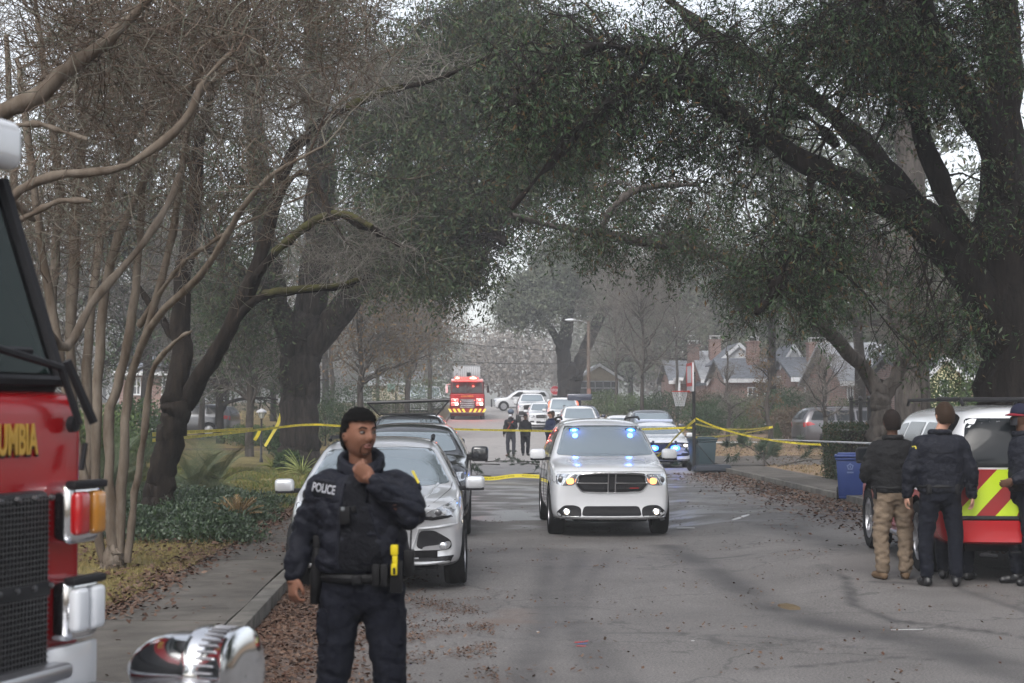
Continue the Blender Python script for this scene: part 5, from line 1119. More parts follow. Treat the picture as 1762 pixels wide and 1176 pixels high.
def side_suv():
    d = 131; r, bv = simple_car('police_suv', 'white police SUV parked across the street, side on, at the far junction', 'police car', (X(848, d), d, base_z(d) + .0), -PI / 2, 1.98, 5.0, 1.78, 1.12, 1.3, 2.1, M_white, None, wr=.40)
    B('push_bar', M_trim, r, (0, -.12, .68), (1.1, .12, .7), .04)
    text('side_lettering', 'POLICE', .26, M_trim, r, (-.995, 2.6, .92), (PI / 2, 0, -PI / 2), bold=.01)
    text('side_lettering', 'POLICE', .26, M_trim, r, (.995, 2.6, .92), (PI / 2, 0, PI / 2), bold=.01)
    for sd in ('left', 'right'): stroke('side_stripe', M_trim, bv, sd, [(1.3, 1.0), (2.4, 1.03), (4.5, 1.03)], .025, r)
side_suv()
def minivan():
    d = 64.5; r, bv = simple_car('minivan', 'silver-grey minivan on the right lawn, tail towards the street, behind the hedge', 'minivan', (0, 0, 0), 0, 1.98, 5.1, 1.76, 1.08, 1.0, 1.85, M_greyl, None, wr=.36, rearside=True, rail=True, front=True, axles=(.95, 3.98))
    r.rotation_euler.z = math.radians(97); r.location = (X(1372, d) + 5.05, d + .9, ground_z(16, d) + .01)
minivan()
r, bv = simple_car('parked_car', 'dark grey hatchback seen from behind the palms on the left, one red tail lamp showing', 'car', (0, 0, 0), 0, 1.85, 4.6, 1.58, 1.0, 1.2, 2.0, M_greyp, None, rearside=True)
r.rotation_euler.z = math.radians(-100); r.location = (X(408, 72) - 4.5, 72.5, ground_z(-12, 72) + .02)
simple_car('white_van', 'white van whose roof shows left of the distant fire truck', 'van', G2(741, 128), 0, 2.0, 5.4, 2.2, 1.25, 1.1, 1.8, M_white, 'white vans at the far left')
simple_car('white_van', 'pale grey-roofed white van showing above the black screened rack', 'van', G2(716, 122), 0, 2.0, 5.6, 2.35, 1.25, 1.1, 1.8, M_white, 'white vans at the far left')

# --------------------------------------------------------------- red and white fire department SUV seen from behind
def fire_suv():
    W, L, H = 2.02, 5.2, 1.84
    root = empty('fire_suv', (5.84, 20.8, base_z(20)), PI, 'red and white SUV with lime chevrons on its tail, parked beside the officers', 'suv')
    root.rotation_euler.z = 0
    root.location = (6.22, 20.73, 0); root.rotation_euler.z = PI - math.radians(4.3)
    def fc(c, n): return 1 if c.z < .92 else 0
    # local front is -y; after the half turn the tail looks at the camera
    st = SUV(L, H, 1.13, 1.35, 2.05, .40, .75, .14)
    st = st[:11] + [(L - .75, .36, 1.17, H - .02, 1., .715), (L - .22, .38, 1.17, H - .04, 1., .71), (L - .10, .40, 1.17, H - .30, .985, .76), (L - .03, .42, 1.15, 1.40, .97, .8), (L + .0, .44, 1.05, 1.20, .955, .85)]
    o, bv = car_body('body', st, W, M_white, root, bow=.25, axles=(.98, 3.95), wr=.40, rearbow=.05, mats=[M_white, M_redp], facecol=fc)
    wheels(root, W, (.98, 3.95), .40, inset=.0, wid=.26)
    patch('rear_window', M_glass, bv, 'rear', [(-.80, 1.21), (.80, 1.21), (.70, 1.72), (-.70, 1.72)], root, .006, .02, .08, 1)
    ch = patch('tailgate_panel', M_redrefl, bv, 'rear', [(-.92, .70), (.92, .70), (.90, 1.19), (-.90, 1.19)], root, .010, .02, .08, 0)
    for s in (-1, 1):
        for k in range(3):
            u = .88 - k * .42; v = lambda q: max(.0, q)
            pl = [(s * (u - .0), .70), (s * (u - .22), .70), (s * max(.01, u - .22 - .45), 1.19), (s * max(.01, u - .45), 1.19)]
            if abs(pl[2][0] - pl[3][0]) < .03 and k == 2: pl = [(s * .04, .70), (s * .005, .70), (s * .005, .74)]
            patch('chevron', M_lime, bv, 'rear', pl, ch, .016, .02, .06, 0)
    patch('red_lower_panel', M_redp, bv, 'rear', [(-.93, .44), (.93, .44), (.92, .66), (-.92, .66)], root, .03, .05, .08, 0)
    stroke('bumper_step', M_trim, bv, 'rear', [(-.93, .685), (.93, .685)], .06, root)
    for s in (-1, 1): patch('tail_lamp', M_taillamp, bv, 'rear', [(s * .885, 1.0), (s * .965, 1.0), (s * .93, 1.5), (s * .86, 1.5)], root, .012, .03, .06, 0)
    h = Acc(); h.box((-.19, L + .04, .93), (.36, .07, .40)); h.build('plate_recess', M_white, root, bevel=.03)
    side_glass(root, bv, [[(1.65, 1.22), (2.45, 1.22), (2.45, 1.66), (2.15, 1.64)], [(2.52, 1.22), (3.4, 1.22), (3.38, 1.67), (2.52, 1.67)], [(3.5, 1.22), (4.75, 1.22), (4.7, 1.66), (3.5, 1.67)]])
    patch('windshield', M_shield, bv, 'front', [(-.75, 1.22), (.75, 1.22), (.62, 1.72), (-.62, 1.72)], root, .005, .02, .08, 1)
    q = Acc()
    for s in (-1, 1): q.tube([(s * .66, 1.9, H + .03), (s * .66, 2.0, H + .09), (s * .66, 4.6, H + .08), (s * .66, 4.7, H + .02)], .02, 6)
    for yy in (2.2, 3.3, 4.4): q.tube([(-.66, yy, H + .085), (.66, yy, H + .085)], .014, 6)
    q.tube([(-.9, 4.55, H + .085), (.9, 4.55, H + .085)], .02, 6); q.build('roof_rack', M_trim, root, smooth=True)
    q = Acc(); q.box((-.55, 4.3, H + .05), (.18, .12, .07)); q.build('roof_beacon', M_taillamp, root, bevel=.02)
    mirror_pair(root, W, 1.65, 1.24, M_trim, .24, .2, .08)
    for sd in ('left', 'right'): seam(root, bv, [[(1.6, .5), (1.6, 1.18)], [(2.48, .45), (2.48, 1.2)], [(3.45, .6), (3.47, 1.2)]], sd)
    for s in (-1, 1): B('running_board', M_alloy, root, (s * .97, 2.47, .36), (.16, 1.9, .06), .02)
    B('underbody', M_inside, root, (0, 2.6, .42), (1.4, 4.6, .2)); q = Acc(); q.tube([(.5, L - .1, .33), (.62, L + .02, .31), (.45, L, .30)], .02, 6); q.tube([(-.2, L, .36), (.3, L - .05, .33)], .008, 5); q.build('tow_cable', M_trim, root)
fire_suv()

# --------------------------------------------------------------- fire engines
def fire_engine(name, label, loc, rz, near):
    root = empty(name, loc, rz, label, 'fire engine')
    W = 2.5; M_redp = MATS['paint_red'] if near else mat('paint_deep_red', (.13, .005, .007), .25, spec=.35)
    a = Acc(); a.prism([(0, .62), (0, 1.86), (2.4, 1.86), (2.4, .62)], -W / 2, W / 2, axis='x'); cab = a.build('cab', M_redp, root, bevel=.09, seg=5)
    a = Acc(); a.prism([(.06, 1.84), (.36, 2.74), (2.36, 2.76), (2.38, 1.84)], -W / 2 + .05, W / 2 - .05, axis='x'); up = a.build('cab_top', M_trim if near else M_redp, root, bevel=.07, seg=4)
    a = Acc(); a.box((0, 1.30, 2.83), (W - .20, 2.14, .20)); a.build('roof', M_white, root, bevel=.06, seg=4)
    # one wrap-round windshield, two panes
    def wp(x, z, lift=.012): return (x, .06 + (z - 1.84) * .333 - lift, z)
    g = Acc()
    for s in (-1, 1): g.add([wp(s * .02, 1.93), wp(s * 1.10, 1.93), wp(s * 1.06, 2.66), wp(s * .02, 2.66)], [(0, 1, 2, 3)]); g.add([wp(s * 1.12, 1.93), (s * 1.203, .22, 1.93), (s * 1.203, .44, 2.66), wp(s * 1.08, 2.66)], [(0, 1, 2, 3)])
    g.build('windshield', mat('engine_glass', (.008, .016, .013), .05, spec=.16) if near else M_glass, root)
    g = Acc()
    for s in (-1, 1): g.add([(s * 1.206, .42, 1.93), (s * 1.206, 1.3, 1.93), (s * 1.206, 1.3, 2.6), (s * 1.206, .6, 2.6)], [(0, 1, 2, 3)]); g.add([(s * 1.206, 1.45, 1.93), (s * 1.206, 2.2, 1.93), (s * 1.206, 2.2, 2.6), (s * 1.206, 1.45, 2.6)], [(0, 1, 2, 3)])
    g.build('side_window', M_glass, root)
    f = Acc(); f.tube([wp(-1.17, 1.90, .02), wp(1.17, 1.90, .02)], .022, 6); f.tube([wp(0, 1.9, .02), wp(0, 2.70, .02)], .02, 6)
    for s in (-1, 1): f.tube([wp(s * 1.17, 1.90, .0), wp(s * 1.14, 2.70, .0)], .03, 6)
    f.build('windshield_gasket', M_trim, root, smooth=True)
    # grille
    GW = .92 if near else .55
    b = Acc(); b.box((0, -.025, 1.16), (GW * 2, .07, .66)); gr = b.build('grille', M_mesh, root, bevel=.02)
    if not near:
        for k in range(5): B('grille_slat', M_chrome, gr, (0, -.075, .90 + .125 * k), (GW * 1.9, .03, .045), .008)
    else:
        q = Acc()
        for k in range(19): q.lathe([(0, -.018), (.011, -.014), (.013, 0)], 8, 'y', (-.88 + .1 * k, -.062, 1.465))
        for k in range(19): q.lathe([(0, -.018), (.011, -.014), (.013, 0)], 8, 'y', (-.88 + .1 * k, -.062, 1.14))
        B('grille_rail', M_trim, gr, (0, -.062, 1.13), (GW * 2, .015, .05), .004)
        for k in range(91): q.box((-.90 + k * .02, -.064, 1.16), (.004, .008, .62))
        for k in range(31): q.box((0, -.066, .86 + k * .02), (GW * 1.98, .006, .004))
        q.build('grille_wire', mat('wire', (.10, .10, .105), .4, metal=.8), gr)
    for s in (-1, 1):
        for z, kinds in ((1.40, (M_taillamp if near else M_red, mat('amber_dull', (.42, .17, .015), .15, coat=1.) if near else M_red)), (1.04, (M_plate, M_plate)) if near else (1.12, (M_red, M_lit))):
            x0 = 1.08 if near else .88; hw = .105 if near else .26
            h = Acc(); h.box((s * x0, -.04, z), (hw * 2, .14, .235)) if near else h.box((s * x0, -.06, z), (hw * 2, .17, .235)); hb = h.build('headlight_bezel', M_chrome, root, bevel=.035, seg=4)
            for k, m in enumerate(kinds):
                q = Acc(); cx = s * x0 + (k - .5) * hw * (1 if near else 1.)
                q.box((cx, -.118 if near else -.155, z), (hw * .80, .05, .165)); q.build('lamp_lens', {0: m}[0], hb, bevel=.02, seg=3)
            if near:
                q = Acc(); q.box((s * x0, -.11, z + .108), (hw * 2.02, .05, .03)); q.build('bezel_visor', M_trim, hb, bevel=.008)
    if near:
        # door handle, wiper, gold lettering
        q = Acc(); q.tube([(1.16, -.045, 1.66), (1.13, -.05, 1.56)], .012, 6); q.lathe([(0, -.03), (.03, -.025), (.032, 0)], 12, 'y', (1.10, -.02, 1.735)); q.build('wiper_pivot', M_trim, root, smooth=True)
        q = Acc(); q.tube([(1.10, -.06, 1.735), (1.02, -.03, 1.95), (.62, .0, 2.02), (.3, .02, 2.03)], .016, 6); q.tube([(.9, .02, 2.01), (.1, .02, 2.00)], .014, 6); q.tube([(1.25, -.02, 1.74), (1.14, .03, 1.98)], .02, 6); q.build('wiper', M_trim, root, smooth=True)
        text('gold_lettering', 'COLUMBIA', .155, mat('gold_leaf', (.55, .33, .06), .35, metal=.5), root, (.715, -.009, 1.675), ext=.003, sx=.50, bold=.004)
        text('lettering_shadow', 'COLUMBIA', .155, M_trim, root, (.723, -.005, 1.668), ext=.002, sx=.50, bold=.006)
        B('lower_panel_white', M_white, root, (1.05, -.03, .80), (.38, .06, .20), .01); B('lower_panel_red', M_redp, root, (1.05, -.03, .60), (.38, .06, .18), .01)
        B('bumper_bar', M_alloy, root, (.1, -.06, .825), (1.75, .16, .06), .02)
        B('bumper', M_alloy, root, (0, -.50, .62), (2.4, .9, .26), .04)
        # mechanical siren on the bumper: a thing bolted on, its chrome bell looks forward
        sx_, sy_ = .70, -.86
        pr = [(0, .30), (.045, .288), (.085, .25), (.112, .20), (.13, .14), (.135, .08), (.135, .02)]
        q = Acc(); q.lathe([(r_, h_) for r_, h_ in pr], 40, 'y', (sx_, sy_, .90)); si = q.build('siren', M_chrome, root, smooth=True)
        q = Acc(); q.lathe([(.135, .03), (.155, .025), (.158, .0), (.152, -.02), (.152, -.10), (.158, -.11), (.158, -.13), (.14, -.14), (.05, -.145), (0, -.14)], 48, 'y', (sx_, sy_, .90)); q.build('siren_bell', M_chrome, si, smooth=True)
        q = Acc()
        for k in range(40):
            an = 2 * PI * k / 40; q.cyl((sx_ + math.cos(an) * .155, sy_ - .095, .90 + math.sin(an) * .155), (sx_ + math.cos(an) * .155, sy_ - .025, .90 + math.sin(an) * .155), .0035, n=6)
        q.build('siren_fin', M_alloy, si); B('siren_bracket', M_chrome, si, (sx_, sy_ + .05, .76), (.12, .18, .10), .02)
        text('siren_red_band', ' ', .1, M_redp, si, (0, 0, 0)) if False else None
    else:
        B('bumper', M_alloy, root, (0, -.2, .62), (2.44, .5, .30), .04)
        c = Acc(); c.box((0, -.456, .66), (2.4, .012, .26)); cp = c.build('chevron_panel', M_redrefl, root)
        q = Acc()
        for s in (-1, 1):
            for k in range(4): x = s * (.10 + k * .32); q.prism([(x, .535), (x + s * .16, .535), (x + s * .30, .785), (x + s * .14, .785)] if s > 0 else [(x + s * .14, .785), (x + s * .30, .785), (x + s * .16, .535), (x, .535)], -.470, -.464)
        q.build('chevron', mat('chevron_yellow_glow', (.85, .75, .08), .4, emit=(1, .85, .1), estr=.15), cp)  # slight emission makes the chevrons glow as if catching light
        B('skirt', M_redp, root, (0, .1, .42), (2.3, .3, .3), .02)
        # aerial ladder and bucket on the roof
        la = Acc(); la.box((0, 4.2, 3.02), (1.5, 8.2, .22)); la.box((-.05, -.15, 3.42), (1.9, .9, .80)); lo = la.build('ladder', M_white, root, bevel=.04)
        q = Acc()
        for k in range(13): q.box((-.95 + k * .155, -.62, 3.44), (.035, .04, .80))
        q.box((0, -.63, 3.86), (2.0, .05, .05)); q.build('basket_rail', M_alloy, lo)
        B('basket_plate', M_trim, lo, (.1, -.63, 3.22), (.3, .03, .28), .02)
        for x, w_, m, mc in ((-.70, .2, M_red, M_redcore), (.42, .36, M_red, M_redcore)):
            q = Acc(); q.ell((x, .0, 2.96), (w_, .12, .10)); bb = q.build('roof_strobe', m, root, smooth=True); q = Acc(); q.ell((x, -.10, 2.96), (w_ * .7, .05, .06)); q.build('strobe_core', mc, bb, smooth=True)
        for s in (-1, 1):
            q = Acc(); q.tube([(s * 1.2, .3, 2.55), (s * 1.48, -.1, 2.5), (s * 1.5, -.1, 1.9)], .025, 6); q.box((s * 1.48, -.05, 2.18), (.18, .1, .5)); q.build('mirror', M_white if s < 0 else M_trim, root, bevel=.01)
        text('gold_lettering', 'COLUMBIA', .18, mat('gold_leaf', (.55, .33, .06), .35), root, (0, -.012, 1.68), bold=.004)
        b = Acc(); b.box((0, 6.6, 1.75), (2.46, 8.2, 2.0)); b.build('body', M_redp, root, bevel=.04)
    for ay in (1.5, 7.2):
        for s in (-1, 1):
            t = Acc(); t.lathe([(.3, -.14), (.50, -.15), (.53, -.1), (.53, .1), (.50, .15), (.3, .14)], 28, 'x'); o = t.build('wheel', M_tyre, root, smooth=True); o.location = (s * 1.08, ay, .53); t = Acc(); t.lathe([(0, s * .05), (.12, s * .12), (.14, s * .03), (.28, s * .02), (.31, s * .14)], 20, 'x'); t.build('rim', M_alloy, o, smooth=True)
    if near:
        b = Acc(); b.box((0, 5.9, 1.72), (2.46, 6.9, 2.0)); b.build('body', M_redp, root, bevel=.04)
    return root
fire_engine('fire_engine', 'red fire engine cab close at the left edge with gold lettering and chrome siren', (-1.955, 4.83, 0), math.radians(70), True)
fe = fire_engine('fire_engine', 'distant red ladder fire truck with bright red flashing lights and yellow chevron bumper', (X(804, 108), 108, base_z(108)), 0, False)

for x_ in (-.46, .46): glow(white_suv_root, (x_, 1.72, 1.62), (.05, .2, 1.), 2.)
glow(psd, (.34, -.45, .70), (.05, .2, 1.), 6); glow(psd, (-.34, -.45, .70), (.05, .2, 1.), 6)
for x_, y_, z_ in ((-.7, -.5, 2.96), (.42, -.5, 2.96), (-.88, -.6, 1.4), (.88, -.6, 1.4)): glow(fe, (x_, y_, z_), (1., .08, .06), 24)
# ================================================================ PEOPLE   (local frame: the figure faces -y)
M_skin = mat('skin_brown', (.17, .082, .054), .5, var=.12, vscale=12)
M_skin2 = mat('skin_light', (.38, .21, .15), .5, var=.1, vscale=12)
M_skin3 = mat('skin_dark', (.09, .048, .032), .5, var=.12, vscale=12)
M_hair = mat('hair_black', (.006, .0055, .0055), .95, bump=1., bscale=260)
M_hairb = mat('hair_brown', (.040, .025, .017), .85, bump=.8, bscale=200)
M_jnavy = mat('jacket_navy', (.0095, .0105, .016), .62, bump=.7, bscale=26)
M_shirt = mat('shirt_black', (.006, .0065, .009), .8, bump=.4, bscale=60)
M_trou = mat('trousers_navy', (.0065, .0075, .0125), .8, bump=.5, bscale=22)
M_khaki = mat('trousers_khaki', (.155, .118, .085), .85, bump=.8, bscale=16, var=.12, vscale=9)
M_boot = mat('boot_black', (.008, .008, .009), .4)
M_tanboot = mat('boot_tan', (.12, .08, .05), .8)
M_eyew = mat('eye_white', (.13, .105, .095), .35, spec=.3); M_iris = mat('iris_dark', (.012, .008, .006), .1)
M_lips = mat('lips', (.20, .075, .06), .45); M_patchw = mat('patch_white', (.55, .56, .6), .6)
M_yel = mat('taser_yellow', (.50, .40, .015), .5); M_gear = mat('duty_gear', (.009, .009, .010), .5); M_mask = mat('mask_white', (.6, .62, .66), .7); M_goldp = mat('patch_gold', (.55, .45, .06), .6)

def sculpt_head(acc, c, yaw, pitch=0., k=1., roll=0.):
    nu, nv = 72, 56; v = []; f = []
    M_ = Matrix.Rotation(yaw, 3, 'Z') @ Matrix.Rotation(pitch, 3, 'X') @ Matrix.Rotation(roll, 3, 'Y')
    def g(x, z, cx, cz, sx, sz): return math.exp(-((x - cx) / sx) ** 2 - ((z - cz) / sz) ** 2)
    for j in range(nv + 1):
        th = PI * j / nv
        for i in range(nu):
            a = 2 * PI * i / nu; sx, sy, sz = math.sin(th) * math.cos(a), math.sin(th) * math.sin(a), math.cos(th)
            x, y, z = .077 * sx, .098 * sy, .118 * sz
            if z < 0: t = (-z / .118); x *= 1 - .24 * t ** 1.6; y *= 1 - .10 * t
            if z > .05: x *= 1.02
            if sy < 0:
                x_, z_ = x, z; front = min(1., -sy * 1.5)
                y *= 1 - .06 * front
                d = .026 * g(x_, z_, 0, -.022, .0125, .016) + .014 * g(x_, z_, 0, .002, .009, .022)
                d += .007 * (g(x_, z_, -.03, .030, .022, .010) + g(x_, z_, .03, .030, .022, .010)) - .012 * (g(x_, z_, -.032, .008, .016, .012) + g(x_, z_, .032, .008, .016, .012))
                d += .008 * g(x_, z_, 0, -.052, .022, .006) + .008 * g(x_, z_, 0, -.064, .019, .006) - .004 * g(x_, z_, 0, -.0585, .024, .003) + .010 * g(x_, z_, 0, -.096, .022, .016) + .005 * (g(x_, z_, -.046, -.025, .018, .02) + g(x_, z_, .046, -.025, .018, .02))
                d += .006 * (g(x_, z_, -.012, -.03, .006, .008) + g(x_, z_, .012, -.03, .006, .008))
                y -= d * front
            else:
                if z < -.04: y *= 1 - .25 * min(1, (-z - .04) / .07)
            q = M_ @ Vector((x * k, y * k, z * k)); v.append((q.x + c[0], q.y + c[1], q.z + c[2]))
    for j in range(nv):
        for i in range(nu): f.append((j * nu + i, (j + 1) * nu + i, (j + 1) * nu + (i + 1) % nu, j * nu + (i + 1) % nu))
    acc.add(v, f)
    for s in (-1, 1):
        q = M_ @ Vector((s * .079 * k, .008 * k, -.002)); acc.ell((q.x + c[0], q.y + c[1], q.z + c[2]), (.009 * k, .020 * k, .032 * k), 12, 8, M=M_)
    return M_
def hand(acc, w_, d, n, curl=.5, k=1., side=1, spread=.06, fist=False):
    """w_: wrist, d: direction of the fingers, n: normal of the back of the hand; side: which side the thumb is on"""
    d = Vector(d).normalized(); n = Vector(n); n = (n - d * n.dot(d)).normalized(); x = d.cross(n); w_ = Vector(w_)
    def T(a, b, c): return w_ + x * a * k + d * b * k + n * c * k
    M_ = Matrix((x, d, n)).transposed()
    acc.ell(T(0, .048, 0), (.041 * k, .056 * k, .017 * k), 16, 10, M=M_); acc.tube([T(0, -.03, 0), T(0, .03, 0)], [.026 * k, .030 * k], 12)
    for i, (fx, L, r) in enumerate(((-.031, .070, .0085), (-.0105, .079, .0092), (.0105, .073, .0088), (.031, .058, .0078))):
        fx *= side; p = T(fx, .085, .002); a = 0; pts = [T(fx * .8, .05, .002), p]; 
        for sN, ang in enumerate((curl * .9, curl * 1.35, curl * 1.0)):
            a += ang; dd = (x * (fx * spread * 8) + d * math.cos(a) - n * math.sin(a)).normalized(); p = p + dd * L * k * (.45, .32, .23)[sN]; pts.append(p)
        acc.tube(pts, [r * k * 1.05, r * k * 1.05, r * k, r * k * .92, r * k * .78], 10)
    th = [T(-.022 * side, .012, -.004), T(-.046 * side, .040, -.012), T(-.050 * side, .068, -.024), T(-.040 * side, .090, -.034)]
    acc.tube(th, [.014 * k, .0125 * k, .0108 * k, .009 * k], 10)
def torso(acc, secs, n=28):
    """secs: (x, y, z, rx, ry)"""
    v = []; L = len(secs)
    for (x, y, z, rx, ry) in secs:
        for i in range(n):
            a = 2 * PI * i / n; ca, sa = math.cos(a), math.sin(a); e = .82
            v.append((x + rx * math.copysign(abs(ca) ** e, ca), y + ry * math.copysign(abs(sa) ** e, sa), z))
    f = [(j * n + i, j * n + (i + 1) % n, (j + 1) * n + (i + 1) % n, (j + 1) * n + i) for j in range(L - 1) for i in range(n)] + [tuple(range(n))[::-1], tuple(range((L - 1) * n, L * n))]
    acc.add(v, f)
def ball_tube(acc, pts, rs, n=18, flat=1., K=None):
    pts = [tuple(p) for p in pts]; p, r = resample(pts, rs, K or 4 * len(pts)); acc.tube([tuple(q) for q in p], list(r), n, flat=flat)
    acc.ell(pts[0], (rs[0],) * 3, 14, 10); acc.ell(pts[-1], (rs[-1],) * 3, 14, 10)
def fused(acc, name, m, parent, vox, smooth_it=4, wr=0., wsc=10., waxis=(1, 1, 1), seed=0.):
    o = acc.build(name, m, parent); md = o.modifiers.new('r', 'REMESH'); md.mode = 'VOXEL'; md.voxel_size = vox; md.use_smooth_shade = True
    if smooth_it: md = o.modifiers.new('s', 'SMOOTH'); md.iterations = smooth_it; md.factor = .5
    bake(o)
    if not o.data.materials: o.data.materials.append(m)
    if wr:
        surf_noise(o, wr, wsc, waxis, seed); surf_noise(o, wr * .5, wsc * 2.3, waxis, seed + 5)
        folds(o, wr * 1.2, seed)
    o.data.polygons.foreach_set('use_smooth', np.ones(len(o.data.polygons), bool)); return o

def folds(o, amp, seed):
    """cloth creases: ridged noise running across the limb"""
    me = o.data; n = len(me.vertices); co = np.empty(n * 3); me.vertices.foreach_get('co', co); co = co.reshape(-1, 3); no = np.empty(n * 3); me.vertices.foreach_get('normal', no); no = no.reshape(-1, 3); d = np.empty(n)
    for i, c in enumerate(co):
        v = noise.noise(Vector((c[0] * 5 + seed, c[1] * 5, c[2] * 15 + 6 * c[0]))); r = 1 - min(1., abs(v) * 4.5); m_ = .5 + noise.noise(Vector((c[0] * 3, c[1] * 3 + seed, c[2] * 3)))
        d[i] = -r * r * max(0., min(1., m_ * 1.4))
    me.vertices.foreach_set('co', (co + no * (d * amp)[:, None]).ravel()); me.update()
def figure(name, label, loc, rz, J, group=None, skin=None, jack=None, trou=None, boot=None, vox=.013, H=1.78, girth=1., jlen=.98, hair=None, yaw=0., pitch=0., hands=None, belt=True, hairk=1., collar=True, cat='person', bare=False, sleeve=1., legk=1., hairline=.052, cuff=True, hemk=1., name_collar=False, headk=1.):
    """J: joints in metres for a 1.8 m figure, scaled to H. The body mesh is one skin from head to feet; clothes are its children."""
    k = H / 1.8; jv = {a: Vector(b) * k for a, b in J.items()}
    hc = jv['head']; nk = jv['neck']
    A = Acc(); M_ = sculpt_head(A, hc, yaw, pitch, k * headk); k0 = k
    ball_tube(A, [nk - Vector((0, 0, .05)), nk + (hc - nk) * .2, hc + Vector((0, .012, -.06 * k))], [.062 * k * girth ** .5, .056 * k, .055 * k])
    g = girth; tx = lambda z: jv['pelvis'].x + (nk.x - jv['pelvis'].x) * (z / k - .9) / .6; ty = lambda z: jv['pelvis'].y + (nk.y - jv['pelvis'].y) * (z / k - .9) / .6
    def secs(l, e=0., gg=1.): return [(tx(z * k), ty(z * k) + oy * k, z * k, rx * k * gg + e, ry * k * gg + e) for z, rx, ry, oy in l]
    torso(A, secs([(.84, .10, .09, 0), (.90, .15, .11, 0), (1.0, .15, .11, 0), (1.1, .14, .11, 0), (1.25, .155, .12, 0), (1.38, .165, .115, 0), (1.45, .13, .09, 0), (1.5, .06, .06, 0)], 0, g))
    for s, a in ((-1, 'l'), (1, 'r')):
        ball_tube(A, [jv['sh' + a] + Vector((-s * .03, 0, 0)), jv['el' + a], jv['wr' + a]], [.05 * k, .040 * k, .026 * k])
        ball_tube(A, [jv['hip' + a], jv['kn' + a], jv['an' + a]], [.085 * k, .055 * k, .038 * k])
        t = Vector(jv['toe' + a]); ball_tube(A, [jv['an' + a] + Vector((0, 0, -.035 * k)), (jv['an' + a] + t) / 2 - Vector((0, 0, .02 * k)), jv['an' + a] * .25 + t * .75 - Vector((0, 0, .012))], [.03 * k, .026 * k, .02 * k])
        hd = (hands or {}).get(a, dict(d=(jv['wr' + a] - jv['el' + a]).normalized(), n=(s, 0, 0), curl=.45))
        hand(A, jv['wr' + a], hd['d'], hd['n'], hd.get('curl', .45), k * 1.0, hd.get('side', s))
    body = fused(A, name, skin, None, vox * (.48 if vox < .02 else .8), 1); body.location = loc; body.rotation_euler.z = rz; tag(body, label, cat, group)
    # trousers
    A = Acc(); lk = legk
    torso(A, secs([(.80, .10, .10, 0), (.86, .175, .13, 0), (.93, .182, .135, 0), (1.0, .172, .13, 0), (1.04, .165, .125, 0)], 0, g ** .8))
    for a in 'lr':
        an = jv['an' + a]; ball_tube(A, [jv['hip' + a] + Vector((0, 0, .01)), jv['hip' + a] * .55 + jv['kn' + a] * .45, jv['kn' + a], jv['kn' + a] * .45 + an * .55, an + Vector((0, 0, .035 * k))], [.108 * k * g ** .5, .098 * k * lk, .079 * k * lk, .076 * k * lk, .068 * k * lk])
    tro = fused(A, 'trousers', trou, body, vox, 3, .010, 9, (1, 1, 1.6), random.random() * 50)
    # jacket
    A = Acc(); js = [(jlen, .182 * hemk, .142, 0), (jlen + .05, .195 * hemk, .152, -.004), (1.12, .196, .156, -.008), (1.25, .20, .158, -.006), (1.36, .205, .148, 0), (1.43, .178, .125, .005), (1.475, .125, .10, .008), (1.50, .085, .082, .006)]
    torso(A, secs(js, 0, g))
    for s, a in ((-1, 'l'), (1, 'r')):
        el, wr, sh = jv['el' + a], jv['wr' + a], jv['sh' + a]; wr2 = wr + (el - wr).normalized() * .02; sl = sleeve
        ball_tube(A, [sh + Vector((-s * .05, 0, -.01)), sh + Vector((s * .006, 0, -.03)), sh * .5 + el * .5, el, el * .5 + wr2 * .5, wr2], [.078 * k * sl, .079 * k * sl, .072 * k * sl, .068 * k * sl, .060 * k * sl, .050 * k * sl])
    jk = fused(A, 'jacket', jack, body, vox, 3, .013, 8, (1, 1, 1.7), random.random() * 50)
    if collar:
        c = Acc(); n = 28
        pts = [(tx(nk.z) + .088 * k * math.cos(a), ty(nk.z) + .008 + .084 * k * math.sin(a) , nk.z + .030 * k + .008 * math.sin(a)) for a in [2 * PI * i / n for i in range(n + 1)]]; c.tube(pts, .033 * k, 10)
        if name_collar: c = Acc(); c.tube([(x * 1.06, y, z - .012 + .30 * (y - ty(nk.z) - .008)) for x, y, z in pts], .030 * k, 10); c.tube([(x * 1.10, y * 1.05, z + .022 + .42 * (y - ty(nk.z) - .008)) for x, y, z in pts], .022 * k, 10)
        fused(c, 'collar', jack, body, .009, 2, .005, 20)
    # boots
    for a in 'lr':
        A = Acc(); an, t = jv['an' + a], jv['toe' + a]; d = (t - an); d.z = 0; d.normalize()
        ball_tube(A, [an + Vector((0, 0, .05 * k)), an + Vector((0, 0, -.035 * k))], [.052 * k, .05 * k]); A.ell(tuple(an + d * .10 * k + Vector((0, 0, -.045 * k))), (.05 * k, .05 * k, .042 * k), 16, 10)
        ball_tube(A, [an - d * .03 + Vector((0, 0, -.05 * k)), an + d * .07 * k + Vector((0, 0, -.05 * k)), an + d * .17 * k + Vector((0, 0, -.056 * k))], [.042 * k, .048 * k, .038 * k])
        bz = -1; o = fused(A, 'boot', boot, body, .012, 1)
        co = np.empty(len(o.data.vertices) * 3); o.data.vertices.foreach_get('co', co); co = co.reshape(-1, 3); co[:, 2] = np.maximum(co[:, 2], 0.002); o.data.vertices.foreach_set('co', co.ravel())
    if belt:
        b = Acc(); pts = [(tx(.99 * k) + .186 * k * g ** .8 * math.cos(a), ty(.99 * k) + .142 * k * g ** .8 * math.sin(a), .985 * k) for a in [2 * PI * i / 32 for i in range(33)]]; b.tube(pts, .024, 8); b.build('duty_belt', M_gear, body, smooth=True)
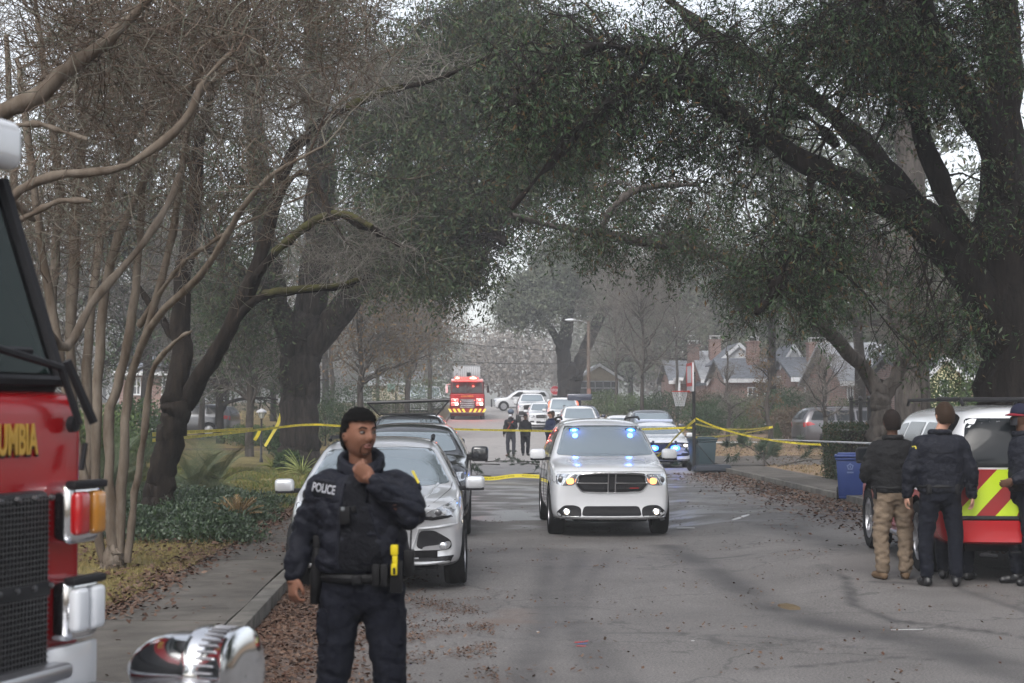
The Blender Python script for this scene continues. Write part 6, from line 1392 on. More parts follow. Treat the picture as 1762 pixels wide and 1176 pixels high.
    if hair:
        A = Acc(); nu, nv = 48, 30; v = []; f = []
        def hv(th, a):
            sx, sy, sz = math.sin(th) * math.cos(a), math.sin(th) * math.sin(a), math.cos(th)
            x, y, z = .0815 * sx, .1025 * sy, .122 * sz
            if z > 0: z = z * (1 + .035 * (hairk - 1)); x *= 1 + .16 * max(0, sz) * (hairk - 1) * sz; y *= 1 + .10 * max(0, sz) * (hairk - 1) * sz
            q = M_ @ Vector((x * k * headk, y * k * headk, z * k * headk)); return (q.x + hc[0], q.y + hc[1], q.z + hc[2]), (sx, sy, sz)
        idx = {}
        for j in range(nv + 1):
            for i in range(nu):
                (p, q) = hv(PI * .78 * j / nv, 2 * PI * i / nu); v.append(p)
        for j in range(nv):
            for i in range(nu):
                th = PI * .78 * (j + .5) / nv; a = 2 * PI * (i + .5) / nu; sx, sy, sz = math.sin(th) * math.cos(a), math.sin(th) * math.sin(a), math.cos(th)
                z = .122 * sz; line = hairline if sy < -.30 else (hairline - (.075 + hairline) * min(1, (sy + .30) / .62)) if sy < .32 else -.075
                if abs(sx) > .75 and -.35 < sy < .3: line = max(line, -.012)
                if z > line: f.append((j * nu + i, (j + 1) * nu + i, (j + 1) * nu + (i + 1) % nu, j * nu + (i + 1) % nu))
        o = A.add(v, f).build('hair', hair, body, smooth=True); md = o.modifiers.new('s', 'SOLIDIFY'); md.thickness = .006; md.offset = 1; bake(o); surf_noise(o, .006, 85)
    body['_k'] = k
    return body, jk, tro, M_, hc
def stand(hx=0., legs=.13, yaw_foot=.0, arm=.25, lean=0., fy=-.12):
    J = dict(head=(hx, -.01, 1.682), neck=(0, .01, 1.485), pelvis=(0, 0, .93), shl=(-.185, .01, 1.42), shr=(.185, .01, 1.42), ell=(-.185 - arm * .35, .02, 1.13), elr=(.185 + arm * .35, .02, 1.13), wrl=(-.185 - arm * .42, -.04, .89), wrr=(.185 + arm * .42, -.04, .89))
    for s, a in ((-1, 'l'), (1, 'r')):
        J['hip' + a] = (s * .092, 0, .89); J['kn' + a] = (s * (.092 + legs) * .62, -.015, .49); J['an' + a] = (s * legs, .01, .095); J['toe' + a] = (s * (legs + .035), -.16, .04)
    return J
# ---------------------------------------------------------------- the officer in front, hand at his chin
def main_officer():
    D = 7.4; x0 = (620 - 820) / FOC * D; s = FOC / D; H = 1.8; zoff = 0.
    def q(px, py, y): return ((px - 620) / s, y, CAMZ - (py - 710) / s)
    J = dict(head=q(620, 748, -.03), neck=q(622, 808, .015), pelvis=(.02, .03, .93), shl=q(556, 832, .02), shr=q(694, 832, .0), ell=q(524, 918, .05), wrl=q(508, 990, -.02), elr=q(712, 884, -.13), wrr=q(646, 822, -.205),
             hipl=(-.085, .02, .90), hipr=(.115, .02, .90), knl=(-.125, -.02, .50), knr=(.15, .0, .50), anl=(-.15, .03, .095), anr=(.20, .05, .095), toel=(-.19, -.13, .04), toer=(.26, -.10, .04))
    hands = {'l': dict(d=(.06, -.22, -1), n=(-.75, -.6, 0), curl=.62, side=1), 'r': dict(d=(-.70, .05, .70), n=(-.25, -.95, -.1), curl=1.05, side=1)}
    b, jk, tro, M_, hc = figure('person', 'officer in navy jacket in the foreground, hand at his chin, looking right', (x0, D, 0), 0, J, None, M_skin, M_jnavy, M_trou, M_boot, .012, H, 1.10, 1.0, M_hair, math.radians(37), math.radians(-2), hands, True, 2.6, True, sleeve=1.05, legk=1.02, hemk=1.12, hairline=.060, name_collar=True)
    k = 1.0; bv = bvh_of(b)
    def face(u, w_, r=None):
        """direction on the head -> point on the skin, ray from outside along the head's own front"""
        o = Vector(hc) + M_ @ Vector((u, -.4, w_)); h = bv.ray_cast(o, M_ @ Vector((0, 1, 0))); return h[0], h[1]
    for s_ in (-1, 1):
        p = Vector(hc) + M_ @ Vector((s_ * .0315, -.0750, .008)); e = Acc(); e.ell(p, (.0122, .0105, .0072), 18, 12, M=M_); ey = e.build('eye', M_eyew, b, smooth=True)
        p2 = p + M_ @ Vector((.0035, -.0095, .001)); e = Acc(); e.ell(p2, (.0064, .0035, .0064), 14, 8, M=M_); e.build('iris', M_iris, ey, smooth=True)
        L = []
        for t in range(9):
            u = .014 + .034 * t / 8; h, n = face(s_ * u, .0265 + .007 * math.sin(t / 8 * PI * .8) - .004 * (t > 6))
            if h is not None: L.append(h)
        if len(L) > 2: a = Acc(); a.tube(L, [.0022] + [.0038] * (len(L) - 2) + [.0018], 8); a.build('eyebrow', M_hair, b, smooth=True)
        L = []
        for t in range(9):
            u = .019 + .026 * t / 8; h, n = face(s_ * u, .0085 + .0085 * math.sin(t / 8 * PI))
            if h is not None: L.append(h)
        if len(L) > 2: a = Acc(); a.tube(L, .0016, 6); a.build('eyelid', M_hair, b, smooth=True)
    L = []
    for t in range(11):
        u = -.024 + .048 * t / 10; h, n = face(u, -.0525 + .003 * math.cos(u * 90)); L.append(h)
    a = Acc(); a.tube([x for x in L if x is not None], [.0015] + [.0042] * 9 + [.0015], 8); a.build('upper_lip', M_lips, b, smooth=True)
    L = [face(-.02 + .04 * t / 10, -.0635 + .002 * abs(t - 5) * .3)[0] for t in range(11)]; a = Acc(); a.tube([x for x in L if x is not None], [.0015] + [.0048] * 9 + [.0015], 8); a.build('lower_lip', M_lips, b, smooth=True)
    # moustache and short beard as thin relief following the skin
    M_beard = mat('beard', (.075, .038, .026), .9, bump=.8, bscale=300)
    def relief(name, pts_uv, w_, m):
        P_ = [face(u, v)[0] for u, v in pts_uv]; P_ = [p for p in P_ if p is not None]
        if len(P_) > 2: a = Acc(); a.tube(P_, [w_ * .3] + [w_] * (len(P_) - 2) + [w_ * .3], 8); a.build(name, m, b, smooth=True)
    relief('moustache', [(-.030 + .06 * t / 10, -.0435 - .008 * abs(t - 5) / 5) for t in range(11)], .0035, M_beard)
    for s_ in (-1, 1): relief('beard', [(s_ * .031, -.052), (s_ * .032, -.068), (s_ * .028, -.084), (s_ * .016, -.094)], .0042, M_beard)
    relief('beard', [(-.022 + .044 * t / 8, -.090 - .004 * math.sin(t / 8 * PI)) for t in range(9)], .007, M_beard)
    pass
    # clothing details
    jb = bvh_of(jk); z = lambda py: CAMZ - (py - 710) / s; x = lambda px: (px - 620) / s
    sh = patch('shirt_front', M_shirt, jb, 'front', [(x(588), z(975)), (x(592), z(880)), (x(603), z(812)), (x(640), z(808)), (x(634), z(860)), (x(652), z(915)), (x(668), z(975))], b, .004, .02, .03, 1)
    for ln in ([(x(586), z(972)), (x(590), z(880)), (x(601), z(806))], [(x(642), z(806)), (x(636), z(860)), (x(654), z(915)), (x(676), z(948))]): stroke('jacket_edge', M_jnavy, jb, 'front', ln, .018, b)
    stroke('pocket_flap', M_jnavy, jb, 'front', [(x(545), z(880)), (x(578), z(884))], .012, b); stroke('yoke_seam', M_jnavy, jb, 'front', [(x(545), z(856)), (x(582), z(860))], .008, b)
    stroke('yoke_seam', M_jnavy, jb, 'front', [(x(662), z(856)), (x(700), z(860))], .008, b)
    pp = patch('name_panel', M_shirt, jb, 'front', [(x(543), z(850)), (x(545), z(824)), (x(581), z(829)), (x(578), z(855))], b, .006, .01, .02, 0)
    text('chest_lettering', 'POLICE', .058, M_patchw, pp, (x(562), -.3, z(839)), (PI / 2, math.radians(8), 0), ext=.0008, sx=.62, bold=.0012, bv=jb, side='front', lift=.013)
    patch('shoulder_patch', M_goldp, jb, 'front', [(x(709), z(810)), (x(713), z(809)), (x(723), z(829)), (x(720), z(831))], b, .005, .01, .02, 0)
    c = jb.ray_cast(Vector((x(600), -5, z(884))), Vector((0, 1, 0)))[0]
    a = Acc(); a.box((x(600), c.y - .016, z(882)), (.052, .026, .082)); cam_ = a.build('body_camera', M_gear, b, bevel=.006); a = Acc(); a.lathe([(0, -.006), (.009, -.005), (.011, 0)], 16, 'y', (x(597), c.y - .029, z(871))); a.build('camera_lens', mat('lens_grey', (.12, .13, .14), .2), cam_, smooth=True)
    a = Acc(); a.box((x(615), c.y - .012, z(872)), (.02, .02, .03)); a.build('camera_clip', M_gear, cam_, bevel=.004)
    def gear(name, px, py, w_, h, dd, m=M_gear, yy=None, bev=.006, rz=0.):
        t = bvh_of(tro) if yy is None else None; y = -.17 if yy is None else yy
        a = Acc(); a.box((x(px), y, z(py)), (w_, dd, h)); return a.build(name, m, b, bevel=bev)
    for px in (652, 666): gear('magazine_pouch', px, 982, .036, .105, .035, yy=-.155)
    hs = gear('taser_holster', 686, 985, .06, .15, .05, yy=-.13)
    a = Acc(); a.box((x(683), -.155, z(940)), (.036, .03, .05)); a.box((x(684), -.158, z(958)), (.026, .028, .05)); a.box((x(683), -.165, z(972)), (.03, .026, .055)); t_ = a.build('taser', M_yel, b, bevel=.006)
    a = Acc(); a.box((x(683), -.181, z(974)), (.012, .006, .03)); a.build('taser_trigger', M_gear, t_)
    gear('radio', 706, 965, .05, .13, .05, yy=-.06); a = Acc(); a.tube([(x(708), -.06, z(942)), (x(710), -.06, z(905))], .005, 6); a.build('radio_antenna', M_gear, b)
    a = Acc(); a.tube([(x(552), -.02, z(940)), (x(549), -.03, z(985)), (x(546), -.02, z(1035))], [.032, .036, .026], 12, flat=.7); a.box((x(548), .0, z(935)), (.035, .05, .09)); a.build('pistol_holster', M_gear, b, bevel=.008)
    gear('buckle', 620, 990, .05, .045, .02, yy=-.145, m=M_gear)
    tb = bvh_of(tro); patch('cargo_pocket', M_trou, tb, 'front', [(x(672), z(1098)), (x(674), z(1040)), (x(699), z(1042)), (x(699), z(1102))], b, .012, .03, .03, 1)
    patch('cargo_pocket', M_trou, tb, 'front', [(x(549), z(1098)), (x(549), z(1042)), (x(570), z(1040)), (x(568), z(1100))], b, .010, .03, .03, 1)
    return b
main_officer()
# ---------------------------------------------------------------- group on the right
GR = 'officers talking beside the red and white SUV'
def at_px(px, py): d = 1.78 * FOC / (py - 710); return (X(px, d), d, base_z(d, X(px, d)))
J = stand(0, .125, arm=.30); J['wrl'] = (-.17, -.20, 1.0); J['wrr'] = (.17, -.20, 1.0); J['ell'] = (-.30, -.0, 1.14); J['elr'] = (.30, -.0, 1.14)
b, jk, tro, M_, hc = figure('person', 'heavy-set man in black jacket and khaki trousers, back turned, left of the group', at_px(1535, 997), PI + .06, J, GR, M_skin3, mat('jacket_black', (.012, .012, .013), .85, bump=.5, bscale=40), M_khaki, M_tanboot, .016, 1.79, 1.16, .93, mat('hair_shaved', (.014, .010, .009), .9), 0, .05, legk=1.12, sleeve=1.15, hairline=.03, headk=1.12)
surf_noise(tro, .016, 13, (1, 1, 1.8), 3.)
a = Acc(); a.tube([(.20, .04, .98), (.215, .05, .86)], [.035, .028], 10, flat=.6); a.build('holster', M_gear, b, smooth=True)
J = stand(-.055, .14, arm=.32)
b, jk, tro, M_, hc = figure('person', 'tall officer in navy jacket with a gold shoulder patch, back turned, centre of the group', at_px(1616, 1009), PI - .10, J, GR, M_skin2, M_jnavy, M_trou, M_boot, .016, 1.87, 1.14, .92, M_hairb, .25, .03, sleeve=1.12, legk=1.0, hairline=.05, headk=1.10)
jb = bvh_of(jk); stroke('yoke_seam', M_shirt, jb, 'rear', [(-.2, 1.40), (-.1, 1.37), (.1, 1.37), (.2, 1.40)], .012, b)
a = Acc(); a.lathe([(0, .004), (.032, .004), (.036, 0), (0, 0)], 20, 'y', (0, 0, 0)); o = a.build('shoulder_patch', M_goldp, b, smooth=True); o.location = (.268, .055, 1.41); o.rotation_euler = (0, 0, -1.0)
a = Acc(); a.lathe([(0, .0045), (.020, .0045)], 16, 'y', (0, 0.001, 0)); a.build('patch_centre', mat('patch_green', (.05, .12, .08), .6), o)
for s_ in (-1, 1): a = Acc(); a.box((s_ * .14, .14, 1.0), (.05, .05, .10)); a.build('pouch', M_gear, b, bevel=.008)
J = stand(.0, .13, arm=.30); p_ = at_px(1646, 1000)
figure('person', 'person mostly hidden behind the tall officer, dark clothes, gloved hand hanging', (p_[0], p_[1] + .12, p_[2]), PI - .5, J, GR, M_skin3, M_jnavy, M_trou, M_boot, .018, 1.76, 1.08, .95, M_hair, .2, .0)
J = stand(.0, .10, arm=.22); J['wrl'] = (-.20, -.22, 1.02); J['wrr'] = (.18, -.24, 1.05); J['elr'] = (.25, -.02, 1.12)
b, jk, tro, M_, hc = figure('person', 'officer in navy cap and white mask facing left at the right edge', at_px(1757, 1006), math.radians(-72), J, GR, M_skin3, M_jnavy, M_trou, M_boot, .015, 1.86, 1.05, .93, M_hair, 0, 0, sleeve=1.1)
def cap(b, hc, M_, k, crown, brim):
    A = Acc(); nu, nv = 36, 12; v = []
    for j in range(nv + 1):
        th = PI * .5 * j / nv * 1.02
        for i in range(nu):
            a = 2 * PI * i / nu; q = M_ @ Vector((.088 * k * math.sin(th) * math.cos(a), .108 * k * math.sin(th) * math.sin(a), .105 * k * math.cos(th) + .030 * k)); v.append(tuple(q + Vector(hc)))
    A.add(v, [(j * nu + i, (j + 1) * nu + i, (j + 1) * nu + (i + 1) % nu, j * nu + (i + 1) % nu) for j in range(nv) for i in range(nu)]); o = A.build('cap', crown, b, smooth=True); md = o.modifiers.new('s', 'SOLIDIFY'); md.thickness = .004; bake(o)
    A = Acc(); v = []
    for j in range(6):
        for i in range(13):
            a = PI + PI * (i + .0) / 12; r = 1 + j / 5 * .72; q = M_ @ Vector((.084 * k * math.cos(a) * (1 + .1 * j / 5), .104 * k * math.sin(a) * r, .036 * k - .020 * k * j / 5 - .012 * k * abs(math.cos(a)) ** 2)); v.append(tuple(q + Vector(hc)))
    A.add(v, [(j * 13 + i, (j + 1) * 13 + i, (j + 1) * 13 + i + 1, j * 13 + i + 1) for j in range(5) for i in range(12)]); p = A.build('cap_brim', brim, o, smooth=True); md = p.modifiers.new('s', 'SOLIDIFY'); md.thickness = .004; bake(p)
def mask(b, hc, M_, k, m=None, bk=.8):
    A = Acc(); bv = bvh_of(b); v = []; n = 0
    for j in range(9):
        for i in range(13):
            u = (-.056 + .112 * i / 12) * k; w_ = (-.005 - .085 * j / 8) * k; h = bv.ray_cast(Vector(hc) + M_ @ Vector((u, -.4, w_)), M_ @ Vector((0, 1, 0)))
            q = M_ @ Vector((u, -.092 * k * math.sqrt(max(.05, 1 - (u / .09) ** 2)) - .010 * k, w_)) + Vector(hc); v.append(tuple(q))
    A.add(v, [(j * 13 + i, (j + 1) * 13 + i, (j + 1) * 13 + i + 1, j * 13 + i + 1) for j in range(8) for i in range(12)]); o = A.build('face_mask', m or M_mask, b, smooth=True); md = o.modifiers.new('s', 'SOLIDIFY'); md.thickness = .004; bake(o)
cap(b, hc, M_, 1.03, mat('cap_navy', (.014, .015, .03), .8), mat('cap_brim_red', (.14, .012, .02), .8)); mask(b, hc, M_, 1.03, mat('mask_dark', (.03, .03, .035), .8)); jb = bvh_of(jk)
text('chest_lettering', 'POLICE', .062, M_patchw, b, (-.155, -.3, 1.45), (PI / 2, .35, 0), ext=.0008, sx=.8, bold=.001, bv=jb, side='front', lift=.013); text('sleeve_lettering', 'POLICE', .05, M_patchw, b, (-5, -.09, 1.40), (PI / 2, 0, -PI / 2), ext=.0008, sx=.8, bold=.001, bv=jb, side='left', lift=.006)
patch('shoulder_patch', M_goldp, jb, 'left', [(-.04, 1.30), (.03, 1.30), (.04, 1.38), (-.045, 1.38)], b, .005, .01, .03, 1)
# ---------------------------------------------------------------- small figures down the road
GF = 'people standing on the pale road beyond the tape'
def at_px2(px, py): d = 1.76 * FOC / (py - 710); return (X(px, d), d, base_z(d))
J = stand(.0, .11, arm=.22); J['wrr'] = (.05, -.24, 1.30); J['elr'] = (.24, -.08, 1.15)
b, jk, tro, M_, hc = figure('person', 'leftmost distant person, grey cap and white mask, red strap across a dark coat', at_px2(879, 785), -.25, J, GF, M_skin3, mat('coat_dark', (.014, .014, .018), .8), mat('trousers_grey', (.035, .035, .045), .85), mat('shoe_brown', (.10, .03, .02), .6), .026, 1.82, .95, .92, None, 0, 0)
mask(b, hc, M_, 1.02); A = Acc(); A.ell((hc[0], hc[1], hc[2] + .10), (.13, .14, .11), 18, 12); A.build('cap', mat('cap_grey', (.10, .12, .16), .9), b, smooth=True)
jb = bvh_of(jk); stroke('red_strap', mat('strap_red', (.5, .07, .04), .6), jb, 'front', [(-.13, 1.05), (0, 1.25), (.12, 1.42)], .035, b); a = Acc(); a.box((-.27, 0, .98), (.10, .16, .2)); a.build('shoulder_bag', M_gear, b, bevel=.02)
J = stand(.0, .10, arm=.15); J['wrl'] = (-.06, -.2, 1.12); J['wrr'] = (.08, -.2, 1.1)
figure('person', 'distant stout person in black beanie and black coat, hands in front', at_px2(904, 784), .15, J, GF, M_skin3, mat('coat_black', (.010, .010, .012), .85), mat('trousers_black', (.012, .012, .016), .9), M_boot, .026, 1.70, 1.15, .80, M_hair, .1, 0, legk=1.15, hairline=.03)
J = stand(.0, .10, arm=.15); J['wrl'] = (-.10, -.3, 1.1); J['wrr'] = (.10, -.3, 1.1)
b, jk, tro, M_, hc = figure('person', 'distant officer in navy uniform looking down, beside the white SUV mirror', (X(947, 56), 56, base_z(56)), math.radians(-55), J, GF, M_skin2, mat('uniform_navy', (.016, .022, .05), .8), mat('uniform_trousers', (.014, .018, .04), .85), M_boot, .026, 1.82, 1.05, .90, M_hairb, 0, .3)
jb = bvh_of(jk); patch('shoulder_patch', M_patchw, jb, 'left', [(-.05, 1.33), (.05, 1.33), (.05, 1.41), (-.05, 1.41)], b, .006, .01, .04, 1)
J = stand(.0, .10, arm=.15); figure('person', 'dark-haired person half hidden behind the navy uniformed officer', (X(951, 58.5), 58.5, base_z(58.5)), .1, J, GF, M_skin3, mat('coat_dark', (.014, .014, .018), .8), M_trou, M_boot, .03, 1.84, 1., .93, M_hair)
# ================================================================ BUILDINGS
def brick_mat(name, c1, c2, mortar, sc=1.):
    m = bpy.data.materials.new(name); m.use_nodes = True; MATS[name] = m; nt = m.node_tree; b = nt.nodes['Principled BSDF']
    tc = nd(nt, 'ShaderNodeTexCoord'); sp = nd(nt, 'ShaderNodeSeparateXYZ'); cb = nd(nt, 'ShaderNodeCombineXYZ'); ad = nd(nt, 'ShaderNodeMath', operation='ADD')
    nt.links.new(tc.outputs['Object'], sp.inputs[0]); nt.links.new(sp.outputs[0], ad.inputs[0]); nt.links.new(sp.outputs[1], ad.inputs[1]); nt.links.new(ad.outputs[0], cb.inputs[0]); nt.links.new(sp.outputs[2], cb.inputs[1])
    br = nd(nt, 'ShaderNodeTexBrick'); br.inputs['Color1'].default_value = (*c1, 1); br.inputs['Color2'].default_value = (*c2, 1); br.inputs['Mortar'].default_value = (*mortar, 1)
    br.inputs['Scale'].default_value = 1; br.inputs['Brick Width'].default_value = .24 * sc; br.inputs['Row Height'].default_value = .085 * sc; br.inputs['Mortar Size'].default_value = .010; nt.links.new(cb.outputs[0], br.inputs[0])
    n = nd(nt, 'ShaderNodeTexNoise'); n.inputs['Scale'].default_value = .8; n.inputs['Detail'].default_value = 6; nt.links.new(tc.outputs['Object'], n.inputs[0]); mx = nd(nt, 'ShaderNodeMix', data_type='RGBA', blend_type='OVERLAY'); mx.inputs[0].default_value = .5
    nt.links.new(br.outputs[0], mx.inputs[6]); nt.links.new(n.outputs[0], mx.inputs[7]); nt.links.new(mx.outputs[2], b.inputs[0]); b.inputs['Roughness'].default_value = .9; return m
M_brick = brick_mat('red_brick', (.17, .085, .068), (.24, .135, .11), (.27, .25, .24)); M_trimw = mat('white_trim', (.6, .61, .63), .6, var=.08); M_roofg = mat('shingle_grey', (.14, .15, .17), .85, var=.3, vscale=3, bump=.8, bscale=12, stretch=(1, 1, 5)); M_roofl = mat('shingle_light', (.30, .31, .33), .85, var=.2, vscale=3, bump=.8, bscale=12)
M_cream = mat('cream_siding', (.42, .37, .28), .8, var=.08); M_yelw = mat('yellow_siding', (.62, .58, .36), .8, var=.06); M_pane = mat('house_pane', (.05, .055, .065), .08, spec=.8); M_ivy = mat('wall_ivy', (.03, .05, .02), .7, island=GREEN_DARK)
def roof_gable(root, name, x0, x1, y0, y1, ze, zr, m, ridge='x', over=.35, th=.14, trim=True):
    a = Acc(); t = Acc()
    if ridge == 'x':
        ym = (y0 + y1) / 2; p = [(y0 - over, ze - over * (zr - ze) / (ym - y0)), (ym, zr), (y1 + over, ze - over * (zr - ze) / (ym - y0)), (y1 + over, ze - over * (zr - ze) / (ym - y0) + th), (ym, zr + th * 1.3), (y0 - over, ze - over * (zr - ze) / (ym - y0) + th)]
        a.prism(p, x0 - over, x1 + over, axis='x'); e = ze - over * (zr - ze) / (ym - y0); t.box(((x0 + x1) / 2, y0 - over - .02, e + .0), (x1 - x0 + 2 * over, .05, .24))
    else:
        xm = (x0 + x1) / 2; sl = (zr - ze) / (xm - x0); e = ze - over * sl; a.prism([(x0 - over, e), (xm, zr), (x1 + over, e), (x1 + over, e + th), (xm, zr + th * 1.3), (x0 - over, e + th)], y0 - over, y1 + over, axis='y')
        for s in (0, 1):
            A, B_ = ((x0 - over, e - .1), (xm, zr - .1)) if s == 0 else ((xm, zr - .1), (x1 + over, e - .1)); t.prism([A, B_, (B_[0], B_[1] + .26), (A[0], A[1] + .26)], y0 - over - .05, y0 - over - .004, axis='y')
    r = a.build(name, m, root)
    if trim: t.build('fascia', M_trimw, r)
    return r
def window(root, x, y, z, w_, h, m=None, mull=1):
    f = Acc(); f.box((x, y - .03, z - h / 2 - .05), (w_ + .2, .12, .09)); f.box((x, y - .02, z + h / 2 + .03), (w_ + .12, .07, .08))
    for s in (-1, 1): f.box((x + s * (w_ / 2 + .03), y - .02, z), (.07, .07, h))
    f.box((x, y - .02, z), (w_, .05, .05))
    for i in range(mull): f.box((x - w_ / 2 + w_ * (i + 1) / (mull + 1), y - .02, z), (.05, .06, h))
    o = f.build('window', m or M_trimw, root); p = Acc(); p.box((x, y - .008, z), (w_, .02, h)); p.build('pane', M_pane, o); return o
def chimney(root, x, y, z0, z1, w_=.8, capm=True):
    a = Acc(); a.box((x, y, (z0 + z1) / 2), (w_, w_ * .8, z1 - z0)); a.box((x, y, z1 + .04), (w_ + .12, w_ * .8 + .12, .10)); c = a.build('chimney', M_brick, root)
    if capm: a = Acc(); a.box((x, y, z1 + .34), (w_ * .9, w_ * .7, .05)); [a.box((x + sx * w_ * .38, y + sy * w_ * .28, z1 + .21), (.05, .05, .24)) for sx in (-1, 1) for sy in (-1, 1)]; a.build('chimney_cap', M_trimw, c)
def zz(py, d): return CAMZ - (py - 710) * d / FOC
GH = 'brick houses in a row on the right'
def house(label, px0, px1, d, eave, ridge, depth=8, roof=M_roofg, gables=(), chims=(), wins=(), porch=None, wall=M_brick, group=GH, upper=None, name='brick_house', door=None, ivy=None):
    x0, x1 = X(px0, d), X(px1, d); cx = (x0 + x1) / 2; zb = ground_z(cx, d) - .1
    root = empty(name, (cx, d, zb), 0, label, 'house', group); lx = lambda px: X(px, d) - cx; lz = lambda py: zz(py, d) - zb; w_ = x1 - x0; ze = lz(eave); zr = lz(ridge)
    a = Acc(); a.prism([(0, 0), (depth, 0), (depth, ze), (depth / 2, zr - .06), (0, ze)], -w_ / 2, w_ / 2, axis='x'); a.build('wall', wall, root)
    roof_gable(root, 'roof', -w_ / 2, w_ / 2, 0, depth, ze, zr, roof)
    for (a0, a1, ge, gr, out, m, rm) in gables:
        g0, g1 = lx(a0), lx(a1); gm = (g0 + g1) / 2; a = Acc(); a.prism([(g0, 0), (g1, 0), (g1, lz(ge)), (gm, lz(gr) - .05), (g0, lz(ge))], -out, depth * .45, axis='y'); a.build('gable_wall', m, root); roof_gable(root, 'gable_roof', g0, g1, -out, depth * .45, lz(ge), lz(gr), rm, 'y', .22, .1)
    for (px, py, wp, top) in chims: chimney(root, lx(px), depth * .35, ze, lz(py), wp * d / FOC)
    for (px, py, wpx, hpx, out) in wins: window(root, lx(px), -out - .01, lz(py), wpx * d / FOC, hpx * d / FOC)
    if upper:
        for (u0, u1, ue, ur, yo, m, rm) in upper:
            g0, g1 = lx(u0), lx(u1); gm = (g0 + g1) / 2; a = Acc(); a.prism([(g0, ze - .2), (g1, ze - .2), (g1, lz(ue)), (gm, lz(ur) - .05), (g0, lz(ue))], yo, yo + 4, axis='y'); a.build('dormer_wall', m, root); roof_gable(root, 'dormer_roof', g0, g1, yo, yo + 4, lz(ue), lz(ur), rm, 'y', .2, .1)
    if porch:
        p0, p1 = lx(porch[0]), lx(porch[1]); a = Acc(); a.box(((p0 + p1) / 2, -1.3, lz(porch[2]) + .1), (p1 - p0, 2.6, .22)); a.build('porch_roof', M_trimw, root)
        for i in range(3): B('porch_post', M_trimw, root, (p0 + .15 + (p1 - p0 - .3) * i / 2, -2.4, lz(porch[2]) / 2), (.16, .16, lz(porch[2])))
    if door: a = Acc(); a.box((lx(door), -.03, 1.1), (1.0, .08, 2.1)); a.build('door', M_trimw, root)
    if ivy:
        q = Quads(); n = 3800; o = np.column_stack([RNG.uniform(lx(ivy[0]), lx(ivy[1]), n), RNG.uniform(-.15, -.02, n) - ivy[2], RNG.uniform(0, ze * .95, n)]); dd = unit(RNG.normal(size=o.shape) + [0, -.6, -.3]); s = unit(np.cross(dd, RNG.normal(size=o.shape))); L = .14; q.quads(np.stack([o, o + dd * L * .5 + s * L * .3, o + dd * L, o + dd * L * .5 - s * L * .3], 1)); q.build('ivy', M_ivy, root)
    return root
house('furthest small house with white posts, just behind the basketball hoop', 1158, 1222, 112, 655, 622, 7, wall=M_brick, porch=(1158, 1200, 656), wins=[(1212, 672, 8, 16, 0)])
house('brick house with pale steep roof and two chimneys right of the hoop', 1214, 1262, 98, 652, 604, 8, M_roofl, [(1216, 1250, 655, 630, 1.2, M_brick, M_roofg)], [(1204, 592, 20, 0), (1242, 583, 20, 0)], [(1245, 676, 9, 22, 1.2)])
house('brick house with wide grey roof, white upper gable and pointed brick entrance', 1254, 1365, 90, 652, 618, 7, M_roofg, [(1333, 1368, 652, 618, 1.6, M_brick, M_roofl)], [(1309, 586, 22, 0)], [(1295, 680, 14, 24, 0), (1349, 678, 8, 26, 1.6)], None, upper=[(1256, 1330, 620, 588, 4.2, M_trimw, M_roofg)], door=1330)
house('brick house with ivy on its wall, grey roof and a broad brick chimney', 1370, 1450, 84, 650, 616, 7, M_roofg, [(1425, 1462, 650, 612, 1.8, M_brick, M_roofl)], [(1424, 588, 34, 0)], [(1392, 680, 12, 24, 0)], upper=[(1372, 1412, 622, 590, 4.0, M_trimw, M_roofg)], ivy=(1405, 1448, 1.8), wall=M_brick)
house('nearest brick house with bright pale roof and dark gable', 1455, 1562, 74, 655, 588, 9, M_roofl, [(1494, 1580, 652, 612, 1.4, M_yelw, M_roofg)], [], [(1463, 692, 7, 52, 0), (1532, 680, 10, 34, 1.4)])
house('brick house with pale yellow gable glimpsed between the trunks', 1575, 1690, 66, 648, 612, 8, M_roofg, [(1585, 1640, 648, 618, 1.2, M_yelw, M_roofg)], [(1652, 600, 26, 0)], [(1610, 670, 10, 26, 1.2), (1660, 672, 10, 26, 0)])
def cream_house():
    d = 128; cx = X(1033, d); root = empty('cream_house', (cx, d, ground_z(cx, d)), 0, 'cream gabled house with a screened porch behind the forked tree', 'house'); lz = lambda py: zz(py, d) - ground_z(cx, d); lx = lambda px: X(px, d) - cx
    a = Acc(); a.box((0, 4, lz(652) / 2), (lx(1063) - lx(1000), 8, lz(652))); a.build('wall', M_cream, root); g0, g1 = lx(994), lx(1068); a = Acc(); a.prism([(g0 + .2, lz(652)), (g1 - .2, lz(652)), ((g0 + g1) / 2, lz(631))], -.2, 4, axis='y'); a.build('gable_wall', M_cream, root); roof_gable(root, 'roof', g0, g1, -.3, 8, lz(652), lz(629), M_roofl, 'y', .2, .12)
    for i in range(5): window(root, lx(1004 + i * 13.5), -.02, lz(668), 12 * d / FOC, 22 * d / FOC, mull=0)
    a = Acc(); a.box((0, -.12, lz(685)), (lx(1063) - lx(1000), .2, .26)); a.build('porch_sill', M_trimw, root)
cream_house()
house('brick house front glimpsed between the crape myrtle stems at the left', 205, 305, 88, 640, 600, 8, M_roofg, [], [], [(235, 665, 10, 26, 0), (285, 665, 10, 26, 0)], group=None)
house('pale house glimpsed far behind the left trees', 640, 720, 150, 660, 640, 8, M_roofl, [], [], [(690, 672, 6, 10, 0)], group=None, wall=M_cream, name='pale_house')

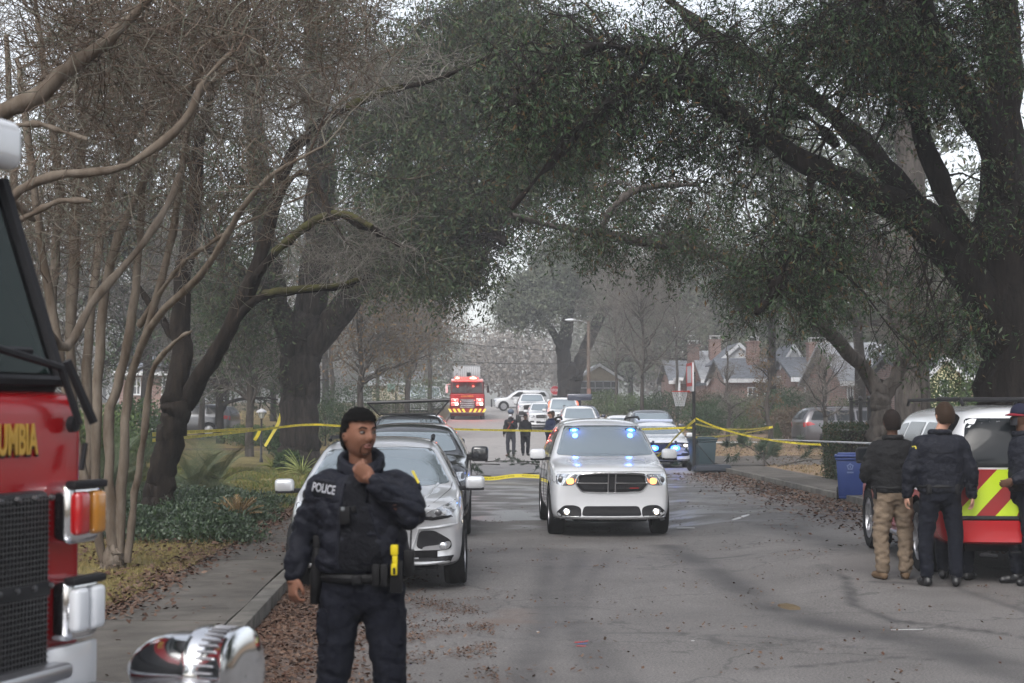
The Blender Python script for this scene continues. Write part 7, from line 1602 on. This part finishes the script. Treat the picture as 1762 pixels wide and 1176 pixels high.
# ================================================================ STREET FURNITURE
M_pole = mat('wood_pole', (.13, .095, .075), .9, var=.25, vscale=3, stretch=(1, 1, .2)); M_galv = mat('galvanised', (.35, .36, .37), .4, metal=.6); M_iron = mat('black_iron', (.010, .010, .011), .45)
def trash_bin(name, label, loc, rz, m, h=1.0, w_=.62, d=.7, crest=False, group=None):
    r = empty(name, loc, rz, label, 'bin', group); b = Acc(); v = []
    for z, k in ((.06, .80), (.10, .82), (h * .84, .97), (h * .845, 1.04), (h * .89, 1.04)):
        v.append((z, k))
    for (z0, k0), (z1, k1) in zip(v[:-1], v[1:]):
        b.add([(-w_ / 2 * k0, -d / 2 * k0, z0), (w_ / 2 * k0, -d / 2 * k0, z0), (w_ / 2 * k0, d / 2 * k0, z0), (-w_ / 2 * k0, d / 2 * k0, z0), (-w_ / 2 * k1, -d / 2 * k1, z1), (w_ / 2 * k1, -d / 2 * k1, z1), (w_ / 2 * k1, d / 2 * k1, z1), (-w_ / 2 * k1, d / 2 * k1, z1)], [(0, 1, 5, 4), (1, 2, 6, 5), (2, 3, 7, 6), (3, 0, 4, 7), (0, 3, 2, 1), (4, 5, 6, 7)])
    b.build('tub', m, r, bevel=.015); l = Acc(); l.box((0, 0, h * .925), (w_ * 1.1, d * 1.08, .06)); l.box((0, 0, h * .965), (w_ * .9, d * .85, .05)); l.build('lid', m, r, bevel=.025, seg=3)
    a = Acc(); a.tube([(-w_ * .4, d * .56, h * .88), (w_ * .4, d * .56, h * .88)], .018, 8); a.build('handle', m, r, smooth=True)
    for s in (-1, 1): a = Acc(); a.lathe([(0, -.03), (.12, -.03), (.14, 0), (.12, .03), (0, .03)], 20, 'x', (s * w_ * .44, d * .42, .14)); a.build('wheel', M_tyre, r, smooth=True)
    a = Acc(); a.box((0, -d * .42, h * .6), (w_ * .86, .05, .05)); a.build('rim_band', m, r, bevel=.01)
    if crest:
        a = Acc(); n = 10; pts = []
        for i in range(n): an = 2 * PI * i / n + PI / 2; rr = .075 if i % 2 == 0 else .058; pts.append((rr * math.cos(an), rr * math.sin(an) + .70)); 
        y = -d * .475; a.prism(pts, y - .012, y + .02, axis='y'); a.box((0, y, .585), (.13, .02, .028)); c = a.build('city_crest', mat('crest_pale', (.14, .18, .32), .6), r); a = Acc(); a.lathe([(0, -.005), (.035, -.005), (.038, 0), (.030, -.001)], 20, 'y', (0, y - .013, .70)); a.build('crest_ring', m, c); B('crest_figure', mat('crest_fig', (.22, .26, .4), .6), c, (0, y - .018, .70), (.014, .006, .045))
    return r
d = 30.3; trash_bin('blue_bin', 'blue recycling bin with a pale crest at the kerb beside the hedge', (X(1462, d), d, 0), math.radians(-14), mat('plastic_blue', (.012, .035, .16), .4), .98, .56, .66, True)
d = 45.6; trash_bin('green_bin', 'dark green bin standing behind the hoop pole', (X(1208, d), d, 0), math.radians(20), mat('plastic_green', (.035, .06, .07), .45), 1.06, .62, .7)
def hoop():
    d = 45.0; x = X(1194, d); r = empty('basketball_hoop', (x, d, 0), 0, 'black pole basketball hoop with red rim standing on a black base at the kerb', 'basketball hoop'); ztop = zz(640, d)
    a = Acc(); a.tube([(0, 0, .1), (0, 0, ztop)], .055, 10); a.build('pole', M_iron, r, smooth=True)
    a = Acc(); a.box((.52, .0, .13), (1.15, .75, .20), taper=.9); a.build('base', mat('base_plastic', (.035, .04, .05), .5), r, bevel=.06, seg=3)
    a = Acc(); a.tube([(0, 0, .95), (.62, 0, .22)], .014, 6); a.build('brace', M_iron, r)
    z = zz(668, d); a = Acc(); a.box((-.10, 0, z + .32), (.06, 1.1, .85)); bb = a.build('backboard', M_trimw, r, bevel=.01); a = Acc(); a.box((-.135, 0, z + .10), (.012, 1.12, .10)); a.box((-.135, 0, z + .70), (.012, 1.12, .08)); [a.box((-.135, s * .53, z + .4), (.012, .07, .7)) for s in (-1, 1)]; a.build('red_border', mat('hoop_red', (.6, .05, .05), .4), bb)
    text('backboard_lettering', 'SPALDING', .12, mat('hoop_red', (.6, .05, .05), .4), bb, (-.10, -.552, z + .35), (PI / 2, PI / 2, 0), sx=.9) if False else None
    zr = zz(674, d); a = Acc(); n = 28; a.tube([(-.42 + .23 * math.cos(2 * PI * i / n), .23 * math.sin(2 * PI * i / n), zr) for i in range(n + 1)], .016, 8); a.tube([(-.2, 0, zr), (-.1, 0, zr)], .03, 6); a.build('rim', mat('rim_red', (.5, .06, .04), .4), r, smooth=True)
    q = Quads(); L = []
    for i in range(14):
        for sg in (-1, 1):
            pts = []
            for k in range(5): an = 2 * PI * (i + sg * k * .5) / 14; rr = .23 - .10 * k / 4; pts.append((-.42 + rr * math.cos(an), rr * math.sin(an), zr - .11 * k))
            L.append(pts)
    q.tubes(np.array(L), np.full((len(L), 5), .006), 4); q.build('net', M_trimw, r)
hoop()
def iron_fence():
    d = 38.4; r = empty('iron_fence', (X(1490, d), d, .12), 0, 'black iron fence section with ball-topped posts rising behind the hedge', 'fence'); ox = X(1490, d)
    for px, top in ((1465, 686), (1480.5, 686), (1495.5, 685), (1512, 684)):
        x = X(px, d) - ox; zt = zz(top, d) - .12; a = Acc(); a.box((x, 0, zt / 2 - .03), (.085, .085, zt - .06)); a.ell((x, 0, zt), (.06, .06, .06)); a.build('post', M_iron, r)
    for py in (693, 760): x0, x1 = X(1462, d) - ox, X(1514, d) - ox; a = Acc(); a.box(((x0 + x1) / 2, 0, zz(py, d) - .12), (x1 - x0, .04, .05)); a.build('rail', M_iron, r)
iron_fence()
def lantern():
    d = 48; x = X(450, d); z = ground_z(x, d); r = empty('garden_lantern', (x, d, z), 0, 'black post garden lantern with a white cap left of the big oak', 'lamp'); H = zz(703, d) - z; s = d / FOC
    a = Acc(); a.lathe([(.06, 0), (.06, .1), (.035, .14), (.032, H - 20 * s), (.05, H - 19 * s), (.03, H - 18 * s)], 12); a.build('post', M_iron, r, smooth=True)
    a = Acc(); a.lathe([(.06, H - 17 * s), (.12, H - 7 * s)], 6); a.build('lamp_glass', mat('lantern_glass', (.55, .56, .52), .3), r); a = Acc(); a.lathe([(.17, H - 7 * s), (.16, H - 5 * s), (.09, H - 2.5 * s), (.03, H - 1 * s), (0, H)], 6); a.build('lamp_cap', mat('cap_white', (.5, .5, .52), .5), r)
    a = Acc(); [a.tube([(.06 * math.cos(k * PI / 3), .06 * math.sin(k * PI / 3), H - 17 * s), (.12 * math.cos(k * PI / 3), .12 * math.sin(k * PI / 3), H - 7 * s)], .008, 4) for k in range(6)]; a.build('lamp_frame', M_iron, r)
lantern()
def stop_sign():
    d = 122; x = X(955, d); z = base_z(d) + .1; r = empty('stop_sign', (x, d, z), 0, 'red octagonal STOP sign on a post below the forked tree', 'sign'); H = zz(672, d) - z; R_ = .40
    a = Acc(); a.box((0, .03, (H + .3) / 2), (.06, .04, H + .3)); a.build('post', M_galv, r)
    a = Acc(); a.prism([(R_ * math.cos(PI / 8 + k * PI / 4), H + R_ * math.sin(PI / 8 + k * PI / 4)) for k in range(8)], -.012, .0, axis='y'); a.build('sign_border', M_trimw, r); a = Acc(); a.prism([(R_ * .93 * math.cos(PI / 8 + k * PI / 4), H + R_ * .93 * math.sin(PI / 8 + k * PI / 4)) for k in range(8)], -.018, -.0125, axis='y'); a.build('sign_face', mat('stop_red', (.42, .03, .04), .5), r)
    text('stop_lettering', 'STOP', .30, M_trimw, r, (0, -.021, H), sx=.82, bold=.006)
stop_sign()
def utility_pole():
    d = 114; x = X(1013, d); z = base_z(d); r = empty('utility_pole', (x, d, z), 0, 'wooden utility pole with a cobra-head street light in front of the forked tree', 'utility pole'); zt = zz(552, d) - z
    a = Acc(); a.tube([(0, 0, -.1), (0, 0, zt)], [.16, .11], 12); a.build('pole', M_pole, r, smooth=True); a = Acc(); a.tube([(0, 0, zt - .25), (-.5, 0, zt - .02), (-1.1, -.1, zt + .06)], .035, 8); a.build('lamp_arm', M_galv, r, smooth=True)
    a = Acc(); a.ell((-1.38, -.12, zt + .06), (.42, .16, .10), 16, 8); a.build('lamp_head', mat('lamp_head', (.6, .62, .65), .4), r, smooth=True); B('sign_plate', mat('plate_brown', (.2, .1, .08), .7), r, (0, -.18, 1.9), (.28, .02, .5))
utility_pole()
def street_lamp():
    d = 24; x = X(1700, d); r = empty('street_lamp', (X(1850, d), d, .12), 0, 'old grey street lamp hanging from an arm against the dark oak, top right', 'street lamp'); ox = X(1850, d); z = lambda py: zz(py, d) - .12; s = d / FOC; lx = x - ox
    a = Acc(); a.tube([(0, 0, -.1), (0, 0, z(70))], [.12, .09], 12); a.build('pole', M_pole, r, smooth=True); a = Acc(); a.tube([(0, 0, z(98)), (lx + .1, 0, z(100))], .022, 8); a.tube([(0, 0, z(96)), (lx / 2, 0, z(97))], .016, 8); a.build('lamp_arm', M_galv, r, smooth=True)
    a = Acc(); a.lathe([(0, z(90)), (5 * s, z(90)), (6.5 * s, z(93)), (6.5 * s, z(104)), (9 * s, z(108)), (13 * s, z(112)), (14 * s, z(114))], 20, c=(lx, 0, 0)); a.build('lamp_housing', M_galv, r, smooth=True); a = Acc(); a.lathe([(13 * s, z(114)), (11.5 * s, z(128)), (8 * s, z(134)), (0, z(135))], 20, c=(lx, 0, 0)); a.build('lamp_glass', mat('lamp_glass_old', (.13, .13, .12), .3), r, smooth=True)
street_lamp()
M_wire = mat('cable', (.02, .02, .022), .6); GW_ = 'overhead power lines at the end of the street'
for lab, (ax, ay, bx, by, d1, d2) in (('upper thin power line crossing the pale gap', (700, 580, 1300, 582, 118, 122)), ('lower thicker power line crossing the pale gap', (640, 612, 1330, 590, 112, 118))):
    A_, B_ = P(ax, ay, d1), P(bx, by, d2); pts = [A_.lerp(B_, t / 16) - Vector((0, 0, 1.1 * math.sin(PI * t / 16))) for t in range(17)]; a = Acc(); a.tube(pts, .022, 6); tag(a.build('power_line', M_wire, smooth=True), lab, 'power line', GW_)
a = Acc(); A_, B_ = P(730, 480, 60), P(1190, 690, 60)
def left_sign(px, py, d, w_, h, m, lab, name='street_sign'):
    x = X(px, d); z = ground_z(x, d); r = empty(name, (x, d, z), 0, lab, 'sign'); zt = zz(py, d) - z; B('post', M_galv, r, (0, 0, (zt + h / 2) / 2), (.05, .05, zt + h / 2)); B('sign_face', m, r, (0, -.04, zt), (w_, .02, h))
left_sign(673, 668, 112, .55, .6, mat('sign_green', (.2, .3, .27), .6), 'small pale green sign left of the distant fire truck')
# ---------------------------------------------------------------- yellow police tape
def tape_mat():
    m = bpy.data.materials.new('police_tape'); m.use_nodes = True; MATS['police_tape'] = m; nt = m.node_tree; b = nt.nodes['Principled BSDF']; b.inputs['Base Color'].default_value = (.68, .56, .03, 1); b.inputs['Roughness'].default_value = .4; return m
M_tape = tape_mat(); M_ink = mat('tape_ink', (.02, .02, .015), .5)
GT = 'yellow police tape strung round the scene'; TXT = text_mesh('POLICE LINE DO NOT CROSS', .060, 0., 1.2)
TV = np.array([tuple(v.co) for v in TXT.vertices]); TF = [tuple(p.vertices) for p in TXT.polygons]; TW = TV[:, 0].max() - TV[:, 0].min() + .22
def tape(label, pts, w_=.076, sag=.0, tw=0., name='police_tape', ink=True, rng=1):
    """pts: (px, py, depth) control points; a ribbon that hangs and slightly twists, printed both sides"""
    pts = [P(*p) if len(p) == 3 else Vector(p[:3]) for p in pts]; C_, _ = resample([tuple(p) for p in pts], [0] * len(pts), 60); n = len(C_)
    C_[:, 2] -= sag * np.sin(np.linspace(0, PI, n)); T_ = unit(np.gradient(C_, axis=0)); cum = np.concatenate([[0], np.cumsum(np.linalg.norm(np.diff(C_, axis=0), axis=1))]); ph = random.uniform(0, 6)
    up = np.array([0, 0, 1.]) - T_ * T_[:, 2:3]; up = unit(up); sd = np.cross(T_, up); an = tw * np.sin(cum * .5 + ph) + .1 * np.sin(cum * 1.7 + ph); Uv = up * np.cos(an)[:, None] + sd * np.sin(an)[:, None]
    a = Acc(); v = np.concatenate([C_ - Uv * w_ / 2, C_ + Uv * w_ / 2]); a.add(v, [(i, i + 1, n + i + 1, n + i) for i in range(n - 1)]); o = a.build(name, M_tape, None, True); tag(o, label, 'police tape', GT)
    if ink:
        Vv = []; Ff = []; c = 0; L = cum[-1]; pos = TW / 2 + .05
        while pos + TW / 2 < L:
            for sgn in (1, -1):
                u = np.clip(pos + TV[:, 0] * sgn, 0, L - 1e-3); q = []
                for k in range(3): q.append(np.interp(u, cum, C_[:, k]))
                q = np.stack(q, 1); U2 = np.stack([np.interp(u, cum, Uv[:, k]) for k in range(3)], 1); T2 = np.stack([np.interp(u, cum, T_[:, k]) for k in range(3)], 1); N2 = np.cross(T2, U2); fs = np.sign((N2 * (-q)).sum(1).mean()) if False else 1
                Vv.append(q + U2 * TV[:, 1:2] + N2 * .0015 * sgn); Ff += [tuple(i + c for i in f) for f in TF]; c += len(TV)
            pos += TW
        if Vv:
            me = bpy.data.meshes.new('tape_lettering'); me.from_pydata(np.concatenate(Vv).tolist(), [], Ff); me.materials.append(M_ink); link('tape_lettering', me, o)
    return o
tape('long tape crossing the road in front of the distant people, oak to hoop', [(548, 731, 44.5), (640, 736, 45), (740, 738, 45), (880, 741, 45), (1000, 742, 45), (1194, 736, 45)], .058)
tape('tape wrapped across the big oak trunk and running left to the dark trunk', [(549, 731, 44.0), (515, 732, 43.9), (470, 737, 43), (400, 745, 38), (330, 752, 32), (262, 758, 26.2)], .06, tw=.1)
tape('tape strip running from the dark leaning trunk to the lantern post', [(262, 748, 26), (305, 745, 30), (380, 741, 38), (435, 738, 46)], .07)
tape('loose tape end hanging from the branch down behind the lantern post', [(484, 712, 46), (478, 730, 46), (468, 748, 46), (456, 768, 46)], .10, tw=.5, ink=False)
tape('short twisted tape tail fluttering left of the lantern post', [(447, 741, 47), (443, 750, 47), (438, 758, 47)], .10, ink=False)
tape('tape sloping from the hoop pole down to the road beside the white SUV', [(1197, 722, 45), (1165, 750, 43.5), (1140, 778, 42.5), (1110, 800, 41.5)], .085, tw=.4)
g1 = [(815, 823.5), (850, 823.5), (890, 819), (940, 821), (1000, 822), (1060, 822), (1110, 812)]
tape('slack tape lying on the road left of the white SUV', [tuple(P(px, py, 41.3)) + (0,) for px, py in g1], .10, tw=.2)
tape('upper tape from the hoop pole to the young tree', [(1197, 730, 45), (1240, 738, 50), (1290, 739, 56), (1324, 735, 61.6)], .052)
tape('lower tape from the hoop pole crossing up to the young tree', [(1197, 753, 45), (1240, 751, 50), (1280, 746, 56), (1324, 737, 61.8)], .052)
tape('tape running right from the hoop pole past the minivan to the iron fence', [(1197, 720, 45), (1235, 736, 44.2), (1290, 751, 43), (1360, 762, 41), (1430, 766, 39.5), (1500, 767, 38.1)], .052)
tape('tape tied round the young tree trunk', [(X(1319, 61.9), 61.85, zz(738, 61.9), 0), (X(1324, 61.8), 61.75, zz(736, 61.8), 0), (X(1329, 61.9), 61.85, zz(735, 61.9), 0)], .09, ink=False)
# small things on the road
def paint_mark(name, lab, px, py, w_, l, m, rz=0, grp=None):
    d = 1.78 * FOC / (py - 710); a = Acc(); x = X(px, d); z = base_z(d, x) + .005; v = [(-w_ / 2, -l / 2), (w_ * .1, -l * .6), (w_ / 2, -l * .3), (w_ * .45, l * .4), (-w_ * .1, l / 2), (-w_ * .5, l * .3)]; c, s = math.cos(rz), math.sin(rz)
    a.add([(x + c * p - s * q, d + s * p + c * q, z) for p, q in v], [tuple(range(6))]); tag(a.build(name, m), kind='structure')
M_pr = mat('mark_red', (.45, .05, .06), .7); M_pb = mat('mark_blue', (.08, .12, .3), .7); M_pw = mat('mark_white', (.5, .5, .5), .6)
for px, py, w_, l, m, rz in [(996, 1100, .09, .03, M_pr, .4), (1002, 1103, .08, .03, M_pb, .1), (999, 1108, .08, .03, M_pr, -.3), (1008, 1098, .05, .02, M_pr, .9), (1275, 890, .10, 1.4, M_pw, -.35), (1190, 900, .5, .12, M_pw, 0), (1560, 1079, .32, .03, M_pw, .1), (1190, 1098, .03, .03, M_pw, 0), (925, 1076, .025, .025, M_pw, 0)]: paint_mark('road_marking', '', px, py, w_, l, m, rz)
# trees added off to the right and behind the camera: they shade the scene and show only in reflections
for i, (x, y, h) in enumerate([(13.5, 7.5, 10), (17, 1, 11), (13, -7, 11), (22, 9, 12), (5, -22, 12), (-7, -20, 12), (-16, -12, 11)]):
    root = ftree('evergreen_tree', 'unseen evergreen tree added beside the cross street for reflections', 820 + x * FOC / 50, 50, h, 5, 'ever', 'evergreen trees outside the frame', n=30, tr=.3, leafm=M_leafoak2, lv=5, ls=(.2, .4), crown=.1); root.location = (x, y, 0)
# ================================================================ smoke haze over the whole street
def haze():
    a = Acc(); a.box((20, 130, 14.5), (420, 320, 35)); m = bpy.data.materials.new('haze'); m.use_nodes = True; nt = m.node_tree
    nt.nodes.remove(nt.nodes['Principled BSDF']); v = nt.nodes.new('ShaderNodeVolumePrincipled'); v.inputs['Color'].default_value = (.93, .95, .98, 1)
    v.inputs['Density'].default_value = HAZE; v.inputs['Anisotropy'].default_value = .0
    nt.links.new(v.outputs[0], nt.nodes['Material Output'].inputs['Volume']); o = a.build('haze', m); tag(o, kind='stuff')
HAZE = .0014
haze()
